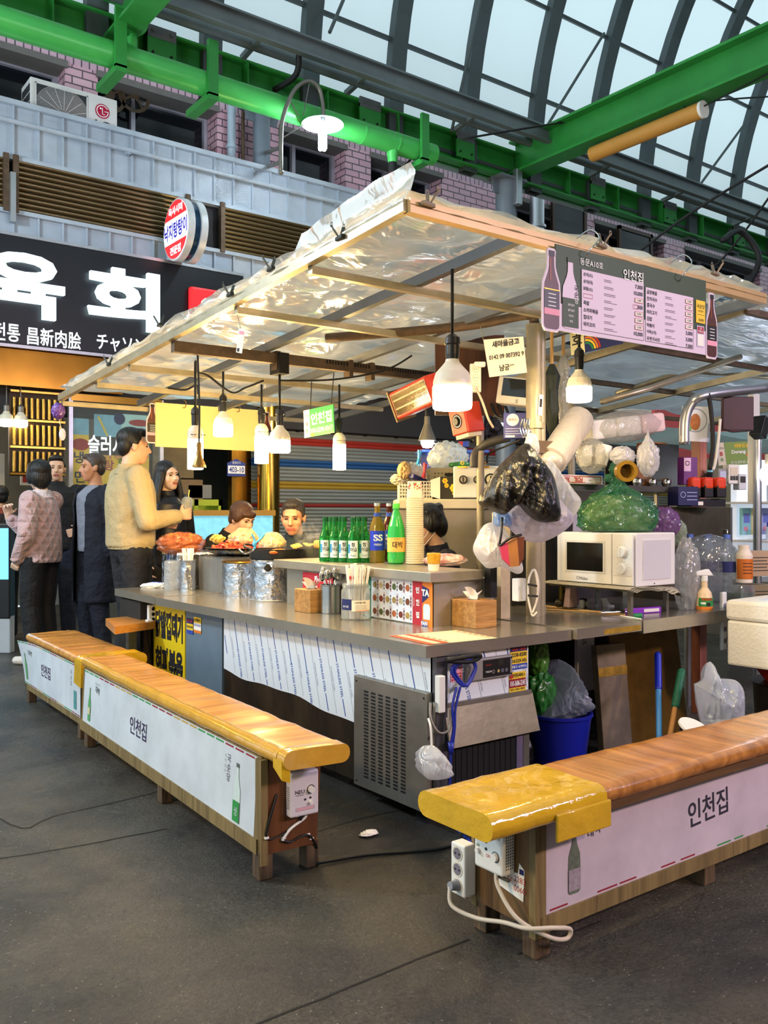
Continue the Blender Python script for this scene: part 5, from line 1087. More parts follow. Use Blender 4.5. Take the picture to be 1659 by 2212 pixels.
# ---- soju bottles: one built, the others copied
def soju():
    t = thing('soju_bottle','x','bottle',(0,0,0));b = B();R = .0335
    b.lathe([(.028,0),(R,.006),(R,.115),(.031,.135),(.019,.165),(.0145,.185),(.0135,.222),(.0155,.224),(.0155,.232),(.0125,.232)],glassm,24);b.build('glass_body',t)
    b = B();b.lathe([(.0138,.214),(.0158,.214),(.0158,.236),(.0,.236)],mat('cap_green','#1d5a34',.35,.6),18);b.build('cap',t)
    b = B();wrap_patch(b,R + .0006,A0 - .8,A0 + .8,.024,.114,mat('label_pale_blue','#dbe9ec',.5));wrap_patch(b,R + .0009,A0 - .8,A0 - .45,.05,.095,mat('drop_blue','#3b8fd0',.5),4)
    curved_text(b,'참',R + .0014,A0 + .05,.093,.021,ink,.019,.02);curved_text(b,'이슬',R + .0014,A0 + .12,.068,.021,ink,.036,.02);curved_text(b,'fresh',R + .0014,A0 + .05,.038,.011,mat('label_teal','#2b7a9a',.5),.026);b.build('label',t)
    return t
s0 = soju();SH = .9585
spots = [(703,1211,4.72,'soju bottle at the outer end of the front row, next to the steaming tray'),(724,1212,4.69,'second soju bottle of the front row from the steaming tray'),(743,1213,4.66,'middle soju bottle of the front row'),(763,1214,4.62,'soju bottle with its label fully shown, fourth from the steaming tray'),(787,1212,4.65,'soju bottle of the front row next to the blue labelled beer')]
for k,(px,py,d,lab) in enumerate(spots):
    p_ = on_d(px,1200,d);o = s0 if k == 0 else dup(s0,None,0);o.location = (p_.x,p_.y,SH);o['label'] = lab;o['group'] = 'green soju bottles on the steel shelf'
for px,lab in ((715,'soju bottle standing behind the first two of the row'),(735,'soju bottle standing behind the second and middle ones'),(775,'soju bottle standing behind the last two of the row')):
    p_ = on_d(px,1200,4.83);o = dup(s0,(p_.x,p_.y,SH),0,lab,'green soju bottles on the steel shelf')
# ---- beer bottles
def beer(px,d,lab,cc,lc):
    p_ = on_d(px,1200,d);t = thing('beer_bottle',lab,'bottle',(p_.x,p_.y,SH),0);b = B();R = .041
    b.lathe([(.036,0),(R,.006),(R,.165),(.036,.195),(.020,.235),(.015,.262),(.0145,.292),(.0165,.294),(.0165,.306),(.012,.306)],cc,24);b.build('glass_body',t)
    b = B();b.lathe([(.015,.292),(.0172,.292),(.0172,.308),(0,.308)],alu,18);b.build('cap',t)
    b = B();wrap_patch(b,R + .0007,A0 - 1.1,A0 + 1.1,.065,.165,lc,20);curved_text(b,'SS',R + .0016,A0 + .12,.13,.034,whitep,.05,.03);curved_text(b,'FRESH',R + .0016,A0 + .1,.095,.010,whitep,.04);wrap_patch(b,.0205,A0 - 1,A0 + 1,.238,.258,blue);b.build('label',t)
beer(815,4.6,'clear beer bottle with a bright blue label beside the soju row',mat('beer_glass','#b89a3a',.06,trans=.7,ior=1.3),mat('label_royal','#2038c0',.35))
beer(841,4.75,'brown beer bottle half hidden behind the green makgeolli bottle',mat('brown_glass','#5a2a10',.06,trans=.5,ior=1.3),mat('label_royal2','#2a50b8',.35))
p_ = on_d(856,1220,4.5);t = thing('makgeolli_bottle','bright green plastic rice wine bottle with orange label','bottle',(p_.x,p_.y,SH));b = B();R = .0455;pg_ = mat('pet_green','#2fb04a',.12,0,.1,5,spec=.7)
b.lathe([(.030,0),(.042,.008),(R,.03),(R * .97,.05),(R,.06),(R,.135),(R * .97,.15),(.040,.19),(.024,.245),(.015,.27),(.0145,.285)],pg_,30,wob=lambda a,z: 1 + (.06 * math.cos(5 * a) - .05 if z < .035 else 0));b.build('bottle_body',t)
b = B();b.lathe([(.0165,.278),(.018,.28),(.018,.302),(.015,.305),(0,.305)],mat('cap_lime','#5ad048',.35),24,wob=lambda a,z: 1 + .02 * math.cos(24 * a));b.build('cap',t)
b = B();wrap_patch(b,R + .0007,A0 - 1.4,A0 + 1.4,.062,.134,mat('label_orange','#e8b85a',.5),24);curved_text(b,'대박',R + .0016,A0 + .15,.098,.034,ink,.055,.02);curved_text(b,'막걸리',R + .0016,A0 + .1,.127,.007,ink,.03);b.build('label',t)
# ---- tower of paper cups
p_ = on_d(896,1225,4.48);cupw = mat('paper_cup','#e6d9b4',.6,0,.1,30);b = B()
n_ = 30
r_ = .0465;b.lathe([(.036,-.003),(r_ - .003,0),(r_,.001),(r_ + .0016,.007),(r_ + .0016,.0095),(r_ - .002,.0105)],cupw,26);c0 = b.build('paper_cup')
for k in range(n_):
    o = c0 if k == 0 else c0.copy()
    if k: COL.objects.link(o)
    o.location = (p_.x,p_.y,SH + .003 + k * .0112);o.scale = (1 - .004 * k,) * 2 + (1,);tag(o,'pale paper cup nested in the tall tower beside the green bottle','cup','paper cups of the tall tower')
z = n_ * .0112 + .002;t = thing('paper_cup','topmost paper cup of the tall tower, printed with coloured dots','cup',(p_.x,p_.y,SH))
b = B();b.lathe([(.041,z),(.034,z + .075),(.0,z + .076)],cupw,26)
for k in range(26):
    a,zz = A0 + rnd.uniform(-1.4,1.4),z + .035 + rnd.uniform(0,.032);rr = .0345 + (z + .075 - zz) * .0875 + .001;wrap_patch(b,rr,a - .1,a + .1,zz - .0035,zz + .0035,rnd.choice((redp,orange,mat('brown_dot','#7a4a2c',.6),pinkp)),3)
b.build('cup',t)
# ---- steel shelf box with its banners
bx = thing('steel_shelf','raised steel shelf over a box on the counter carrying the bottles','shelf',(2.515,2.99,TZ));b = B();b.box(0,.36,0,1.25,0,.2,steel);b.build('box',bx)
b = B();b.box(-.045,.265,-.03,1.32,.198,.2415,mat('shelf_steel','#b0a89a',.35,.7,.2,6),.003);b.build('shelf_top',bx)
M = frame((-.006,.455,0),(0,-1,0),(0,0,1));b = B();b.rect(.0,.005,.315,.198,mat('banner_white','#dfe4ee',.5),M,.001)
food_c = ['#8a4a2c','#c46a3a','#b89a5a','#5a6a3a','#8c3a2a','#d8c8a0','#6a4a3a','#caa860']
for i in range(6):
    for j in range(3):
        x,y = .03 + i * .05,.035 + j * .062
        b.disc(x,y,.019,whitep,M,.002,18);b.disc(x,y,.0155,mat(f'dish_{(i * 3 + j) % 8}',food_c[(i * 3 + j) % 8],.6,0,.6,90),M,.003,14)
        if (i + j) % 2 == 0: b.outline(x + .018,y - .024,x + .028,y + .03,.0015,redp,M,.002)
        for q in range(3): b.rect(x + .021,y - .018 + q * .015,x + .0255,y - .008 + q * .015,ink,M,.003)
b.rect(.315,.0,.385,.199,mat('banner_red','#b82232',.5),M,.0015)
for k,s in enumerate('인천집'): b.text(s,.352,.155 - k * .055,.028,whitep,M,.003,bold=.04)
b.text('Incheonjip',.327,.1,.008,whitep,M,.003,rotz=-90);b.build('menu_banner',bx)
b = B();b.rect(.385,-.0,.455,.196,mat('soda_orange','#e8842a',.5),M,.002);b.flat([(.385,.10),(.43,.13),(.432,.165),(.385,.178)],navy,M,.003);b.text('TA',.408,.147,.03,whitep,M,.004,bold=.05);b.flat([(.393,.03),(.438,.03),(.44,.085),(.432,.098),(.4,.098),(.392,.085)],mat('can_pale','#cfe4ee',.4),M,.003);b.flat([(.386,.0),(.425,.0),(.42,.018),(.386,.024)],blue,M,.004);b.text('FAN',.402,.012,.018,whitep,M,.005,bold=.05);b.build('soda_print',bx)
b = B();b.rect(-.12,.0,-.0,.195,mat('print_green','#1c6a44',.5),M,.001);b.text('이슬',-.05,.14,.05,mat('pale_green','#a8d0b4',.5),M,.003,bold=.03);b.build('green_print',bx)
b = B();b.rect(-.62,.08,-.33,.185,mat('banner_red'),M,.001);b.text('카-콜라',-.45,.155,.034,whitep,M,.003,bold=.05);b.text('하기',-.5,.105,.03,whitep,M,.003,bold=.05);b.build('red_print',bx)
# snack bag, small cup, mask
p_ = on_d(962,1212,4.35);o = crumple((0,0,.028),(.10,.055,.030),mat('snack_bag','#eee6de',.25,0,0,16,coat=.5,col2='#c8301c'),21,.25,2.2,40,20,0);t = thing('snack_bag','red and white snack bag lying on the steel shelf in front of the cook','bag',(p_.x,p_.y,SH),-35);o.build('bag',t)
p_ = on_d(937,1230,4.0);t = thing('plastic_cup','small cup of yellow food standing at the shelf corner','cup',(p_.x,p_.y,SH));b = B();b.lathe([(.024,0),(.031,.07)],mat('cup_pale','#e4d8c4',.4),22);b.build('cup',t);b = B();b.lathe([(.0285,.03),(.0318,.074),(.028,.078),(0,.08)],mat('egg_yellow','#d8a22c',.35,0,.5,60),22);b.build('contents',t)
# ---- wooden tissue boxes
def tissue_box(at,rz,lab,w=.13,d=.15,h=.118):
    t = thing('tissue_box',lab,'tissue box',at,rz);b = B();b.box(-w / 2,w / 2,-d / 2,d / 2,0,h,bamboo,.003);b.build('box',t)
    b = B();b.disc(0,0,.035,dark,frame((0,0,h + .0005),(1,0,0),(0,1,0)),0,20,.018);b.build('slot',t)
    b = B();b.grid(lambda u,v: V(((u - .5) * (.03 + .075 * v) + .01 * v * math.sin(v * 3),.014 * math.sin(u * 7 + v * 2) * (1 - .3 * v),h - .004 + .062 * v * (.75 + .25 * math.sin(u * 5 + 1)))),14,8,paper);b.grid(lambda u,v: V(((u - .5) * (.03 + .05 * v),.012 * math.cos(u * 6) + .02 * v,h - .004 + .04 * v)),10,6,paper);b.build('tissue',t)
    return t
p_ = on_z(1024,1359,TZ);tissue_box((p_.x + .07,p_.y + .075,TZ),2,'bamboo tissue box on the countertop corner near the food placemat')
p_ = on_z(668,1325,TZ);tissue_box((p_.x + .06,p_.y + .07,TZ),3,'bamboo tissue box between the foil pot and the spoon cup',.12,.14,.115)
# ---- spoon cup and chopstick jar
p_ = on_z(712,1327,TZ);t = thing('spoon_cup','brushed steel cup full of spoons','cup',(p_.x + .035,p_.y + .045,TZ));b = B();b.lathe([(.048,0),(.05,.003),(.05,.135),(.0525,.138),(.0525,.142),(.047,.142),(.046,.02)],mat('cup_steel','#b4b2ae',.25,1,.1,3,sx=(1,1,20)),30);b.build('cup',t)
for k in range(7):
    a = k * .95;b = B();x,y = .028 * math.cos(a),.028 * math.sin(a);b.tube([(x * .4,y * .4,.02),(x,y,.14),(x * 1.3,y * 1.3,.165)],.003,chrome,6,0);b.ell((x * 1.5,y * 1.5,.185 + .01 * (k % 3)),(.019,.007,.027),chrome,loc(0,0,0));o = b.build('spoon');o.location = t.location;tag(o,'steel spoon standing head up in the brushed steel cup','spoon','spoons in the steel cup')
p_ = on_z(768,1342,TZ);t = thing('chopstick_jar','clear plastic jar packed with paper wrapped chopsticks','jar',(p_.x + .04,p_.y + .055,TZ));b = B();R = .068;jar_m = film('jar_plastic','#e8ecee',.72,.4,.06,.05,6);b.lathe([(.06,0),(R,.008),(R,.135),(.060,.148),(.062,.165),(.060,.17)],jar_m,34)
for z in (.152,.16): b.lathe([(.0625,z),(.064,z + .002),(.0625,z + .004)],jar_m,34)
b.build('jar',t)
b = B();wrap_patch(b,R + .001,A0 - 1.2,A0 - .25,.05,.10,navy);wrap_patch(b,R + .001,A0 - .25,A0 + 1.25,.045,.095,mat('label_ivory','#e9e2d0',.5));curved_text(b,'NATURE',R + .0018,A0 - .72,.066,.009,whitep,.035);curved_text(b,'나무젓가락',R + .0018,A0 + .35,.084,.010,ink,.055,.02);[wrap_patch(b,R + .0016,A0,A0 + .9 - .1 * (k % 2),.053 + k * .006,.0545 + k * .006,mat('faint_ink'),8) for k in range(4)];wrap_patch(b,R + .0016,A0 + .0,A0 + 1.2,.046,.0485,orange);b.build('label',t)
wrapw = mat('chopstick_wrap','#ece8e4',.6,0,.06,6);cs0 = None
for k in range(26):
    a = rnd.uniform(0,2 * PI);r_ = .052 * math.sqrt(rnd.random());x,y = r_ * math.cos(a),r_ * math.sin(a);tl = rnd.uniform(-.016,.03)
    b = B();b.bar((x * .6,y * .6,.006),(x + tl * .8,y - tl * .5,.235 + rnd.uniform(0,.03)),.013,.0045,wrapw,(math.cos(k),math.sin(k),0))
    if k % 5 == 0: b.box(x * .9 - .004,x * .9 + .004,y * .9 - .004,y * .9 + .004,.19,.205,redp)
    o = b.build('chopsticks');o.location = t.location;tag(o,'paper wrapped pair of chopsticks in the clear jar','chopsticks','wrapped chopsticks in the clear jar')
# ---- foil pot with black pan
p_ = on_z(590,1300,TZ);P = V((p_.x + .09,p_.y + .12,TZ));fp = thing('foil_wrapped_pot','big round pot wrapped in crumpled foil, under the black pan','pot',P)
def wobf(s): return lambda a,z: 1 + .025 * NZ.noise(V((math.cos(a) * 3,math.sin(a) * 3,z * 16 + s))) + .012 * NZ.noise(V((math.cos(a) * 9,math.sin(a) * 9,z * 40 + s)))
b = B();R = .150;b.lathe([(R,0)] + [(R * (1 + .01 * math.sin(k)),.014 * k) for k in range(1,17)] + [(R * 1.02,.232)],foil,60,wob=wobf(1));b.build('pot',fp)
b = B();b.lathe([(R * 1.03,0),(R * 1.04,.006),(R * 1.0,.01)],alu,50);b.build('base_rim',fp)
b = B();b.lathe([(.02,-.01),(.02,.01),(0,.011)],black,12,loc(-.115,-.105,.19) @ rot('X',60));b.build('knob',fp)
pn = thing('black_pan','black round pan of red stew on the foil pot','pan',P + V((0,0,.232)));b = B();b.lathe([(.12,0),(.152,.004),(.156,.055),(.158,.06),(.15,.06),(.147,.03)],mat('pan_black','#121316',.45),48);b.build('pan',pn)
b = B();b.grid(lambda u,v: V((.147 * v * math.cos(2 * PI * u),.147 * v * math.sin(2 * PI * u),.046 + .008 * NZ.noise(V((u * 9,v * 9,2))))),36,8,mat('stew_red','#8c2c10',.2,0,.5,60,.4,70));b.ell((-.05,-.11,.045),(.06,.03,.02),mat('stew_orange','#d8682a',.25,0,.2,30));b.build('stew',pn)
b = B();b.tube([(-.13,.05,.055),(-.16,.09,.075),(-.12,.13,.085),(-.06,.145,.07)],.007,black,8);b.build('handle',pn)
for (dx,dy,s,lab) in ((.30,.12,.9,'foil wrapped pot behind the spoon cup carrying the round pan'),(-.06,.30,.8,'foil wrapped pot squeezed between steel warmer and black pan')):
    q = P + V((dx,dy,0));t = thing('foil_wrapped_pot',lab,'pot',q);b = B();b.lathe([(R * s,0)] + [(R * s,.02 * k) for k in range(1,11)],foil,50,wob=wobf(4));b.lathe([(R * s * 1.02,.2),(R * s * 1.03,.206),(R * s * 1,.21)],gold,40);b.build('pot',t)
# round pan with fish cake skewers and rising food
q = P + V((.30,.12,.21));t = thing('round_pan','shiny round pan of steaming fish cake skewers','pan',q);b = B();b.lathe([(.13,0),(.148,.01),(.15,.07),(.153,.072),(.145,.072),(.14,.03)],mat('pan_alu','#a8aaa4',.3,1,.2,10,.1,30),40);b.lathe([(.0,.06),(.142,.06)],mat('broth','#a87a34',.15),40);b.build('pan',t)
fishc = mat('fish_cake','#d8a850',.4,0,.3,20);stick = mat('bamboo_stick','#c89a58',.5)
for k in range(9):
    b = B();a = .5 + k * .12;x = -.12 + k * .03
    y0_ = -.10 + .02 * (k % 3);b.bar((x - .04,y0_,.08 + .004 * k),(x + .06,y0_ + .2,.088 + .004 * (k % 4)),.028,.008,fishc,bev=.003);b.cyl((x - .07,y0_ - .06,.082 + .003 * k),(x + .07,y0_ + .22,.092),.002,stick,n=6)
    o = b.build('fish_cake_skewer');o.location = q;tag(o,'folded yellow fish cake on a bamboo skewer in the round pan','skewer','fish cake skewers in the round pan')
b = B();b.box(-.03,.03,-.035,.035,0,.05,fishc,.012);o = b.build('tofu_block');o.location = q + V((.0,-.12,.075));tag(o,'thick browned block standing at the pan rim near the soju bottles','food')
# steel warmer with the tray of red chicken feet
wm = thing('steel_food_warmer','square steel food warmer under the foil tray of red food','warmer',(2.506,5.0,TZ));b = B();b.box(0,.42,0,.34,0,.225,mat('warmer_steel','#a2a2a0',.36,.7,.3,5,.05,12),.004);b.build('box',wm);b = B();b.grid(lambda u,v: V((-.015 + .45 * u,-.015 + .37 * v,.226 + .012 * NZ.noise(V((u * 9,v * 9,1))))),20,16,foil);b.build('foil_lining',wm)
tr = thing('foil_tray','wide shallow steel tray lined with foil holding red spicy chicken feet','tray',(2.70,5.13,TZ + .235));b = B();b.lathe([(.20,0),(.235,.012),(.262,.035),(.27,.037),(.262,.030),(.2,.008)],mat('tray_steel','#b0b0ae',.25,1,.2,12),48,Mx.Scale(.82,4));b.build('tray',tr);b = B();b.lathe([(.0,.02),(.2,.02),(.255,.044),(.275,.05)],foil,48,Mx.Scale(.82,4),wob=wobf(7));b.build('foil_lining',tr)
spicy = mat('spicy_red','#b4361a',.25,0,.45,50,coat=.4);spicy2 = mat('spicy_orange','#d0622a',.25,0,.4,40,coat=.4);b = B()
for k in range(150):
    a = rnd.uniform(0,2 * PI);r_ = .17 * math.sqrt(rnd.random());z = .03 + .055 * (1 - (r_ / .17) ** 2) * rnd.uniform(.5,1);c = V((r_ * math.cos(a),r_ * math.sin(a),z));d = V((rnd.uniform(-1,1),rnd.uniform(-1,1),rnd.uniform(-.4,.5))).normalized() * .028
    b.caps(c - d,c + d,rnd.uniform(.006,.011),rnd.uniform(.005,.009),spicy if k % 3 else spicy2,7)
o = b.build('spicy_chicken_feet');o.location = tr.location;tag(o,'heap of glossy red spicy chicken feet on the foil tray','food',kind='stuff')
def heap(name,at,R_,m,n,s,lab,cat,flatz=0,shape='bean',sheet_m=None,amp=.14):
    t = thing(name,lab,cat,at);b = B()
    for k in range(n):
        a = rnd.uniform(0,2 * PI);el = math.asin(rnd.uniform(.05,1));r_ = .82
        c = V((R_[0] * r_ * math.cos(a) * math.cos(el),R_[1] * r_ * math.sin(a) * math.cos(el),R_[2] * r_ * math.sin(el)));d = V((rnd.uniform(-1,1),rnd.uniform(-1,1),rnd.uniform(-.5,.5))).normalized() * s * 1.3
        b.caps(c - d,c + d,s,s * .85,m,7)
    b.ell((0,0,0),(R_[0] * .8,R_[1] * .8,R_[2] * .8),m);o = b.build('food_heap',t);o['kind'] = 'stuff'
    if sheet_m: 
        c_ = crumple((0,0,0),(R_[0] * 1.08,R_[1] * 1.08,R_[2] * 1.08),sheet_m,n,amp,3,36,22);c_.build('plastic_bag',t)
    return t
clear_bag = film('clear_bag_film','#f4f0e8',.72,.5,.06,.9,12)
heap('bag_of_rice_cakes',on_d(526,1168,5.75),(.085,.085,.075),mat('pale_intestine','#d8b878',.35,0,.25,20),60,.015,'clear bag of pale yellow rolled food behind the red food tray','food bag',sheet_m=clear_bag)
heap('bag_of_food',on_d(588,1178,5.55),(.078,.08,.075),mat('pale_yellow_food','#dfbe6c',.4,0,.2,25),60,.012,'domed clear bag of yellow food beside the blue clip','food bag',sheet_m=clear_bag)
heap('orange_net_bag',on_d(390,1174,5.95),(.145,.10,.065),mat('orange_food','#d8742a',.35,0,.3,30),70,.017,'orange net bag of food by the man holding a drink','food bag',sheet_m=film('orange_film','#e88a3a',.5,.6,.1,.9,12),amp=.32)
heap('noodle_clump',on_d(470,1166,5.45),(.045,.045,.03),mat('yellow_noodle','#d8b458',.4,0,.2,30),30,.008,'little yellow clump on top of the red food','food')
b = B();b.box(2.4,2.74,5.42,5.70,TZ,.96,foil,.02);tag(b.build('foil_box'),'foil covered container propping up the bags of food','container')
b = B();b.box(2.72,2.98,4.72,4.99,TZ,.945,foil,.02);tag(b.build('foil_box'),'foil covered container below the domed yellow bag','container')
t = thing('blue_clip','bright blue plastic clip standing on the rim of the red food tray','clip',on_d(550,1186,5.12));b = B();bl = mat('clip_blue','#3f9fe0',.35);b.tube([(0,0,0),(.0,0,.05),(-.02,0,.09)],lambda u: .008 - .004 * u,bl,8);b.tube([(0,0,.03),(.03,-.02,.06),(.045,-.03,.085)],.006,bl,8);b.ell((0,0,.03),(.014,.01,.02),bl);b.build('clip',t)
b = B();b.tube([on_d(516,1186,5.06),on_d(530,1196,5.02),on_d(548,1188,4.8)],.005,chrome,8);tag(b.build('tongs'),'thin steel tongs handle leaning on the black pan','tongs')
# jars and bottle at the far end of the counter
p_ = on_z(403,1277,TZ);t = thing('foil_jar','foil wrapped jar with wrapped chopsticks beside the water bottle','jar',(p_.x + .03,p_.y + .04,TZ));b = B();b.lathe([(.05,0)] + [(.05,.015 * k) for k in range(1,14)],foil,36,wob=wobf(9));b.build('jar',t)
for k in range(10):
    b = B();a = k * .63;b.bar((.02 * math.cos(a),.02 * math.sin(a),.1),(.035 * math.cos(a),.035 * math.sin(a),.27),.012,.004,wrapw,(math.cos(k),math.sin(k),0));o = b.build('chopsticks');o.location = t.location;tag(o,'paper wrapped pair of chopsticks in the foil jar','chopsticks','wrapped chopsticks in the foil jar')
p_ = on_z(368,1275,TZ);t = thing('plastic_jar','crinkled clear plastic jar in front of the water bottle at the counter end','jar',(p_.x + .03,p_.y + .03,TZ));crk = film('crinkled_plastic','#e6eaf0',.55,.6,.06,1.0,22);b = B();b.lathe([(.055,0)] + [(.055,.015 * k) for k in range(1,13)] + [(.05,.188)],crk,40,wob=wobf(12));b.build('jar',t)
p_ = on_d(379,1230,5.93);t = thing('water_bottle','clear water bottle with a navy label standing behind the plastic jar','bottle',(p_.x,p_.y,TZ));b = B();b.lathe([(.05,0),(.052,.01),(.052,.20),(.05,.24),(.022,.31),(.016,.32),(.016,.33)],film('water_pet','#dfe6ea',.75,.6,.05,.2,8),30);b.build('bottle_body',t);b = B();wrap_patch(b,.0528,A0 - 1.4,A0 + 1.4,.19,.235,navy);curved_text(b,'맑은샘',.0535,A0 + .4,.212,.018,whitep,.04) if 0 else wrap_patch(b,.0534,A0 - .6,A0 - .1,.2,.225,whitep);b.build('label',t);b = B();b.lathe([(.018,.325),(.018,.345),(0,.346)],mat('cap_sky','#7fb8e8',.4),18);b.build('cap',t)
p_ = on_z(330,1270,TZ);o = crumple((0,0,.012),(.10,.05,.02),paper,33,.5,3,40,20,0);t = thing('white_cloth','white cloth with a blue hem lying on the counter end','cloth',(p_.x + .03,p_.y,TZ),-40);o.build('cloth',t);b = B();b.tube([(-.09,.0,.022),(-.03,.02,.034),(.04,.01,.03),(.09,.0,.02)],.004,blue,6);b.build('hem',t)
# placemat (its printed code square stays blank)
pts = [on_z(px,py,TZ) for px,py in ((840,1374),(925,1393),(1060,1377),(982,1361))];t = thing('food_placemat','cream and red printed sheet taped on the countertop corner','placemat',(pts[0].x,pts[0].y,TZ));M = frame((0,0,.0008),pts[1] - pts[0],pts[3] - pts[0]);w,h = (pts[1] - pts[0]).length,(pts[3] - pts[0]).length
b = B();b.rect(0,0,w,h,mat('mat_cream','#e8dcae',.5),M);b.rect(0,0,w,h * .3,mat('mat_red','#c8502e',.5),M,.0004);b.rect(w * .03,h * .1,w * .97,h * .2,mat('mat_cream'),M,.0006);b.outline(w * .12,h * .36,w * .88,h * .92,.004,mat('faint_ink'),M,.0004)
for k in range(6): b.rect(w * (.1 + .14 * k),h * .325,w * (.18 + .14 * k),h * .345,ink,M,.0005);b.rect(w * (.1 + .14 * k),h * .94,w * (.19 + .14 * k),h * .97,redp,M,.0005)
b.build('sheet',t)
# steam over the skewers: a thin drifting haze of water vapour
def steam(at,r_,lab):
    m,nd,lk,b_ = nmat('steam');nd.remove(b_);v = nd.new('ShaderNodeVolumePrincipled');v.inputs['Color'].default_value = (1,1,1,1)
    tc = nd.new('ShaderNodeTexCoord');n = nd.new('ShaderNodeTexNoise');n.inputs['Scale'].default_value = 11;n.inputs['Detail'].default_value = 4;n.inputs['Distortion'].default_value = 1.5;lk.new(tc.outputs['Object'],n.inputs[0])
    gr = nd.new('ShaderNodeTexGradient');gr.gradient_type = 'SPHERICAL';mp = nd.new('ShaderNodeMapping');mp.vector_type = 'TEXTURE';mp.inputs['Scale'].default_value = r_;lk.new(tc.outputs['Object'],mp.inputs[0]);lk.new(mp.outputs[0],gr.inputs[0])
    mr = nd.new('ShaderNodeMapRange');mr.inputs[1].default_value = .5;mr.inputs[2].default_value = .75;mr.inputs[4].default_value = 22;lk.new(n.outputs[0],mr.inputs[0]);mu = nd.new('ShaderNodeMath');mu.operation = 'MULTIPLY';lk.new(mr.outputs[0],mu.inputs[0]);lk.new(gr.outputs[1],mu.inputs[1]);lk.new(mu.outputs[0],v.inputs['Density']);lk.new(v.outputs[0],nd['Material Output'].inputs['Volume'])
    b = B();b.ell((0,0,0),r_,m);o = b.build('steam');o.location = at;tag(o,lab,'steam',kind='stuff')
steam(on_d(668,1150,5.25),(.1,.1,.12),'wisp of steam rising from the round pan before the old man')
# ================================================================== cook's corner: hood cabinet and what is stacked on it
kz = 1.30
p_ = on_d(862,1100,5.55);kc = thing('steel_hood_cabinet','tall steel kitchen cabinet with cream edge behind the cook','cabinet',(p_.x,p_.y,0),-34);b = B();b.box(0,.60,0,.45,0,kz,mat('cabinet_steel','#a09a8e',.42,.6,.3,3));b.build('body',kc);b = B();b.box(-.01,.62,-.03,.45,kz - .06,kz,mat('cabinet_cream','#d8cfae',.45,0,.12,6),.008);b.build('cream_edge',kc)
def ctop(px,dd): q = on_d(px,1085,dd);return V((q.x,q.y,kz))
q = ctop(898,5.62);t = thing('plastic_basket','white plastic mesh basket heaped with scraps of card and wrap','basket',q,-34);pw_ = mat('basket_white','#d8d2c2',.45);b = B();w = .105
for k in range(13): b.box(-w + k * .017,-w + k * .017 + .006,-.003,0,.0,.11,pw_);
for k in range(6): b.box(-w,w,-.004,.001,.003 + k * .021,.010 + k * .021,pw_)
b.box(-w,w,.15,.156,0,.11,pw_);b.box(-w,-w + .006,0,.15,0,.11,pw_);b.box(w - .006,w,0,.15,0,.11,pw_);b.box(-w,w,0,.15,0,.008,pw_);b.build('basket',t)
for k,(dx,dy,dz,sz,m_,lab,nm) in enumerate(((-.05,.09,.125,(.06,.06,.035),mat('card_dull','#b8ae9a',.8,0,.3,20),'crumpled pale card heaped in the white mesh basket','crumpled_card'),(.03,.06,.17,(.085,.055,.06),film('scrap_film','#ddd8cc',.3,.4,.15,.9,9),'lump of crumpled clear film on top of the white mesh basket','film_scrap'),(-.06,.04,.18,(.04,.04,.05),mat('card_tan','#b89a6a',.7),'tan card scrap in the white mesh basket','card_scrap'))):
    o = crumple((0,0,0),sz,m_,40 + k,.45,2.5,30,18).build(nm);o.location = q + V((dx,dy,dz));tag(o,lab,'scrap')
b = B();b.box(-.07,.07,0,.04,0,.028,navy,.003);o = b.build('card_box');o.location = q + V((.02,-.02,.115));o.rotation_euler = (0,.25,.2);tag(o,'flat navy printed box lying on the white mesh basket','box')
for px,py,m_,lab in ((917,1018,mat('clip_red','#b03040',.4),'dark pink plastic clothes peg on the basket edge'),(905,990,mat('clip_blue'),'pale blue clothes peg on top of the basket heap')):
    b = B();b.bar((-.012,0,-.045),(.012,0,.05),.014,.01,m_,bev=.002);b.bar((.012,0,-.045),(-.02,0,.05),.014,.01,m_,bev=.002);o = b.build('clothes_peg');o.location = on_d(px,py,5.6);o.rotation_euler = (0,.3,.4);tag(o,lab,'peg')
q = ctop(965,5.75);t = thing('rattan_bin','grey brown woven plastic bin with a lid handle hole behind the flower box','bin',q,-34);b = B();rb_ = mat('rattan','#8a8268',.5);b.hexa([(-.11,-.1,0),(.11,-.1,0),(.11,.1,0),(-.11,.1,0),(-.13,-.12,.2),(.13,-.12,.2),(.13,.12,.2),(-.13,.12,.2)],rb_,.01)
for i in range(9):
    for j in range(7):
        if j == 5 and 3 < i < 6: continue
        M = frame((0,-.1 - .02 * (j + .8) / 8 - .001,0),(1,0,0),(0,0,1));b.disc(-.088 + i * .022,.02 + j * .024,.0055,mat('hole_dark','#3c382c',.7),M,.0005,6)
b.build('bin',t);b = B();b.disc(.0,.155,.03,dark,frame((0,-.122,0),(1,0,0),(0,0,1)),0,16,.012);b.build('handle_hole',t)
b = crumple((0,0,0),(.13,.11,.1),film('bag_milky','#e6ebe8',.15,.5,.15,.9,9),51,.35,2.4,40,24);o = b.build('plastic_bag');o.location = q + V((.03,.02,.27));tag(o,'milky plastic bag heaped on the woven bin','bag')
b = crumple((0,0,0),(.10,.05,.02),film('bag_green_film','#4fb84a',.2,.5,.15,.9,12),52,.4,3,30,14);o = b.build('plastic_bag');o.location = q + V((.05,-.09,.22));tag(o,'bright green plastic scrap under the milky bag on the woven bin','bag')
q = ctop(975,5.58);t = thing('flower_box','dark carton printed with yellow flowers standing open on the cabinet','box',q,-40);b = B();b.box(-.07,.07,0,.05,0,.14,mat('carton_dark','#26241c',.5));M = frame((0,-.001,0),(1,0,0),(0,0,1))
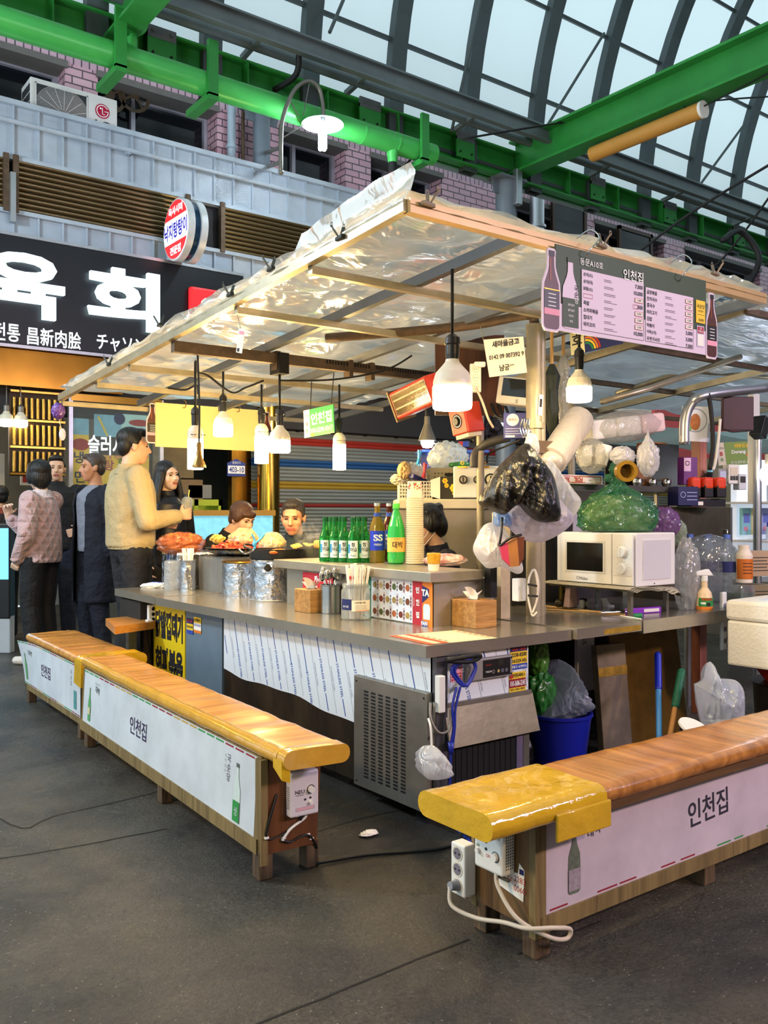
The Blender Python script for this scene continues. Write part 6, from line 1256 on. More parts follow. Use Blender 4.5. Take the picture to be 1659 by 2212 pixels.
for x,y,s in ((-.04,.115,.018),(-.03,.085,.015),(.015,.07,.026),(.03,.035,.024)):
    for k in range(6): a = k * PI / 3;b.disc(x + s * .6 * math.cos(a),y + s * .6 * math.sin(a),s * .42,yellow,M,.001,8)
    b.disc(x,y,s * .3,orange,M,.002,8)
b.build('carton',t);b = B();b.flat([(-.07,0),(-.13,.02),(-.13,.12),(-.07,.14)],paper,M,.003);b.build('open_flap',t)
q = ctop(1030,5.56);t = thing('gauge_console','white tilted control panel with one gauge and two dark knobs','control panel',q,-40);Mt = frame((0,-.02,.01),(1,0,-.0),(0,.18,1));b = B();b.box(-.145,.15,0,.20,-.05,0,mat('panel_white','#e6e4de',.35,0,.06,4),.006,Mt);b.build('panel',t)
for x,r_,gauge in ((-.085,.026,0),(.0,.022,0),(.085,.038,1)):
    b = B();b.cyl(Mt @ V((x,.11,0)),Mt @ V((x,.11,.022)),r_,black,n=22);
    b.disc(x,.11,r_ * .72,steel if not gauge else mat('dial_cream','#d8cfa8',.4),Mt,.0226,18);b.rect(x - .004,.11 - r_ * .6,x + .004,.11 + r_ * .6,ink,Mt,.0232)
    b.build('gauge' if gauge else 'knob',t)
b = B();[b.ring(x,.215,.006,.012,gold,frame((0,-.0,.01),(1,0,0),(0,0,1)),0,14) for x in (-.09,.05)];[b.box(x - .03,x + .03,-.01,.01,.195,.205,gold) for x in (-.09,.05)];b.build('bulldog_clip',t)
# above: food wrap box, blue crate, black hose, red heater controls, lamps
def put(name,lab,cat,px,py,d,fn,rz=0,**kw):
    t = thing(name,lab,cat,on_d(px,py,d),rz,**kw);fn(t);return t
def f(t):
    b = B();b.box(-.2,.19,0,.25,-.12,0,mat('crate_blue','#1f3f9c',.4),.01);[b.box(-.19 + k * .03,-.18 + k * .03,-.004,0,-.11,-.02,navy) for k in range(12)];b.build('crate_body',t);b = B();b.box(-.24,.23,-.02,.27,-.01,.012,mat('lid_blue','#3058b8',.35),.006);b.build('lid',t)
put('blue_crate','deep blue plastic crate with a lid above the woven bin','crate',985,975,6.1,f,-30)
p_ = on_d(985,1106,6.1);t = thing('wire_rack','steel rack behind the cabinet carrying the blue crate','rack',(p_.x,p_.y,0),-30);zt_ = on_d(985,975,6.1).z - .125;b = B();b.box(-.24,.24,-.02,.3,zt_ - .02,zt_,steel_d);b.build('shelf',t)
for x,y in ((-.22,0),(.2,0),(-.22,.26),(.2,.26)): b = B();b.box(x,x + .02,y,y + .02,0,zt_,steel_d);b.build('leg',t)
def f(t): b = B();b.box(-.15,.15,0,.06,0,.045,black,.003);M = frame((0,-.001,0),(1,0,0),(0,0,1));b.text('Plastic Food Wrap',-.04,.022,.016,whitep,M,.001,bold=.02);b.rect(.07,.005,.10,.04,redp,M,.001);b.rect(.10,.005,.14,.04,blue,M,.001);b.build('carton',t)
put('food_wrap_box','long black food wrap box lying on the blue crate lid','box',968,966,6.02,f,-33)
b = B();b.tube([on_d(1024,1010,5.1),on_d(1025,985,5.1),on_d(1035,970,5.1),on_d(1060,955,5.05),on_d(1100,945,5.0)],.024,mat('hose_grey','#4a4844',.5,0,.2,20),10);b.tube([on_d(1052,1000,5.1),on_d(1056,980,5.1),on_d(1090,965,5),on_d(1125,950,4.8)],.006,rubber,6);tag(b.build('gas_hose'),'thick grey hose bending over the white control panel','hose')
hm = mat('heater_red','#c43a22',.4,0,.12,4);quartz = mat('heater_reflector','#8f7a50',.4,1,.3,20)
def f(t):
    P = [on_d(*p) - t.location for p in ((858,908,4.75),(938,872,4.45),(922,812,4.45),(836,852,4.75))]
    M = frame(P[0],P[1] - P[0],P[3] - P[0]);w,h = (P[1] - P[0]).length,(P[3] - P[0]).length
    b = B();b.box(0,w,0,h,-.11,0,hm,.012,M);b.box(-.012,.0,-.01,h + .01,-.13,.0,mat('heater_side','#6a5a40',.5,.4),0,M);b.build('housing',t)
    b = B();b.rect(w * .07,h * .14,w * .97,h * .86,quartz,M,.001);b.build('reflector',t)
    b = B();[b.box(w * .07 + k * w * .9 / 30,w * .07 + k * w * .9 / 30 + .0022,h * .14,h * .86,.002,.006,chrome,0,M) for k in range(31)];[b.box(w * .07,w * .97,h * (.14 + .36 * k),h * (.14 + .36 * k) + .002,.006,.008,chrome,0,M) for k in range(3)];b.build('wire_guard',t)
    b = B();[b.cyl(M @ V((w * .09,h * y,.0)),M @ V((w * .95,h * y,.0)),.006,mat('quartz_tube','#e8d8b0',.1,0,0,1),n=8) for y in (.36,.66)];b.build('quartz_tube',t)
put('quartz_heater','red wall heater with wire guard hung tilted behind the biggest bulb','heater',885,860,4.6,f)
def f(t):
    P = [on_d(*p) - t.location for p in ((978,944,4.65),(1012,934,4.55),(1005,880,4.55),(966,880,4.65))];M = frame(P[0],P[1] - P[0],P[3] - P[0]);w,h = (P[1] - P[0]).length,(P[3] - P[0]).length
    b = B();b.box(0,w,0,h,-.12,0,hm,.008,M);b.build('housing',t);b = B();b.disc(w * .45,h * .45,w * .3,ink,M,.001);b.ring(w * .45,h * .45,w * .22,w * .25,whitep,M,.002);b.cyl(M @ V((w * .45,h * .45,0)),M @ V((w * .45,h * .45,.012)),w * .14,black);b.build('dial',t);b = B();b.box(w * .1,w * .9,-.02,0,-.1,-.01,cream,0,M);b.build('base',t)
put('quartz_heater','end of an orange red heater with a round black dial beneath the biggest bulb','heater',988,912,4.6,f)
b = B();b.box(-.19,.19,0,.03,-.22,.22,wood('shelf_brown','#5c3018','#381c0e','Z',.6,.4,.1));o = b.build('wooden_board');o.location = on_d(1015,810,4.9);o.rotation_euler = (0,0,-.6);tag(o,'brown wooden board hanging behind the white socket strip','board')
def f(t): 
    b = B();b.box(-.027,.027,-.03,0,-.07,.07,white,.004);M = frame((0,-.031,0),(1,0,0),(0,0,1));[b.ring(0,-.042 + .042 * k,.013,.017,cream,M,.001,16) for k in range(3)];[b.disc(-.005 + .01 * j,-.042 + .042 * k,.0022,dark,M,.0015,6) for k in range(3) for j in range(2)];b.build('strip',t)
    b = B();b.box(-.01,.045,-.06,-.03,.05,.075,white,.006);b.tube([(.0,-.04,-.05),(.03,-.05,-.12),(.06,-.04,-.2),(.09,0,-.24)],.006,mat('cord_pale'),6);b.build('plug_cord',t)
put('power_strip','white three socket strip with a plug hanging by the brown board','power strip',1026,818,4.4,f,-36)
def f(t):
    P = [on_d(*p) - t.location for p in ((1070,870,4.5),(1142,878,4.45),(1140,815,4.45),(1064,812,4.5))];M = frame(P[0],P[1] - P[0],P[3] - P[0]);w,h = (P[1] - P[0]).length,(P[3] - P[0]).length
    b = B();b.box(0,w,0,h,-.16,0,mat('tv_white','#d8d4cc',.4),.008,M);b.build('casing',t);b = B();b.rect(w * .14,h * .30,w * .96,h * .95,mat('tv_glass','#23282c',.08),M,.001);b.build('screen',t);b = B();b.outline(w * .6,h * .08,w * .66,h * .2,.002,ink,M,.001);b.build('button',t)
put('small_television','small white television turned off under the bank notice','television',1105,845,4.5,f)
def cone_lamp(px,py,d,lab,s=1.0):
    t = thing('clamp_lamp',lab,'lamp',on_d(px,py,d));b = B();b.lathe([(.06,0),(.055,.015),(.03,.08),(.02,.11),(.018,.16)],mat('lamp_grey','#77746c',.4,.4,.2,10),26,Mx.Scale(s,4));b.build('shade',t)
    b = B();b.lathe([(.0,-.05),(.03,-.045),(.042,-.02),(.044,.01)],mat('cool_hot','#eaf4ff',.5,emit=14),22,Mx.Scale(s,4));b.build('bulb',t);b = B();b.cyl((0,0,.15 * s),(0,0,.22 * s),.014 * s,black);b.build('neck',t)
cone_lamp(923,952,5.9,'grey cone lamp with a cold white bulb left of the orange heater dial'.replace(' left of',' beside'),1.0)
cone_lamp(1072,915,5.6,'grey cone lamp with a cold white bulb next to the blue medicine box',1.0)
def f(t): b = B();b.box(-.055,.055,0,.045,-.065,.06,mat('box_indigo','#252f8c',.4),.002);M = frame((0,-.001,0),(1,0,0),(0,0,1));b.disc(-.01,.025,.03,whitep,M,.001,20);b.text('박카스',-.01,.025,.014,redp,M,.002,bold=.03);[b.rect(-.045,-.02 - k * .012,.03 - .01 * (k % 2),-.016 - k * .012,mat('pale_ink','#aab4e0',.5),M,.001) for k in range(3)];b.rect(-.045,-.06,.0,-.05,whitep,M,.001);b.build('carton',t)
put('drink_carton','indigo drink carton with a red and white seal hung by the post','box',1112,918,4.35,f,-48)
b = crumple((0,0,0),(.10,.09,.085),mat('black_cloth','#16171a',.6,0,.2,20),61,.4,2.2,36,22);o = b.build('black_bag');o.location = on_d(1048,930,5.2);tag(o,'dark bag lump between the orange heater dial and the cold lamp','bag')
b = B();[b.tube([on_d(1062 + 14 * k,872,4.9),on_d(1075 + 14 * k,900,4.85),on_d(1120 + 6 * k,905,4.7)],.008,rubber,6) for k in range(3)];tag(b.build('cable_bundle'),'black cables drooping under the small television','cable')
# umbrellas hung behind the post
def umb(px,y0,y1,d,m,lab,r0=.03):
    P0,P1 = on_d(px,y1,d),on_d(px,y0,d);t = thing('folded_umbrella',lab,'umbrella',P0);L = P1.z - P0.z;b = B()
    b.lathe([(.006,0),(.02,.04),(r0 * 1.2,L * .35),(r0,L * .6),(r0 * 1.3,L * .78),(.012,L * .93)],m,24,wob=lambda a,z: 1 + .18 * math.sin(5 * a + z * 14));b.build('canopy_cloth',t);b = B();b.cyl((0,0,L * .9),(0,0,2.16 - P0.z),.009,stick);b.build('handle',t)
umb(1192,775,945,4.6,mat('umbrella_green','#2c3428',.6,0,.5,30),'dark green checked folded umbrella behind the canopy post')
umb(1217,755,930,4.7,film('umbrella_clear','#d8d4c4',.4,.6,.1,.9,14),'clear plastic folded umbrella behind the hanging bulb',.024)
# bags hanging on the post
blackfilm = mat('black_bag_film','#161617',.3,0,0,1,1.0,34,sx=(1,1,.5),thick=.6)
def drape(t,name,pts,m,seed,depth=.10,n=44,folds=7,M=None):
    """a hanging bag: outline pts (x, z) around a hook at the top, puffed in depth and creased downwards"""
    b = B();k = len(pts)
    cx_ = sum(p[0] for p in pts) / k;cz_ = sum(p[1] for p in pts) / k
    P = spline([(x,0,z) for x,z in pts + pts[:1]],5)[:-1];K = len(P)
    for sgn in (1,-1):
        def g(u,v):
            p = P[int(round(u * K)) % K];s = 1 - (1 - v) ** 1.3
            x = cx_ + (p.x - cx_) * v;z = cz_ + (p.z - cz_) * v
            dd = depth * math.sqrt(max(0,1 - v * v)) 
            cr = (1 - abs(NZ.noise(V((x * 13 + seed,z * 6,seed)))) * 2) ** 3 * .03 + (1 - abs(NZ.noise(V((x * 34,z * 9,seed + sgn)))) * 2) * .024 + (1 - abs(NZ.noise(V((x * 21 + z * 38,z * 9,seed - sgn)))) * 2) * .012
            return V((x,-sgn * (dd + cr * (1 - v ** 4)),z))
        b.grid(g,K,22,m)
    return b.build(name,t)
drape(BAG_AT,'bag',[((a - 935) * .0017,(1655 - c) * .0017) for a,c in ((925,1612),(938,1612),(955,1635),(972,1670),(955,1683),(925,1682),(905,1660),(908,1630))],wb,31,.035)
def hang(name,lab,px,py,d,pix,m,seed,depth=.1,rz=-36.87,cat='bag'):
    o = on_d(px,py,d);t = thing(name,lab,cat,o,rz);k = d / FPX;drape(t,'bag',[((a - px) * k,(py - c) * k) for a,c in pix],m,seed,depth);return t
hang('plastic_bag','big shiny black plastic bag hung on the post above the shoulder of the cook',1130,1050,3.85,[(1143,958),(1165,985),(1185,1010),(1200,1040),(1212,1115),(1190,1128),(1160,1126),(1138,1110),(1120,1092),(1105,1100),(1088,1112),(1060,1102),(1033,1085),(1050,1050),(1075,1010),(1100,985),(1128,960)],blackfilm,5,.07)
hang('plastic_bag','white plastic bag hanging below the black bag by the striped pouch',1065,1180,4.0,[(1062,1128),(1085,1135),(1110,1175),(1130,1225),(1118,1240),(1085,1225),(1060,1228),(1045,1222),(1022,1190),(1030,1160),(1045,1135)],film('white_film','#efeef2',.08,.4,.2,.9,9),8,.07)
hang('plastic_bag','pale lilac plastic bag sticking out beneath the black bag',1175,1120,3.98,[(1150,1060),(1190,1065),(1220,1090),(1240,1120),(1215,1150),(1165,1172),(1120,1160),(1085,1120),(1100,1100)],film('lilac_film','#d9d4e8',.15,.5,.2,.9,9),14,.07)
hang('plastic_bag','clear plastic bag with printed marks between the black bag and the green bag',1215,1050,4.05,[(1185,985),(1210,1020),(1240,1060),(1256,1085),(1240,1115),(1215,1125),(1195,1080),(1180,1020)],film('clear_film_grey','#dfe0ea',.45,.5,.12,.9,9),17,.05)
hang('plastic_bag','small light blue plastic bag edge under the black bag',1085,1118,4.0,[(1066,1105),(1110,1108),(1112,1138),(1085,1136),(1066,1136)],film('blue_film','#9cc0f0',.15,.4,.2,.8,9),19,.04)
hang('plastic_bag','pale twist of plastic at the hook over the black bag',1150,955,3.92,[(1140,935),(1158,940),(1165,975),(1150,990),(1132,970)],film('white_film'),23,.03)
b = B();[b.tube([on_d(1128 + 5 * k,905,3.95),on_d(1124 + 6 * k,925,3.93),on_d(1130 + 5 * k,945,3.93),on_d(1138 + 3 * k,930,3.94)],.003,chrome,6) for k in range(4)];b.tube([on_d(1140,905,4.1),on_d(1138,930,4.0),on_d(1148,955,3.95)],.004,chrome,6);tag(b.build('wire_hook'),'bunch of bent wire hooks on the post clamp','hook')
t = thing('striped_pouch','pink, tan and brown leather pouch with a black strap hanging by the white bag','pouch',on_d(1105,1190,3.85),-36.87);k_ = 3.85 / FPX;PX = lambda a,c: ((a - 1105) * k_,(1190 - c) * k_)
for nm,pp,cc in (('pink_panel',[(1078,1178),(1095,1172),(1100,1222),(1085,1208)],'#b8385c'),('tan_panel',[(1095,1172),(1115,1160),(1120,1222),(1100,1224)],'#a06a3a'),('brown_panel',[(1115,1160),(1131,1160),(1130,1205),(1120,1222)],'#5c3020')):
    b = B();b.prism([PX(*p) for p in pp][::-1],.05,mat('leather_' + nm,cc,.45,0,.2,20),frame((0,-.025 + .05,0),(1,0,0),(0,0,1)));b.build(nm,t)
b = B();b.tube([V((PX(1078,1180)[0],0,PX(1078,1180)[1])),V((PX(1083,1150)[0],0,PX(1083,1150)[1])),V((PX(1086,1118)[0],0.02,PX(1086,1118)[1]))],.006,black,6);b.tube([V((PX(1078,1180)[0],-.02,PX(1078,1180)[1])),V((PX(1100,1162)[0],-.03,PX(1100,1162)[1])),V((PX(1125,1155)[0],-.02,PX(1125,1155)[1]))],.006,black,6);b.build('strap',t)
# support stand below the bags
b = B();b.box(-.03,.03,-.03,.03,0,.5,mat('post_cream','#c9b898',.5,0,.35,14));o = b.build('stand_post');o.location = (2.98,3.05,HT);tag(o,'chipped cream metal stand under the white bag','stand')
b = B();b.box(-.03,.02,-.04,0,-.06,.04,white,.004);o = b.build('wall_switch');o.location = on_d(1116,1268,3.95);tag(o,'white switch box on the stand beside the coiled cord','switch')
b = B();b.box(-.02,.02,-.02,.02,0,.22,black);o = b.build('dark_bracket');o.location = on_d(1060,1290,4.05);tag(o,'dark metal bracket behind the bamboo tissue box','bracket')
b = B()
for k in range(5):
    s = 1 + .12 * k;P = [(0,0,-.10),(.02 * s,.003 * k,-.04),(.022 * s,.002 * k,.03),(.006 * s,0,.09),(-.014 * s,-.002 * k,.05),(-.018 * s,-.003 * k,-.03),(-.004,0,-.10)]
    b.tube([on_d(1150,1275,3.9) + V((a * .8,c - a * .6,d)) for a,c,d in P],.0045,mat('cord_cream','#e4dac8',.5),8)
b.tube([on_d(1145,1310,3.9),on_d(1150,1330,3.9),on_d(1160,1322,3.9)],.0045,mat('cord_cream'),6);b.tube([on_d(1140,1262,3.88),on_d(1160,1266,3.88)],.005,rubber,6,0);b.tube([on_d(1140,1286,3.88),on_d(1162,1288,3.88)],.005,rubber,6,0)
tag(b.build('coiled_cord'),'cream cord coiled and tied in a bundle by the microwave','cord')
# ================================================================== microwave and around it
mw = thing('microwave','white microwave oven with two dials, green bag on top','microwave',(3.507,2.68,.862));mwm = mat('microwave_white','#e9e6e2',.3,0,.03,3);b = B();b.box(0,.31,0,.475,0,.257,mwm,.006);b.build('casing',mw)
M = frame((-.012,.475,0),(0,-1,0),(0,0,1));b = B();b.box(0,.348,.006,.252,0,.011,mwm,.003,M);b.build('door',mw);D_ = KIDS(mw)[-1]
b = B();
b.box(.055,.31,.055,.215,.0115,.0135,mat('door_ridge','#d6d3ce',.3),.001,M);b.rect(.068,.065,.298,.205,mat('oven_window','#1a1815',.12,0,.3,60),M,.0142);b.text('Midea',.175,.026,.016,mat('logo_grey'),M,.0125);b.ring(.138,.027,.006,.008,mat('logo_grey'),M,.0125,18,30,330);b.build('window',D_)
b = B();b.box(.352,.474,.006,.252,0,.010,mwm,.003,M);b.rect(.358,.05,.468,.051,mat('faint_ink'),M,.0105)
for y in (.165,.085):
    for k in range(11): a = math.radians(-40 + 26 * k);b.disc(.412 + .037 * math.cos(a),y + .037 * math.sin(a),.0018,mat('logo_grey'),M,.0105,6)
CP = b.build('control_panel',mw)
for y in (.165,.085):
    b = B();b.cyl(M @ V((.412,y,.01)),M @ V((.412,y,.028)),.027,white,.024,28);b.box(.409,.415,y - .022,y + .022,.026,.032,mwm,.001,M);b.build('dial',CP)
M = frame((0,-.001,0),(1,0,0),(0,0,1));b = B();b.box(.05,.27,.03,.225,-.002,.004,mat('side_grey','#d2d0d4',.35),.003,M);b.disc(.14,.012,.004,chrome,M,.002,10);b.build('side_panel',mw)
b = B();b.box(3.5,3.84,2.70,3.2,.838,.860,mat('tray_brown','#4c4238',.6,0,.3,8));b.box(3.52,3.54,2.72,2.74,HT,.84,steel_d);b.box(3.8,3.82,2.72,2.74,HT,.84,steel_d);b.box(3.52,3.54,3.15,3.17,HT,.84,steel_d);b.box(3.8,3.82,3.15,3.17,HT,.84,steel_d);tag(b.build('microwave_stand'),'low metal stand holding the microwave over the countertop','stand')
np_ = mat('newsprint','#b9ae98',.8,0,.35,40);t = thing('newspaper_pile','layered old newspapers hanging out from under the microwave','newspapers',(3.48,2.66,.84));b = B()
for k in range(4): b.grid(lambda u,v,k=k: V((-.03 - .006 * k + .38 * u,.55 * v - .03 + .01 * k,.012 + .004 * k - .05 * max(0,.12 - v) * 8 * (u ** 2) * (1 + .3 * math.sin(u * 20 + k)) - .02 * max(0,.1 - u) * 5)),24,10,np_)
b.build('sheet',t)
gb = film('green_bag_film','#2f9a62',.5,.5,.08,1.0,14);q = on_d(1318,1142,4.3);q.z = 1.122;t = thing('plastic_bag','knotted green plastic bag full of leaves sitting on the microwave','bag',(3.67,2.92,1.122),-20);b = crumple((0,0,.07),(.20,.145,.145),gb,71,.26,2.4,60,40,.001,(.10,.03));b.build('bag',t)
b = crumple((0,0,.07),(.17,.12,.105),mat('leafy_green','#b9c47a',.6,0,.5,25),72,.35,3.4,40,26,.003);o = b.build('leaves',t);o['kind'] = 'stuff';b = crumple((0,0,.315),(.04,.03,.04),gb,73,.4,3,26,16);b.ell((-.05,.0,.27),(.022,.02,.022),gb);b.build('knot',t)
# shelf above the microwave
sz_ = 1.362;b = B();b.box(3.28,4.64,3.05,3.4,sz_ - .03,sz_,mat('shelf_grey','#8d8b84',.35,.8,.2,5));b.box(3.4,3.42,3.2,3.22,HT,sz_,steel_d);b.box(4.6,4.62,3.36,3.38,HT,sz_,steel_d);tag(b.build('steel_shelf'),'steel shelf over the microwave loaded with rolls, bags and a black box','shelf')
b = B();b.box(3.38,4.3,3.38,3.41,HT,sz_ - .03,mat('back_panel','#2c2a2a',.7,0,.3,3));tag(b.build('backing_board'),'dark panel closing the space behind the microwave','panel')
M = frame((3.86,3.376,.95),(1,0,0),(0,0,1));b = B();b.box(0,.30,0,.39,-.004,0,mat('film_pale','#d9d4d6',.35),0,M);b.line([(.03,.38),(.13,.03)],.003,mat('film_grey'),M,.001);b.text('STAINLESS STEEL',.2,.2,.02,ink,M,.001,w=.3,rotz=-72);b.text('STAINLESS STEEL',.06,.26,.02,ink,M,.001,w=.24,rotz=-72);tag(b.build('metal_sheet'),'pale filmed steel sheet behind the green bag with slanted lettering','panel')
milk = film('roll_wrap','#efe9e4',.10,.4,.2,.5,14);t = thing('roll_bag','long white rolled bag of foam cups slanting over the shelf edge','roll',on_d(1212,955,4.35));A,Z = on_d(1192,995,4.3) - t.location,on_d(1252,905,4.55) - t.location;b = B();b.cyl(A,Z,.074,milk,n=32);b.ell(A,(.072,.06,.05),milk);b.build('roll',t);
b = B();ax = (Z - A).normalized();[b.cyl(A + ax * .04 + d_,Z - ax * .03 + d_,.0015,mat('faint_ink'),n=5) for d_ in [V((.8 * .076 * math.sin(a) ,-.6 * .076 * math.sin(a),0)) + V((-.6,-.8,0)) * .07 * math.cos(a) for a in (-.8,-.5,-.2,.1,.4)]];b.build('fold_line',t);b = B();[b.box(-.02,.02,-.02,.02,-.02,.02,milk,.008,loc(A - ax * .06))];b.build('gathered_end',t)
t = thing('tissue_pack','clear pack of white and pink folded napkins lying along the shelf top','napkins',on_d(1340,925,4.75));A,Z = on_d(1265,932,4.7) - t.location,on_d(1425,912,4.95) - t.location;dd = (Z - A)
for k in range(3):
    b = B();b.bar(A + dd * (k / 3),A + dd * ((k + .96) / 3),.11,.105,(paper,paper,mat('napkin_pink','#ecd0d0',.7))[k],bev=.018);b.build('napkin_stack',t)
b = crumple((0,0,0),(.26,.10,.085),clear_bag,81,.1,3,40,20);b.v = [tuple(frame((A + Z) / 2,dd,(0,0,1)) @ V((x,z,-y))) for x,y,z in b.v];b.build('wrapper',t)
b = crumple((0,0,0),(.085,.07,.085),clear_bag,83,.2,3,36,22);t = thing('cup_bag','clear crinkled bag of paper cups sitting on the shelf','bag',on_d(1278,985,4.55));b.build('bag',t)
for dx,a,lab in ((-.035,-8,'white paper cup in the clear bag, next to the rolled bag'),(.055,14,'tilted white paper cup in the clear bag, next to the tape roll')): b = B();b.lathe([(.03,-.05),(.042,.05),(.043,.052)],paper,24,rot('Y',a));o = b.build('paper_cup');o.location = t.location + V((dx * .8,-dx * .6,0));tag(o,lab,'cup')
t = thing('foil_roll_box','long flat foil roll carton with red lettering lying on the shelf edge','box',(3.32,3.02,sz_));b = B();b.box(0,.36,0,.05,0,.045,mat('carton_pale','#e9e0da',.5),.002);M = frame((0,-.001,0),(1,0,0),(0,0,1));b.outline(.045,.006,.345,.04,.003,redp,M,.001);b.text('30m',.08,.022,.022,redp,M,.001,bold=.02,rotz=180);b.text('FOIL',.17,.022,.024,redp,M,.001,bold=.03,rotz=180);b.rect(.22,.006,.30,.028,paper,M,.002);b.text('IIIII III',.26,.02,.008,ink,M,.003);b.text('KF',.02,.022,.02,redp,M,.001,bold=.03);b.build('carton',t)
t = thing('tape_roll','fat roll of brown packing tape standing on the shelf edge','tape',on_d(1352,1018,4.35));b = B();Rt = Mx.Rotation(PI / 2,4,'X');b.lathe([(.034,-.024),(.052,-.024),(.052,.024),(.034,.024),(.034,-.024)],mat('tape_brown','#8a681c',.2,0,.1,4),36,rot('Z',-36) @ Rt);b.build('roll',t)
for px,py,s,sd,lab in ((1345,985,(.07,.05,.045),85,'crumpled white bag sitting on the tape roll'),(1400,990,(.055,.05,.085),86,'white plastic bag knot hanging before the black carton')):
    b = crumple((0,0,0),s,film('white_film'),sd,.35,2.6,36,24,None,(.05,.02) if sd == 86 else None);o = b.build('plastic_bag');o.location = on_d(px,py,4.45);tag(o,lab,'bag')
t = thing('black_carton','open grey black carton on the shelf above the green bag','box',(4.10,3.12,sz_),4);b = B();bx_ = mat('carton_black','#26272b',.45,0,.2,5);b.box(.14,.42,0,.006,0,.25,bx_);b.box(.414,.42,0,.22,0,.25,bx_);b.box(.0,.42,.214,.22,0,.25,bx_);b.box(0,.42,0,.22,0,.006,bx_);b.build('carton',t);b = B();b.box(0,.14,.004,.008,0,.24,mat('card_brown','#8a5a34',.7),0);b.box(.0,.15,-.09,.0,.235,.243,mat('card_brown'));b.build('brown_flap',t)
for k in range(3): b = B();b.lathe([(.02,0),(.03,.02),(.028,.04)],chrome,16);b.tube([(.025,-.01,.03),(-.05,-.03,.045),(-.1,-.02,.035)],.005,rust,8);o = b.build('ladle');o.location = (4.06 + k * .13,3.09,sz_);tag(o,'steel ladle lying at the foot of the black carton','ladle','ladles at the foot of the black carton')
# behind: wooden post, printed picture, purple box, hand soap boxes
b = B();b.box(-.035,.035,-.03,.03,0,1.66,wood('post_pink','#b06a58','#8a4c3c','Z',.8,.5,.05));o = b.build('wooden_post');p_ = on_d(1510,1000,5.45);o.location = (p_.x,p_.y,0);tag(o,'reddish wooden post beside the food picture','post')
t = thing('food_picture','white poster of fried chicken and lettuce tied to the pipe','poster',on_d(1495,915,5.1));P = [on_d(*p) - t.location for p in ((1470,952,5.1),(1532,955,5.1),(1520,882,5.1),(1458,877,5.1))];M = frame(P[0],P[1] - P[0],P[3] - P[0]);w,h = (P[1] - P[0]).length,(P[3] - P[0]).length;b = B();b.box(0,w,0,h,-.003,0,mat('poster_white','#e4ebf6',.4),0,M);b.ring(w * .48,h * .6,w * .38,w * .42,mat('plate_line','#9aa8bc',.5),M,.001,30);b.disc(w * .25,h * .45,w * .13,mat('lettuce','#6aa83c',.5,0,.4,60),M,.0015,18,h * .2);b.disc(w * .48,h * .55,w * .18,mat('fried','#c8762c',.5,0,.5,70),M,.002,18,h * .24);b.build('poster',t)
def cart(name,lab,px,py,d,w,h,dp,m,rz=-20,fn=None):
    t = thing(name,lab,'box',on_d(px,py,d),rz);b = B();b.box(-w / 2,w / 2,0,dp,0,h,m,.002);b.build('carton',t)
    if fn: b = B();fn(b,frame((0,-.001,0),(1,0,0),(0,0,1)));b.build('print',t)
    return t
cart('purple_carton','purple and white carton standing upright next to the black carton',1492,1047,5.02,.09,.155,.06,mat('carton_purple','#6a2a78',.4),-20,lambda b,M: (b.rect(-.045,.075,.0,.15,mat('carton_pink','#d8b8d8',.5),M,.001),b.ring(-.023,.12,.010,.014,ink,M,.002,18)))
cart('navy_carton','navy carton with a water drop picture beneath the purple carton',1487,1092,4.95,.13,.105,.1,mat('carton_navy','#1c1f52',.35),-20,lambda b,M: (b.ring(-.035,.06,.014,.017,mat('pale_ink'),M,.001,16),[b.rect(-.01,.03 + k * .02,.055,.034 + k * .02,mat('pale_ink'),M,.001) for k in range(3)]))
t = thing('black_tray','black tray holding three orange topped packs','tray',V((on_d(1528,1092,5.0).x,on_d(1528,1092,5.0).y,1.25)),-15);b = B();b.box(-.11,.13,0,.12,0,.045,black);b.box(-.1,-.03,-.001,0,.008,.028,paper);b.build('tray',t)
for k in range(3):
    b = B();b.box(-.031,.031,0,.06,0,.07,black,.006);b.box(-.032,.032,-.003,.06,.045,.115,mat('pack_orange','#e2431e',.35),.016,None,3);o = b.build('orange_pack');p_ = on_d(1506 + k * 27,1075,4.99);o.location = p_;o.rotation_euler = (0,0,-.3);tag(o,['orange topped pack in the black tray, beside the navy carton','orange topped pack in the middle of the black tray','orange topped pack in the black tray, farthest from the navy carton'][k],'pack','orange topped packs in the black tray')
t = thing('steel_cabinet','dull steel cabinet door with a slim handle behind the water bottles','cabinet',(4.30,3.02,HT + .006));b = B();b.box(0,.55,0,.3,0,.525,mat('cabinet_dull','#77705f',.42,.8,.4,4));b.build('body',t);b = B();b.tube([(.48,-.002,.27),(.48,-.02,.28),(.48,-.02,.38),(.48,-.002,.39)],.006,chrome,6);b.build('handle',t);b = B();b.box(.53,.55,-.01,.0,0,.525,alu);b.build('edge',t)
# spray bottle, water bottles, loose bags
p_ = on_z(1533,1322,HT);t = thing('spray_bottle','white trigger spray bottle with a green label and orange liquid','bottle',(p_.x,p_.y + .03,HT + .006),-30);b = B();b.lathe([(.036,0),(.04,.006),(.04,.06),(.034,.09),(.016,.115),(.015,.15)],mat('spray_pale','#e6c9a2',.3,0,0,1),28);b.lathe([(.0405,.004),(.0408,.012),(.0408,.02),(.0405,.022)],orange,28);b.build('bottle_body',t)
b = B();wrap_patch(b,.0412,-PI / 2 - 1.2,-PI / 2 + 1.3,.022,.066,greenp);wrap_patch(b,.0416,-PI / 2 - .8,-PI / 2 + .6,.052,.064,mat('label_brown','#9a4a1c',.5));wrap_patch(b,.0416,-PI / 2 - .2,-PI / 2 + .3,.024,.042,ink);wrap_patch(b,.0418,-PI / 2 - .9,-PI / 2 - .3,.034,.044,paper);b.build('label',t)
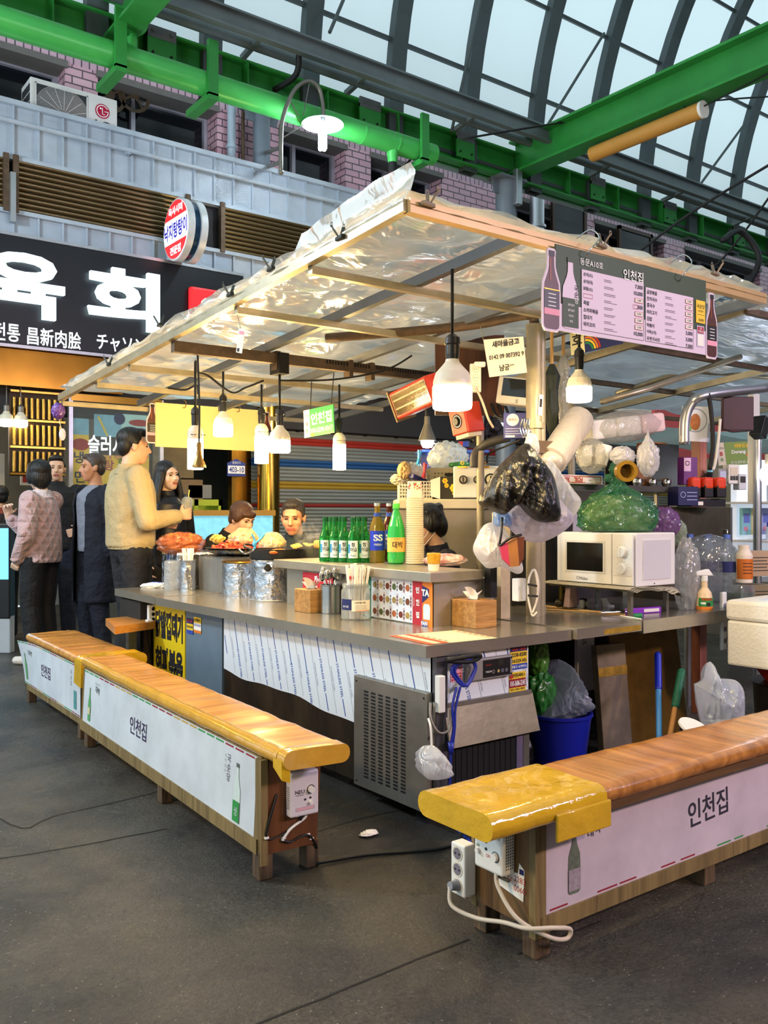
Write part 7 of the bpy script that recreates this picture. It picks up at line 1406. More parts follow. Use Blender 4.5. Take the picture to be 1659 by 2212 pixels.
b = B();b.lathe([(.017,.148),(.017,.172),(.014,.175)],white,20);b.hexa([(-.05,-.013,.175),(.045,-.013,.175),(.045,.013,.175),(-.05,.013,.175),(-.055,-.012,.195),(.02,-.012,.21),(.02,.012,.21),(-.055,.012,.195)],white,.006);b.tube([(-.03,0,.178),(-.045,0,.16),(-.04,0,.145)],.006,white,6);b.build('trigger',t)
wpm = film('bottle_pet','#dce4ee',.7,.7,.05,.3,9);proto_b = None
for k,(px,d,lab) in enumerate(((1490,5.05,'clear water bottle of the shrink wrapped pack nearest the microwave'),(1528,5.0,'clear water bottle in the middle of the shrink wrapped pack'),(1570,4.95,'clear water bottle at the outer end of the shrink wrapped pack'))):
    p_ = on_d(px,1200,d)
    if proto_b is None:
        proto_b = thing('water_bottle',lab,'bottle',(p_.x,p_.y,HT + .006),0,'water bottles in shrink wrap');b = B();b.lathe([(.05,0),(.053,.01)] + [(.053 - .0025 * (j % 2),.02 + .018 * j) for j in range(11)] + [(.053,.225),(.05,.26),(.022,.335),(.017,.345),(.017,.355)],wpm,26);b.build('bottle_body',proto_b);b = B();wrap_patch(b,.0537,A0 - 1.2,A0 + 1.2,.165,.225,navy);b.build('label',proto_b);b = B();b.lathe([(.019,.35),(.019,.372),(0,.373)],mat('cap_blue','#5a78c8',.4),18);b.build('cap',proto_b)
    else: dup(proto_b,(p_.x,p_.y,HT + .006),0,lab,'water bottles in shrink wrap')
b = crumple((0,0,.17),(.19,.07,.2),film('shrink_wrap','#e4e8f2',.8,.6,.05,.8,9),91,.07,3,40,24,.001);o = b.build('shrink_wrap');p_ = on_d(1530,1200,4.98);o.location = (p_.x,p_.y,HT + .006);o.rotation_euler = (0,0,-.64);tag(o,'glossy shrink wrap around the pack of water bottles','wrap')
b = crumple((0,0,.17),(.07,.06,.19),film('clear_crinkle','#e6e2de',.55,.7,.05,1.0,9),93,.25,2.6,40,30,.001);o = b.build('plastic_bag');p_ = on_d(1484,1320,4.55);o.location = (p_.x,p_.y,HT + .006);tag(o,'crinkly clear plastic bag standing between microwave and spray bottle','bag')
b = crumple((0,0,0),(.09,.07,.08),film('purple_clear','#b06ac0',.45,.5,.1,.9,9),95,.3,2.6,36,22);o = b.build('plastic_bag');o.location = on_d(1435,1130,4.7);tag(o,'small purple tinted plastic bag behind the green bag','bag')
b = crumple((0,0,0),(.05,.05,.065),film('pale_green_bag','#c8d8b8',.3,.5,.1,.9,9),96,.3,2.6,30,20);o = b.build('plastic_bag');o.location = on_d(1462,1150,4.75);tag(o,'little pale green plastic bag beside the steel cabinet door','bag')
# small things in front of the microwave
for k,(a,c,lab,m_,r_) in enumerate((((1172,1308),(1350,1328),'long wooden chopstick lying across the middle countertop',stick,.004),((1176,1316),(1300,1322),'second wooden chopstick lying just in front of the first',stick,.003),((1340,1330),(1385,1337),'short pale stick near the green cap',paper,.003))):
    b = B();A_,Z_ = on_z(*a,HT + .009),on_z(*c,HT + .009);b.cyl(A_,Z_,r_,m_,n=8);b.cyl(A_,A_ + (Z_ - A_) * .04,r_ * 1.02,white,n=8);tag(b.build('chopstick'),lab,'chopstick')
t = thing('gas_lighter','long purple handled gas lighter lying on the countertop','lighter',on_z(1385,1322,HT + .02));A_,Z_ = on_z(1298,1323,HT + .02) - t.location,on_z(1352,1321,HT + .02) - t.location;E_ = on_z(1425,1316,HT + .02) - t.location;b = B();b.cyl(A_,Z_,.006,chrome,n=10);b.build('nozzle',t);b = B();b.bar(Z_,E_,.026,.03,mat('lighter_purple','#8a2cc0',.35),bev=.006);b.build('handle',t);b = B();b.bar(Z_ + (E_ - Z_) * .5 + V((-.008,-.011,.0)),Z_ + (E_ - Z_) * .95 + V((-.008,-.011,0)),.004,.016,paper);b.build('sticker',t);b = B();b.tube([E_,E_ + V((.03,.02,-.005)),E_ + V((.06,.05,-.01))],.004,black,6);b.build('tail',t)
t = thing('plastic_gadget','cream rounded plastic gadget lying on the counter under the microwave','gadget',on_z(1258,1315,HT + .004),20);b = B();b.ell((0,0,.028),(.055,.032,.028),cream);b.box(-.055,-.01,-.026,.026,.002,.052,cream,.012);b.build('shell',t);b = B();[b.box(x,x + .004,-.028,.028,.006,.055,dark) for x in (-.034,-.016)];b.build('slot',t)
t = thing('small_brush','pinkish stiff brush propped behind the cream gadget','brush',on_d(1232,1285,4.55));b = B();b.hexa([(-.03,-.02,-.06),(.03,-.02,-.06),(.03,.02,-.06),(-.03,.02,-.06),(-.018,-.015,.04),(.026,-.015,.04),(.026,.015,.04),(-.018,.015,.04)],mat('bristle','#a88a80',.8,0,.4,80));b.build('bristle_block',t);b = B();b.hexa([(.03,-.02,-.05),(.06,-.02,-.05),(.06,.02,-.05),(.03,.02,-.05),(.026,-.015,.045),(.034,-.015,.045),(.034,.015,.045),(.026,.015,.045)],mat('brush_mauve','#7a6478',.5));b.build('back',t)
t = thing('white_clip','small white plastic clip standing under the microwave','clip',on_z(1312,1312,HT + .004),-20);b = B();b.hexa([(-.015,0,0),(.03,0,0),(.03,.012,0),(-.015,.012,0),(-.03,0,.05),(-.005,0,.05),(-.005,.012,.05),(-.03,.012,.05)],white,.003);b.box(0,.04,-.002,.014,0,.01,white);b.build('clip',t)
b = B();b.cyl((0,0,0),(.03,-.02,0),.012,mat('cap_emerald','#1f7a4a',.4));o = b.build('green_stopper');o.location = on_z(1370,1330,HT + .016);tag(o,'small green bottle cap by the purple lighter','cap')
t = thing('brass_gadget','jumble of brass taps in the dark corner by the coiled cord','tap',on_d(1212,1285,4.6));b = B();br = mat('brass','#8a7a3a',.3,.9,.3,20);[b.cyl((0,0,z),(.05,.0,z + .02),.014,br) for z in (-.04,0,.03)];b.cyl((0,0,-.06),(0,0,.06),.012,br);b.ell((-.03,-.01,-.04),.022,mat('tap_dark','#3a3628',.4,.6));b.build('taps',t)
# ================================================================== under the counter
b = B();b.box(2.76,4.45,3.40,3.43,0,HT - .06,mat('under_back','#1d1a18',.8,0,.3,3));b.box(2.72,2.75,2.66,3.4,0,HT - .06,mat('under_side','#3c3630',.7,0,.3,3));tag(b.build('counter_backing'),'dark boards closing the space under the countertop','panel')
t = thing('blue_bucket','deep blue plastic bucket lined with a clear bag under the counter','bucket',(3.17,2.86,0));bb = mat('bucket_blue','#16209a',.35,0,.1,3);b = B();b.lathe([(.115,0),(.15,.27),(.158,.272),(.158,.285),(.148,.285),(.112,.01)],bb,40);b.build('bucket',t);drape(t,'bag_liner',[((a - 1245) * .0022,.285 + (1540 - c) * .0022) for a,c in ((1183,1545),(1200,1510),(1228,1482),(1243,1428),(1252,1470),(1290,1482),(1310,1530),(1300,1552),(1240,1558))],film('liner_film','#c9d2e6',.5,.5,.08,1.0,8),101,.11)
for k,(p,w,h,m_,lab,lean) in enumerate((((3.50,2.86),.20,.56,'#8a7a64','tall folded cardboard sheet leaning beside the blue bucket',.10),((3.78,2.98),.50,.66,'#96703a','stained brown plywood board leaning under the counter',.16))):
    t = thing('cardboard_sheet' if k == 0 else 'plywood_board',lab,'board',(p[0],p[1],0),-8 if k else -5);b = B();mm = mat(f'lean_board_{k}',m_,.6,0,.55,5,.1,12);b.box(0,w,0,.02 if k else .04,0,h,mm,.003,Mx.Rotation(-lean,4,'X'));b.build('sheet',t)
    if k == 0: b = B();b.box(-.001,w + .001,-.002,.0,h * .72,h * .80,mat('old_yellow_tape'),0,Mx.Rotation(-lean,4,'X'));b.build('tape',t)
t = thing('pale_board','narrow pale panel with lettering behind the cardboard sheet','panel',(3.52,3.05,.3));b = B();b.box(0,.13,0,.02,0,.3,mat('film_pale'));b.text('SSS',.05,.27,.03,ink,frame((0,-.001,0),(1,0,0),(0,0,1)),.001,rotz=90);b.build('panel',t)
def stick_(name,lab,a,c,d0,d1,r_,parts):
    A_,Z_ = on_d(*a,d0),on_d(*c,d1);A_ = A_ + (A_ - Z_) * (A_.z / max(Z_.z - A_.z,.01)) if A_.z > .02 else A_
    t = thing(name,lab,'broom',A_);d = Z_ - A_;
    for nm,u0,u1,m_,rr in parts: b = B();b.caps(d * u0,d * u1,rr,rr,m_,14);b.build(nm,t)
stick_('broom','blue broom handle leaning on the stained plywood',(1424,1590),(1421,1415),4.05,4.25,.013,[('shaft',0,.8,mat('pole_sky','#4a8fd8',.3),.0135),('grip',.74,1,mat('pole_blue','#1c2cb4',.3),.0165)])
stick_('broom','wooden stick with a green grip leaning on the stained plywood',(1450,1575),(1472,1452),4.0,4.2,.013,[('shaft',0,.8,mat('stick_tan','#a8743c',.5),.012),('grip',.72,1,mat('grip_green','#0f5a40',.5,0,.1,20,.4,30),.019)])
b = B();b.box(-.02,.02,0,.02,0,.3,white,.006);M = frame((0,-.001,0),(1,0,0),(0,0,1));[b.disc(0,.05 + k * .06,.014,mat('socket_grey'),M,.001,14) for k in range(4)];o = b.build('power_strip');o.location = on_d(1566,1405,4.6);tag(o,'white socket strip hanging down by the styrofoam box','power strip')
wf = film('bag_bluewhite','#dfe4f0',.25,.5,.15,.9,8);hang('plastic_bag','white plastic bag standing up behind the seat of the taped bench',1550,1510,3.95,[(1500,1478),(1518,1468),(1525,1440),(1536,1430),(1542,1462),(1590,1470),(1606,1500),(1602,1570),(1560,1610),(1525,1590),(1508,1530)],wf,41,.07)
t = thing('dark_bowl','dark bowl with a white rim peeking over the taped bench','bowl',on_d(1497,1575,3.8));b = B();b.lathe([(.04,-.05),(.06,0),(.062,.01),(.055,.01)],mat('bowl_navy','#14161e',.3),30,rot('X',25));b.lathe([(.06,0),(.067,.006),(.065,.014),(.058,.012)],white,30,rot('X',25));b.build('bowl',t)
for px,py,s,sd,lab in ((1162,1420,(.05,.05,.09),111,'bunch of green onion leaves hanging under the counter by the fridge'),(1165,1500,(.08,.07,.11),112,'green plastic sack under the counter beside the fridge')):
    b = crumple((0,0,0),s,mat(f'green_lump_{sd}','#2c7a34' if sd == 112 else '#5a9a3c',.3,0,.5,12,.5,10,sx=(3,3,.6),coat=.3),sd,.3,2.6,36,26);o = b.build('green_onion_bunch' if sd == 111 else 'green_sack');o.location = on_d(px,py,4.15);tag(o,lab,'vegetable' if sd == 111 else 'sack')
b = crumple((0,0,.1),(.12,.10,.12),blackfilm,115,.3,2.4,36,22,0);o = b.build('black_sack');o.location = (2.93,2.95,0);tag(o,'black rubbish sack in the gloom between fridge and blue bucket','sack')
# styrofoam box on basins at the picture edge
sf = thing('styrofoam_box','big white styrofoam box stacked on a red basin behind the taped bench','box',(4.0,2.08,.47),3);eps = mat('styrofoam','#eee8dc',.6,0,.05,8,.25,60);b = B();b.box(0,.6,0,.42,0,.22,eps,.012);b.build('box',sf);b = B();b.box(-.006,.606,-.006,.426,.222,.32,eps,.018);b.build('lid',sf)
b = B();M = frame((.0,0,.3205),(1,0,0),(0,1,0));b.box(.05,.4,.05,.3,0,.004,mat('paper_bluewhite','#d8e4f0',.6),0,M);b.line([(.1,.1),(.3,.18)],.004,mat('pale_ink'),M,.006);b.build('paper_sheet',sf)
t = thing('red_basin','red plastic basin underneath the styrofoam box','basin',(4.3,2.30,.38));b = B();b.lathe([(.16,0),(.225,.08),(.235,.083),(.235,.09),(.2,.09)],mat('basin_red','#b8341f',.35,0,.1,4),44);b.build('basin',t)
t = thing('black_pot','black pot at the bottom of the stack beneath the red basin','pot',(4.3,2.30,0));b = B();b.lathe([(.17,0),(.2,.02),(.22,.37),(.235,.38)],black,40);b.build('pot',t)
# ================================================================== people
def skin_m(k,c): return mat('skin_' + k,c,.5,0,.08,12)
hair_b = mat('hair_black','#120f0f',.42,0,.3,20,.5,14,sx=(6,6,.8));hair_br = mat('hair_brown','#5a3a22',.42,0,.35,24,.5,14,sx=(6,6,.8));hair_g = mat('hair_grey','#3a3430',.5,0,.4,30,.5,20,sx=(5,5,1))
eye_w = mat('eye_dark','#1a1210',.2);lip_m = mat('lip','#a85a4c',.45)
def knit():
    m,nd,lk,b = nmat('pink_knit');b.inputs['Base Color'].default_value = lin('#c9a3a4');b.inputs['Roughness'].default_value = .9;b.inputs['Sheen Weight'].default_value = .5
    tc = nd.new('ShaderNodeTexCoord');hs = []
    for s in (1,-1):
        mp = nd.new('ShaderNodeMapping');mp.inputs['Rotation'].default_value = (0,math.radians(32 * s),0);lk.new(tc.outputs['Object'],mp.inputs[0])
        w = nd.new('ShaderNodeTexWave');w.inputs['Scale'].default_value = 5.2;w.inputs['Distortion'].default_value = .6;lk.new(mp.outputs[0],w.inputs[0]);hs.append(w)
    mx = nd.new('ShaderNodeMath');mx.operation = 'MAXIMUM';lk.new(hs[0].outputs['Fac'],mx.inputs[0]);lk.new(hs[1].outputs['Fac'],mx.inputs[1])
    n = nd.new('ShaderNodeTexNoise');n.inputs['Scale'].default_value = 90;lk.new(tc.outputs['Object'],n.inputs[0]);ad = nd.new('ShaderNodeMath');ad.operation = 'MULTIPLY_ADD';ad.inputs[1].default_value = .5;lk.new(n.outputs[0],ad.inputs[0]);lk.new(mx.outputs[0],ad.inputs[2])
    bp = nd.new('ShaderNodeBump');bp.inputs['Strength'].default_value = .9;bp.inputs['Distance'].default_value = .03;lk.new(ad.outputs[0],bp.inputs['Height']);lk.new(bp.outputs[0],b.inputs['Normal']);return m
def cloth(k,c,var=.25,bump=.5,bs=14,rough=.8): return mat('cloth_' + k,c,rough,0,var,5,min(1,bump * 1.8),bs,thick=2.2)
def hand(b,w,d,nrm,m,s=1.0,curl=35,side=1,spread=.25):
    """w wrist, d pointing direction, nrm the way the palm faces; side +1/-1 says where the thumb leaves"""
    d = V(d).normalized();nrm = (V(nrm) - d * V(nrm).dot(d)).normalized();x = d.cross(nrm) * side
    w = V(w);pc = w + d * .048 * s
    b.caps(w - d * .02 * s,w + d * .02 * s,.024 * s,.026 * s,m,10)
    for k in range(4): b.caps(w + d * .02 * s + x * (k - 1.5) * .010 * s,w + d * .085 * s + x * (k - 1.5) * .0205 * s,.0145 * s,.012 * s,m,10)
    for k,L in enumerate((.074,.082,.077,.06)):
        p = w + d * .088 * s + x * (1.5 - k) * .0208 * s;dd = (d + x * (1.5 - k) * spread * .12).normalized();a = math.radians(curl) * (1 + .12 * k)
        for j,(f,r_) in enumerate(((.45,.0092),(.32,.0084),(.23,.0076))):
            ang = a * (j + .6);v = dd * math.cos(ang) + nrm * math.sin(ang);q = p + v * L * f * s;b.caps(p,q,r_ * s,(r_ - .0006) * s,m,9);p = q
    p = w + d * .028 * s + x * .030 * s;v = (d * .62 + x * .75 + nrm * .35).normalized();q = p + v * .042 * s;b.caps(p,q,.0125 * s,.0105 * s,m,9)
    v2 = (d * .9 + x * .1 + nrm * (.35 + curl / 90)).normalized();b.caps(q,q + v2 * .034 * s,.010 * s,.0082 * s,m,9)
def person(label,x,y,face,H,skin,hair,hairm,top,trousers,sit=None,lean=0,yaw=0,pitch=0,roll=0,female=False,la=None,ra=None,hem=.80,fat=1.0,coat=None,shirt=None,shoes='#2a2a2c',hands=(),z0=0.0,collar=True,hscale=1.0,voxel=.0075,sleeves=1.0):
    f = V((face[0],face[1],0)).normalized();rz = math.degrees(math.atan2(-f.x,f.y));s = H / 1.72
    t = thing('person',label,'person',(x,y,z0),rz);S = Mx.Scale(s,4)
    hipz = .93 if sit is None else sit / s + .10
    u = V((0,math.sin(math.radians(lean)),math.cos(math.radians(lean))));fw = V((0,math.cos(math.radians(lean)),-math.sin(math.radians(lean))));P = V((0,0,hipz))
    sh = .155 if female else .178
    at = lambda a,c=0,e=0: P + u * a + fw * c + V((e,0,0))
    N = at(.53,-.01);HC = at(.665,.02 + .03 * math.sin(math.radians(max(pitch,0)))) + V((0,.05 * math.sin(math.radians(pitch)),-.02 * (1 - math.cos(math.radians(pitch)))))
    HM = loc(HC) @ rot('Z',yaw) @ rot('X',-pitch) @ rot('Y',roll) @ Mx.Scale(hscale,4)
    SL,SR = at(.455,-.01,-sh),at(.455,-.01,sh)
    dl = dict(e=at(.19,-.03,-sh - .055),w=at(-.03,.06,-sh - .05));dr = dict(e=at(.19,-.03,sh + .055),w=at(-.03,.06,sh + .05))
    la = {**dl,**(la or {})};ra = {**dr,**(ra or {})}
    if sit is None: legs = [((e,0,.9),(e * 1.05,.03,.49),(e * 1.1,-.02,.09)) for e in (-.095,.095)]
    else: legs = [((e,0,hipz - .01),(e * 1.4,.42,hipz - .04),(e * 1.4,.40,.09)) for e in (-.095,.095)]
    b = B();m = skin;T = lambda p: S @ V(p)
    def cap(p,q,r,r2): b.caps(T(p),T(q),r * s,r2 * s,m,12)
    # torso, limbs (slim, clothes go over them)
    cap(at(.02),at(.40),.10,.115);cap(at(.40,0,-sh * .7),at(.40,0,sh * .7),.075,.075);cap(at(.46),N,.062,.056);cap(N,HC + V((0,-.01,-.02)),.054 if not female else .047,.055 if not female else .048)
    for A,arm in ((SL,la),(SR,ra)): cap(A,arm['e'],.047,.040);cap(arm['e'],arm['w'],.040,.027)
    for h_,k,a in legs: cap(h_,k,.08,.055);cap(k,a,.053,.036);cap(a,V(a) + V((0,.13,-.05)),.035,.03)
    for sd,arm,key in ((-1,la,'l'),(1,ra,'r')):
        w = V(arm['w']);d = arm.get('d') or (w - V(arm['e']));hand(b,T(w),d,arm.get('n') or V((-sd,.2,0)),m,s,arm.get('curl',30),arm.get('side',sd),arm.get('spread',.3))
    hb = lambda c,r: b.ell(c,r,m,S @ HM,18,12)
    def hc(p,q,r,r2): b.caps((S @ HM) @ V(p),(S @ HM) @ V(q),r * s,r2 * s,m,10)
    hb((0,-.012,.035),(.073,.092,.083));hb((0,.028,-.035),(.060,.060,.078));hb((0,.052,-.088),(.033,.030,.028));hb((-.036,.05,-.025),(.03,.03,.032));hb((.036,.05,-.025),(.03,.03,.032))
    hc((0,.082,.012),(0,.104,-.028),.010,.0135);hc((-.014,.09,-.032),(.014,.09,-.032),.009,.009);hc((-.034,.074,.026),(.034,.074,.026),.0155,.0155)
    hc((-.018,.083,-.058),(.018,.083,-.058),.0095,.0095);hc((-.016,.081,-.069),(.016,.081,-.069),.0095,.0095);hb((0,.07,-.063),(.034,.022,.026))
    for e in (-1,1): hb((e * .076,-.008,-.008),(.010,.020,.030));hc((e * .074,-.014,.016),(e * .082,-.022,.008),.008,.007)
    inv = (S @ HM).inverted()
    def pick(c):
        q = inv @ c
        if q.y > .068 and abs(q.x) < .026 and -.073 < q.z < -.0525: return 1
        return 0
    bd = sub(b,voxel * s,3,'body',t,pick,(lip_m,))
    # eyes and brows
    for e in (-1,1):
        b = B();b.ell((e * .031,.0775,.0035),(.0135,.0075,.0048),eye_w,S @ HM);b.build('eye',bd)
        b = B();b.tube([(S @ HM) @ V(p) for p in ((e * .015,.0885,.021),(e * .03,.0875,.0255),(e * .047,.075,.021))],.0032 * s,hairm,6,4);b.build('eyebrow',bd)
    # clothes: trousers
    if trousers:
        b = B();m = trousers;cap(P + V((-.055,0,.0)),P + V((.055,0,.0)),.113 * fat,.113 * fat);cap(P,P + u * .08,.118 * fat,.11 * fat)
        for h_,k,a in legs: cap(h_,k,.104 * (fat + 1) / 2,.083);cap(k,V(a) + V((0,0,.0)),.083,.068)
        sub(b,.011 * s,3,'trousers',t)
    for (h_,k,a) in legs:
        b = B();m = mat('shoe_' + shoes[1:],shoes,.45,0,.1,10);a = V(a);cap((a.x,a.y - .02,.042),(a.x * 1.15,a.y + .17,.034),.043,.036);cap((a.x,a.y - .02,.05),(a.x,a.y + .02,.09),.042,.042);o = sub(b,.011 * s,3,'shoe',t)
    # upper garment
    def torso(b,m,h0,grow=0,hemw=None):
        hw = (hemw or .178) * fat + grow;pr = [(.0001,h0),(hw * .97,h0),(hw,h0 + .02),(hw * 1.0,(h0 + .30) / 2),((.185 if not female else .168) * fat + grow,.26),((.19 if not female else .168) * (fat + 1) / 2 + grow,.36),(sh * .98 + grow * .5,.44),(.105 + grow * .3,.495),(.068,.52),(.0001,.521)]
        A = frame(P,(1,0,0),u);A = Mx((( 1,0,0,P.x),(0,fw.y,u.y,P.y),(0,fw.z,u.z,P.z),(0,0,0,1)))
        b.lathe(pr,m,32,S @ A @ Mx.Diagonal((1,.80,1,1)))
    def sleeves_(b,m,g=1.0):
        for A,arm in ((SL,la),(SR,ra)):
            e,w = V(arm['e']),V(arm['w']);cap(A,e,.070 * g,.058 * g);cap(e,e + (w - e) * arm.get('cuff',.88),.058 * g,.046 * g)
    h0 = -(hipz - hem) if sit is None else -.06
    if shirt:
        b = B();m = shirt;torso(b,m,h0 + .02,-.012);sub(b,.011 * s,2,'shirt',t)
    b = B();m = top
    if coat:   # open coat: two fronts and a back, cut away along the middle of the chest
        torso(b,m,coat,.02,.20);sleeves_(b,m,1.12)
        o = sub(b,.011 * s,3,'coat',t);me = o.data;bm = bmesh.new();bm.from_mesh(me)
        kill = [f_ for f_ in bm.faces if (c := f_.calc_center_median() / s) and c.y > .02 and abs(c.x - .0) < .085 and c.z > .2]
        bmesh.ops.delete(bm,geom=kill,context='FACES');bm.to_mesh(me);bm.free();md = o.modifiers.new('thick','SOLIDIFY');md.thickness = .012
    else:
        torso(b,m,h0);sleeves_(b,m,sleeves);sub(b,.010 * s,3,'top',t)
    if collar:
        b = B();m = collar if not isinstance(collar,bool) else top;A = Mx(((1,0,0,N.x),(0,fw.y,u.y,N.y),(0,fw.z,u.z,N.z - .02),(0,0,0,1)))
        b.lathe([(.088,-.035),(.073,.0),(.067,.035),(.071,.037),(.080,.0),(.096,-.03)],m,28,S @ A);b.build('collar',t)
    # hair
    b = B();m = hairm;hb = lambda c,r: b.ell(c,r,m,S @ HM,18,12)
    if hair == 'short':
        hb((0,-.028,.052),(.083,.094,.080));hb((0,-.062,.0),(.072,.050,.075));hb((0,.035,.095),(.066,.055,.032));hb((.068,-.012,.03),(.018,.03,.04));hb((-.068,-.012,.03),(.018,.03,.04))
    elif hair == 'bowl':
        hb((0,-.022,.05),(.088,.102,.086));hb((0,-.055,-.01),(.078,.055,.07));hb((0,.052,.055),(.068,.048,.035));hb((.07,-.0,.02),(.02,.05,.045));hb((-.07,.0,.02),(.02,.05,.045))
    elif hair == 'bob':
        hb((0,-.03,.05),(.098,.11,.095));hb((0,-.065,-.02),(.092,.068,.095));hb((.075,-.015,-.005),(.03,.055,.07));hb((-.075,-.015,-.005),(.03,.055,.07));hb((0,.04,.09),(.075,.06,.04));hb((0,-.08,-.075),(.06,.04,.045))
    elif hair == 'fluffy':
        hb((0,-.025,.055),(.097,.108,.095));hb((0,-.075,.0),(.088,.062,.09));hb((.075,-.01,.02),(.03,.05,.06));hb((-.075,-.01,.02),(.03,.05,.06));hb((0,.045,.085),(.078,.058,.042))
        for k in range(16): a = k * 2.4;hb((.075 * math.cos(a),-.03 + .08 * math.sin(a),.085 + .03 * math.sin(k)),(.026,.026,.022))
    elif hair == 'long':
        hb((0,-.025,.048),(.088,.10,.088));hb((0,-.06,-.03),(.085,.06,.11))
        for e in (-1,1):
            for k,(dx,dy) in enumerate(((.068,.028),(.078,-.005),(.07,-.045),(.04,-.075))):
                a = (S @ HM) @ V((e * dx,dy,.03));q = a + V((e * .03 * s,-.005 * s,-.42 * s));md = (a + q) / 2 + V((e * .025 * s,0,.03 * s));b.caps(a,md,.026 * s,.030 * s,m,9);b.caps(md,q,.030 * s,.016 * s,m,9)
    elif hair == 'thin':
        hb((0,-.030,.015),(.081,.086,.060));hb((0,-.055,.0),(.074,.052,.068));hb((0,-.035,.068),(.060,.070,.052))
    elif hair == 'cropped':
        hb((0,-.019,.053),(.079,.092,.076));hb((0,-.055,.0),(.073,.050,.07));hb((0,.042,.092),(.052,.038,.024));hb((.066,-.006,.028),(.015,.032,.036));hb((-.066,-.006,.028),(.015,.032,.036))
    sub(b,.008 * s,3,'hair',t)
    t['_'] = 0;del t['_']
    return t,(lambda p: (Mx.Translation(t.location) @ t.rotation_euler.to_matrix().to_4x4() @ S) @ V(p)),HM,S
sk1,sk2,sk3 = skin_m('fair','#e2b193'),skin_m('tan','#c98f6c'),skin_m('pale','#ecc3a8')
Rv,Fv = V((.8,-.6,0)),V((.6,.8,0))
def dirv(r,f): return Rv * r + Fv * f
blk_c = cloth('black','#16161a',.2,.4,10);nav_c = cloth('navy','#171b2a',.2,.4,10);dk_c = cloth('charcoal','#232227',.2,.4,10)
# woman in the pink sweater, biting a morsel held in her raised hand
p = on_z(88,1432,0)
person('woman in a pink cable knit sweater seen from behind, raising a morsel to her mouth',p.x,p.y,dirv(-.96,.28),1.63,sk3,'bob',hair_b,knit(),blk_c,female=True,hem=.86,fat=1.12,yaw=-32,pitch=4,shoes='#d8cfc6',
       ra=dict(e=(.22,.26,1.06),w=(.08,.40,1.25),d=(-.35,-.25,1),n=(-.5,-.6,.1),curl=42,cuff=.8),la=dict(e=(-.25,-.05,1.10),w=(-.19,.08,.90),cuff=1.0),collar=cloth('turtleneck','#d8c8cc',.1),sleeves=1.25,voxel=.0065)
# cook of the next stall, hand on hip, brown apron strap
p = on_d(122,1100,8.5);t,LW,HM,S = person('man in black with a brown apron strap, one hand on his hip',p.x,p.y,dirv(.25,-.97),1.76,sk1,'short',hair_b,blk_c,nav_c,hem=.84,yaw=6,shoes='#e4e4e2',la=dict(e=(-.33,-.08,1.18),w=(-.22,.08,1.02),d=(.8,.3,-.2),n=(.3,-.8,0),curl=25),ra=dict(e=(.26,-.04,1.15),w=(.24,.02,.9)))
b = B();pts = [(.02,.135,1.2),(.09,.135,1.33),(.12,.11,1.42),(.125,.05,1.47),(.12,-.05,1.44)];b.tube([S @ V(q) for q in pts],.016,mat('strap_brown','#8a5a2c',.5),8);b.build('apron_strap',t)
# man in the long dark coat over a grey shirt
p = on_d(205,1100,7.4);person('older balding man in an open long dark coat over a grey shirt',p.x,p.y,dirv(-.62,-.78),1.71,sk2,'cropped',mat('hair_thin','#4e4038',.55,0,.4,30),nav_c,nav_c,hem=.88,yaw=-24,la=dict(w=(-.185,.0,.86),d=(0,-.2,-1)),ra=dict(w=(.185,.0,.86),d=(0,-.2,-1)),coat=-.45,shirt=cloth('grey_henley','#8a8e9c',.15,.3),collar=False,fat=.98)
# tall man in the beige jacket with a drink
p = on_d(282,1100,6.25);t,LW,HM,S = person('tall man in a beige jacket holding a plastic cup with a straw',p.x,p.y,dirv(.80,.55),1.81,sk1,'short',hair_b,cloth('beige','#b3a078',.12,.5,8),dk_c,hem=.93,fat=1.1,yaw=-8,pitch=3,ra=dict(e=(.27,.02,1.10),w=(.16,.27,1.13),d=(-.25,1,.2),n=(-1,-.2,.0),curl=48,cuff=.9),la=dict(e=(-.25,.0,1.1),w=(-.1,.24,1.08),d=(.5,.9,0),n=(1,-.2,0),curl=45),sleeves=1.15,voxel=.0065)
b = B();A = Mx(((1,0,0,0),(0,1,0,0),(0,0,1,0),(0,0,0,1)));b.lathe([(.186,.915),(.190,.92),(.190,.965),(.186,.97)],cloth('beige_band','#a8956c',.1),32,S @ Mx.Diagonal((1.03,.74,1,1)));b.build('waistband',t)
cpos = LW((.055,.375,1.13));ct_ = thing('drink_cup','clear domed cup of pale drink with a yellow straw, held by the tall man','cup',cpos);b = B();b.lathe([(.028,0),(.04,.095),(.043,.097),(.043,.102),(.036,.13),(.018,.14)],film('cup_clear','#eef2f2',.6,.5,.04,.05,4),26);b.build('cup',ct_);b = B();b.lathe([(.0275,.003),(.035,.06),(0,.061)],mat('pale_drink','#d8cfae',.4),24);b.build('drink',ct_);b = B();b.cyl((-.005,0,.02),(.02,.01,.19),.004,mat('straw_yellow','#e8d468',.4),n=10);b.build('straw',ct_)
# long haired woman in black leather
p = on_d(360,1100,6.85);person('woman with long black hair in a dark leather jacket behind the tall man',p.x,p.y,dirv(.62,-.78),1.61,sk3,'long',hair_b,mat('leather_black','#17161a',.35,0,.2,8,.4,12),blk_c,female=True,hem=.86,yaw=14,pitch=-3,roll=6)
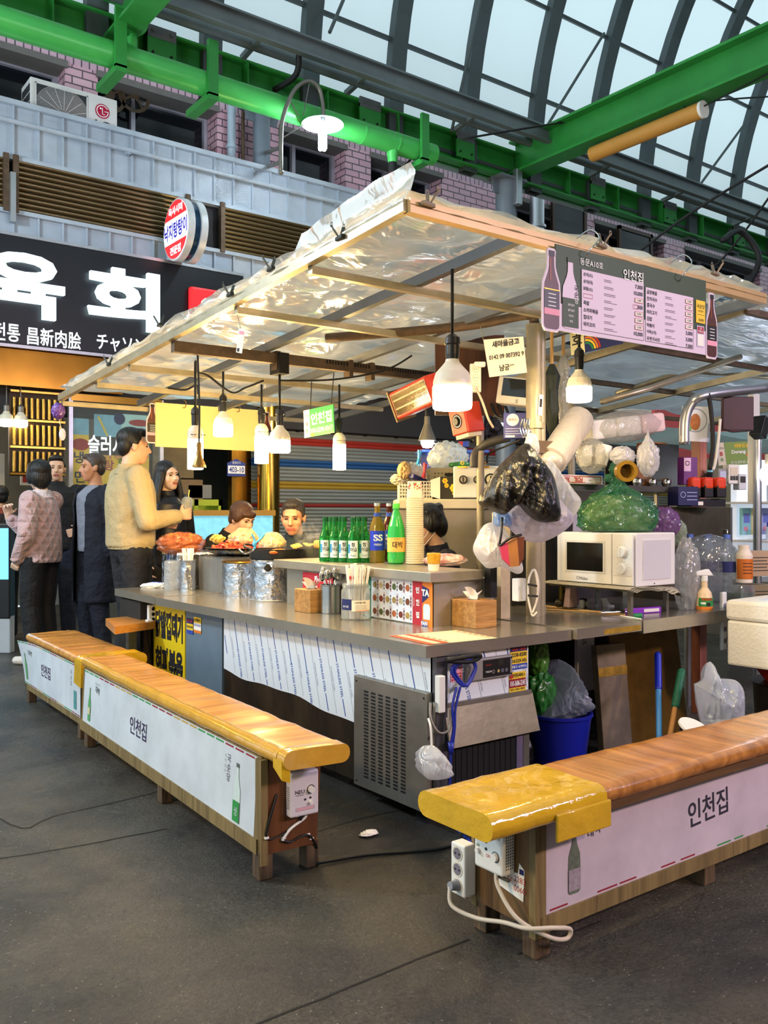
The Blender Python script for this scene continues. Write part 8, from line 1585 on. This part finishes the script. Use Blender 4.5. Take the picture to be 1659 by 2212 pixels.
# two men seated on the far side
p = on_d(446,1140,6.75);person('young man with a brown bowl haircut bowing over his food in a dark coat',p.x,p.y,dirv(.93,-.36),1.70,sk1,'bowl',hair_br,blk_c,dk_c,sit=.48,lean=24,pitch=18,yaw=-16,ra=dict(e=(.26,.12,.74),w=(.15,.33,.80)),la=dict(e=(-.26,.12,.74),w=(-.15,.33,.80)))
p = on_d(642,1140,6.3);person('old man with cropped grey hair in a dark jacket seated behind the steaming pan',p.x,p.y,dirv(-.18,-.98),1.66,sk2,'cropped',hair_g,cloth('deep_teal','#1c2a2e',.2,.4),dk_c,sit=.45,lean=6,pitch=10,yaw=4,fat=1.1,hscale=1.07,ra=dict(e=(.26,.05,.78),w=(.14,.26,.80)),la=dict(e=(-.26,.05,.78),w=(-.14,.26,.80)))
for (px,d,lab) in ((446,6.75,'low stool under the young man bowing over his food'),(642,6.3,'low stool under the old man behind the steaming pan'),(962,5.2,'low stool under the cook behind the bottles')):
    p = on_d(px,1140,d);t = thing('stool',lab,'stool',(p.x,p.y,0));b = B();b.cyl((0,0,.36),(0,0,.395),.16,mat('stool_red','#8c2a24',.4));b.build('seat',t)
    for k in range(4): a = k * PI / 2 + .7;b = B();b.cyl((.13 * math.cos(a),.13 * math.sin(a),0),(.1 * math.cos(a),.1 * math.sin(a),.36),.014,steel_d,n=8);b.build('leg',t)
p = on_d(964,1140,5.2);t,LW,HM,S = person('cook with short black hair and a face mask, seated behind the bottles',p.x,p.y,dirv(-.95,-.30),1.56,sk1,'fluffy',hair_b,cloth('dark_vest','#1d1c2c',.3,.5,30),blk_c,sit=.45,lean=8,pitch=14,female=True,fat=1.1,collar=cloth('scarf_navy','#1c1d34',.5,.6,40),ra=dict(e=(.24,.1,.80),w=(.14,.3,.82)),la=dict(e=(-.24,.1,.80),w=(-.14,.3,.82)))
b = B();G = S @ HM;b.grid(lambda u,v: G @ V((.055 * math.sin((u - .5) * 2.4),.075 + .035 * math.cos((u - .5) * 2.4) - .0,-.115 + .05 * v)),12,6,paper);b.build('face_mask',t);b = B();[b.tube([G @ V(q) for q in ((e * .05,.085,-.07),(e * .07,.04,-.04),(e * .084,-.01,.02),(e * .084,-.02,-.03),(e * .055,.07,-.105))],.0016,paper,5) for e in (-1,1)];b.build('mask_strap',t)
# sliver of a customer at the picture edge
p = on_d(2,1100,8.5);person('customer in dark brown at the very edge of the picture, back turned',p.x,p.y,dirv(-.5,.86),1.47,sk2,'short',hair_b,cloth('umber','#2c2220',.2),blk_c,hem=.8,collar=cloth('rust_red','#8c3a24',.1))
# ================================================================== neighbouring stall at the picture edge
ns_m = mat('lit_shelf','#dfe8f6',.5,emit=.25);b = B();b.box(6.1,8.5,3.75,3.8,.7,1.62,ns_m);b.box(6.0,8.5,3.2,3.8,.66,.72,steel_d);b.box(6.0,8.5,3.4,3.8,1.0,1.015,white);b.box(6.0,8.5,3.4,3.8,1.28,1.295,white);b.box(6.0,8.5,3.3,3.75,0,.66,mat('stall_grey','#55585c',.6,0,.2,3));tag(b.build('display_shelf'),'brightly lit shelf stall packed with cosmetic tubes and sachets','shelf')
lamp('display_light','AREA',(6.6,2.9,1.95),7,(.86,.93,1),.5,(6.5,3.7,1.1))
cols = ['#e8ecf8','#c8d8f4','#e4c8ec','#9adce8','#f0e8b0','#b8c8f8','#f2d4dc']
def goods(z,h,w,n,x0,nm,labs,y=3.5,capc=None,cyl=True):
    for k in range(n):
        b = B();m_ = mat('goods_' + cols[(k + int(z * 50)) % 7][1:],cols[(k + int(z * 50)) % 7],.35)
        if cyl: b.lathe([(w * .42,0),(w * .42,h * .72),(w * .3,h * .76)],m_,12);b.lathe([(w * .3,h * .75),(w * .3,h),(0,h)],mat('goods_cap_' + (capc or 'blue')[:6].strip('#'),capc or '#2430a8',.35),12)
        else: b.box(-w * .46,w * .46,-.012,.012,0,h,m_,.004);b.rect(-w * .3,h * .45,w * .3,h * .8,mat('goods_print','#7a8ce0',.5),frame((0,-.013,0),(1,0,0),(0,0,1)));b.rect(-w * .3,h * .15,w * .1,h * .3,pinkp,frame((0,-.013,0),(1,0,0),(0,0,1)))
        o = b.build(nm);o.location = (x0 + 1.03 + k * w,y,z);tag(o,labs,nm.replace('_',' '),'goods: ' + labs)
goods(1.295,.16,.07,9,5.1,'cosmetic_tube','pale cosmetic tube in the top row of the lit shelf',capc='#dfe6f4')
goods(1.015,.13,.055,10,5.08,'small_bottle','small white bottle with a blue cap on the middle of the lit shelf')
goods(1.05,.2,.13,5,5.1,'sachet','printed sachet hanging at the back of the lit shelf',3.70,cyl=False)
goods(.72,.15,.12,6,5.05,'soap_pack','pale printed soap pack on the bottom of the lit shelf',3.45,cyl=False)
def at_(px,py,d): return on_d(px,py,d)
t = thing('orange_bottle','white pump bottle with an orange label beside the water bottles','bottle',at_(1607,1258,4.9));b = B();b.lathe([(.045,0),(.045,.02),(.04,.08),(.045,.14),(.045,.15),(.03,.18),(.03,.205)],mat('bottle_cream','#e8d8c8',.35),26);b.build('bottle_body',t);b = B();wrap_patch(b,.046,A0 - 1.3,A0 + 1.3,.02,.13,mat('label_amber','#c86a1e',.45));[wrap_patch(b,.0466,A0 - .5,A0 + .7,.05 + .018 * k,.054 + .018 * k,ink) for k in range(4)];b.build('label',t)
t = thing('glass_jar','clear glass jar with a dark lid under the orange labelled bottle','jar',at_(1600,1320,4.8));b = B();b.box(-.06,.06,-.05,.05,0,.14,film('jar_glass','#dfe6e6',.75,.6,.04,.05,4),.012);b.build('jar',t);b = B();b.box(-.05,.05,-.04,.04,.01,.1,mat('jar_stuff','#4a5a4a',.5,0,.5,20));b.build('contents',t)
for k,(px,py,lab,cc) in enumerate(((1640,1245,'tan and red carton standing by the orange labelled bottle','#b89a7a'),(1645,1318,'dark topped tan carton near the styrofoam box','#8a7a5a'))):
    t = thing('carton',lab,'box',at_(px,py,4.95),-20);b = B();b.box(-.06,.09,0,.1,0,.14,mat(f'neigh_carton_{k}',cc,.6,0,.15,8),.002);b.box(-.07,-.06,0,.1,0,.14,mat('maroon_print'));M = frame((0,-.001,0),(1,0,0),(0,0,1));[b.rect(-.04,.03 + .018 * j,.07 - .02 * (j % 2),.034 + .018 * j,ink,M,.001) for j in range(5)];b.build('carton',t)
t = thing('black_bottle','black bottle with a light blue cap behind the orange topped packs','bottle',at_(1534,1052,5.4));b = B();b.lathe([(.034,0),(.035,.005),(.035,.075),(.02,.09)],black,24);b.build('bottle_body',t);b = B();b.lathe([(.021,.088),(.022,.105),(0,.106)],mat('cap_aqua','#7cc8dc',.4),18);b.build('cap',t);b = B();wrap_patch(b,.0355,A0 - .6,A0 + .5,.02,.055,whitep);b.build('label',t)
for k,(px,py,w,h,lab) in enumerate(((1562,1050,.06,.1,'small grey appliance with a screen behind the black bottle'),(1586,1045,.07,.11,'white switch panel with black switches behind the orange packs'),(1605,1058,.05,.09,'pale ticket machine beside the white switch panel'))):
    t = thing('appliance',lab,'appliance',at_(px,py,5.1),-25);b = B();b.box(-w / 2,w / 2,0,.06,0,h,(mat('appl_grey','#8c8f92',.4),white,mat('appl_pale','#cdd2d8',.4))[k],.004);M = frame((0,-.001,0),(1,0,0),(0,0,1));b.rect(-w * .35,h * .45,w * .3,h * .85,(mat('lcd_pale','#b8c4e0',.3),cream,mat('lcd_dark'))[k],M,.001)
    if k == 1: [b.rect(-.025 + j * .017,.02,-.012 + j * .017,.045,black,M,.002) for j in range(3)]
    b.build('housing',t)
t = thing('brown_board','dark maroon square board hung under the bent grey pipe','board',at_(1595,893,5.0),-33);k = 5.0 / FPX;b = B();b.box(-.088,.09,0,.03,-.095,.095,mat('board_maroon','#3c1a20',.5,0,.1,5),.004);b.build('board',t);b = B();b.tube([(-.08,0,-.09),(-.04,-.01,-.105),(.03,-.01,-.1),(.08,0,-.095)],.004,rubber,6);b.build('wire',t)
t = thing('stall_sign','green tangerine stall sign with yellow lettering hung far behind','sign',at_(1592,984,6.2));P = [at_(*p) - t.location for p in ((1568,1006,6.2),(1640,1002,6.2),(1640,952,6.2),(1574,956,6.2))];M = frame(P[0],P[1] - P[0],P[3] - P[0]);w,h = (P[1] - P[0]).length,(P[3] - P[0]).length;b = B();b.box(0,w,0,h,-.006,0,mat('sign_olive','#6f8a3c',.5,emit=.12),0,M);b.text('제주도민',w * .5,h * .82,h * .18,yellow,M,.002,bold=.05);b.text('Dorang',w * .4,h * .55,h * .2,whitep,M,.002,bold=.04);b.text('010.8945.67',w * .45,h * .12,h * .12,whitep,M,.002);b.disc(w * .72,h * .42,h * .13,orange,M,.001,18);b.build('board',t)
t = thing('number_sign','narrow cream stall number sign with a red eight','sign',at_(1562,981,6.1));P = [at_(*p) - t.location for p in ((1553,1006,6.1),(1569,1004,6.1),(1566,956,6.1),(1551,957,6.1))];M = frame(P[0],P[1] - P[0],P[3] - P[0]);w,h = (P[1] - P[0]).length,(P[3] - P[0]).length;b = B();b.box(0,w,0,h,-.004,0,mat('sign_ivory','#e0d8c4',.5),0,M);b.text('8',w * .5,h * .5,h * .2,redp,M,.002,bold=.03);b.text('호',w * .5,h * .25,h * .14,greenp,M,.002,bold=.02);b.text('동문A',w * .5,h * .75,h * .1,ink,M,.002);b.build('board',t)
b = B();b.box(-.035,.035,-.02,.02,-.35,.33,white);o = b.build('white_post');o.location = at_(1628,965,5.6);tag(o,'white painted post standing by the tangerine sign','post')
b = B();b.cyl((0,0,-1.4),(0,0,.4),.025,alu);o = b.build('grey_pole');o.location = at_(1636,900,5.5);o.location.z = 1.4;tag(o,'grey steel pole behind the maroon board','pole')
t = thing('black_speaker','black loudspeaker tilted on the pole behind the maroon board','speaker',at_(1642,922,5.4));b = B();b.box(-.035,.035,-.04,.04,-.07,.06,black,.006,rot('Y',25));b.build('case',t)
t = thing('pendant_bulb','glowing white bulb at the picture edge in front of the lit shelf','light bulb',at_(1660,1025,5.3));b = B();b.ell((0,0,0),(.05,.05,.06),mat('cool_b2','#f4f8ff',.5,emit=9));b.build('bulb',t);b = B();b.cyl((0,0,.05),(0,0,.12),.02,cream);b.build('socket',t)
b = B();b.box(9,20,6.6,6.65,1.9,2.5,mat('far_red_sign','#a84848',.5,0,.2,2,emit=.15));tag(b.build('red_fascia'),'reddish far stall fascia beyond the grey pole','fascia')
b = B();b.box(8,22,5.0,8.6,.0,1.0,mat('far_counter','#6a6258',.6,0,.4,2));tag(b.build('far_counter'),'far row of stall counters seen beyond the lit shelf','counter')
b = B();b.grid(lambda u,v: V((7.5 + 6 * u,4.8 + 1.6 * v,1.95 + .12 * math.sin(v * 3) - .03 * math.sin(u * 20))),30,8,film('far_canopy','#bfe0dc',.1,.3,.3,.4,3));tag(b.build('far_canopy'),'pale green sheet canopy of a farther stall','canopy')
# blue lit signboard and crate at the other edge
lsx = thing('light_sign','glowing blue upright light box sign at the picture edge','sign',on_z(5,1412,.0));c = lsx.location;k = (c.x * .6 + c.y * .8);b = B();wd = 32 / FPX * k
b.box(-.5,wd * .5,0,.12,.30,1.12,black,.01,rot('Z',-36.87));M = frame(V((-.5,-.002,.34)),(1,0,0),(0,0,1));M = rot('Z',-36.87) @ M;b.build('casing',lsx);b = B();b.rect(.02,.30,.5 + wd * .42,.74,mat('screen_blue','#5cc0f0',.5,emit=1.2),M,.0);b.build('light_panel',lsx)
b = B();b.box(-.5,wd * .5,.01,.11,.0,.33,mat('stand_pale','#b8bcc0',.5,0,.15,6),.01,rot('Z',-36.87));b.text('인천',.46,-.16,.1,ink,M,.004,rotz=90) if 0 else None;b.build('stand',lsx)
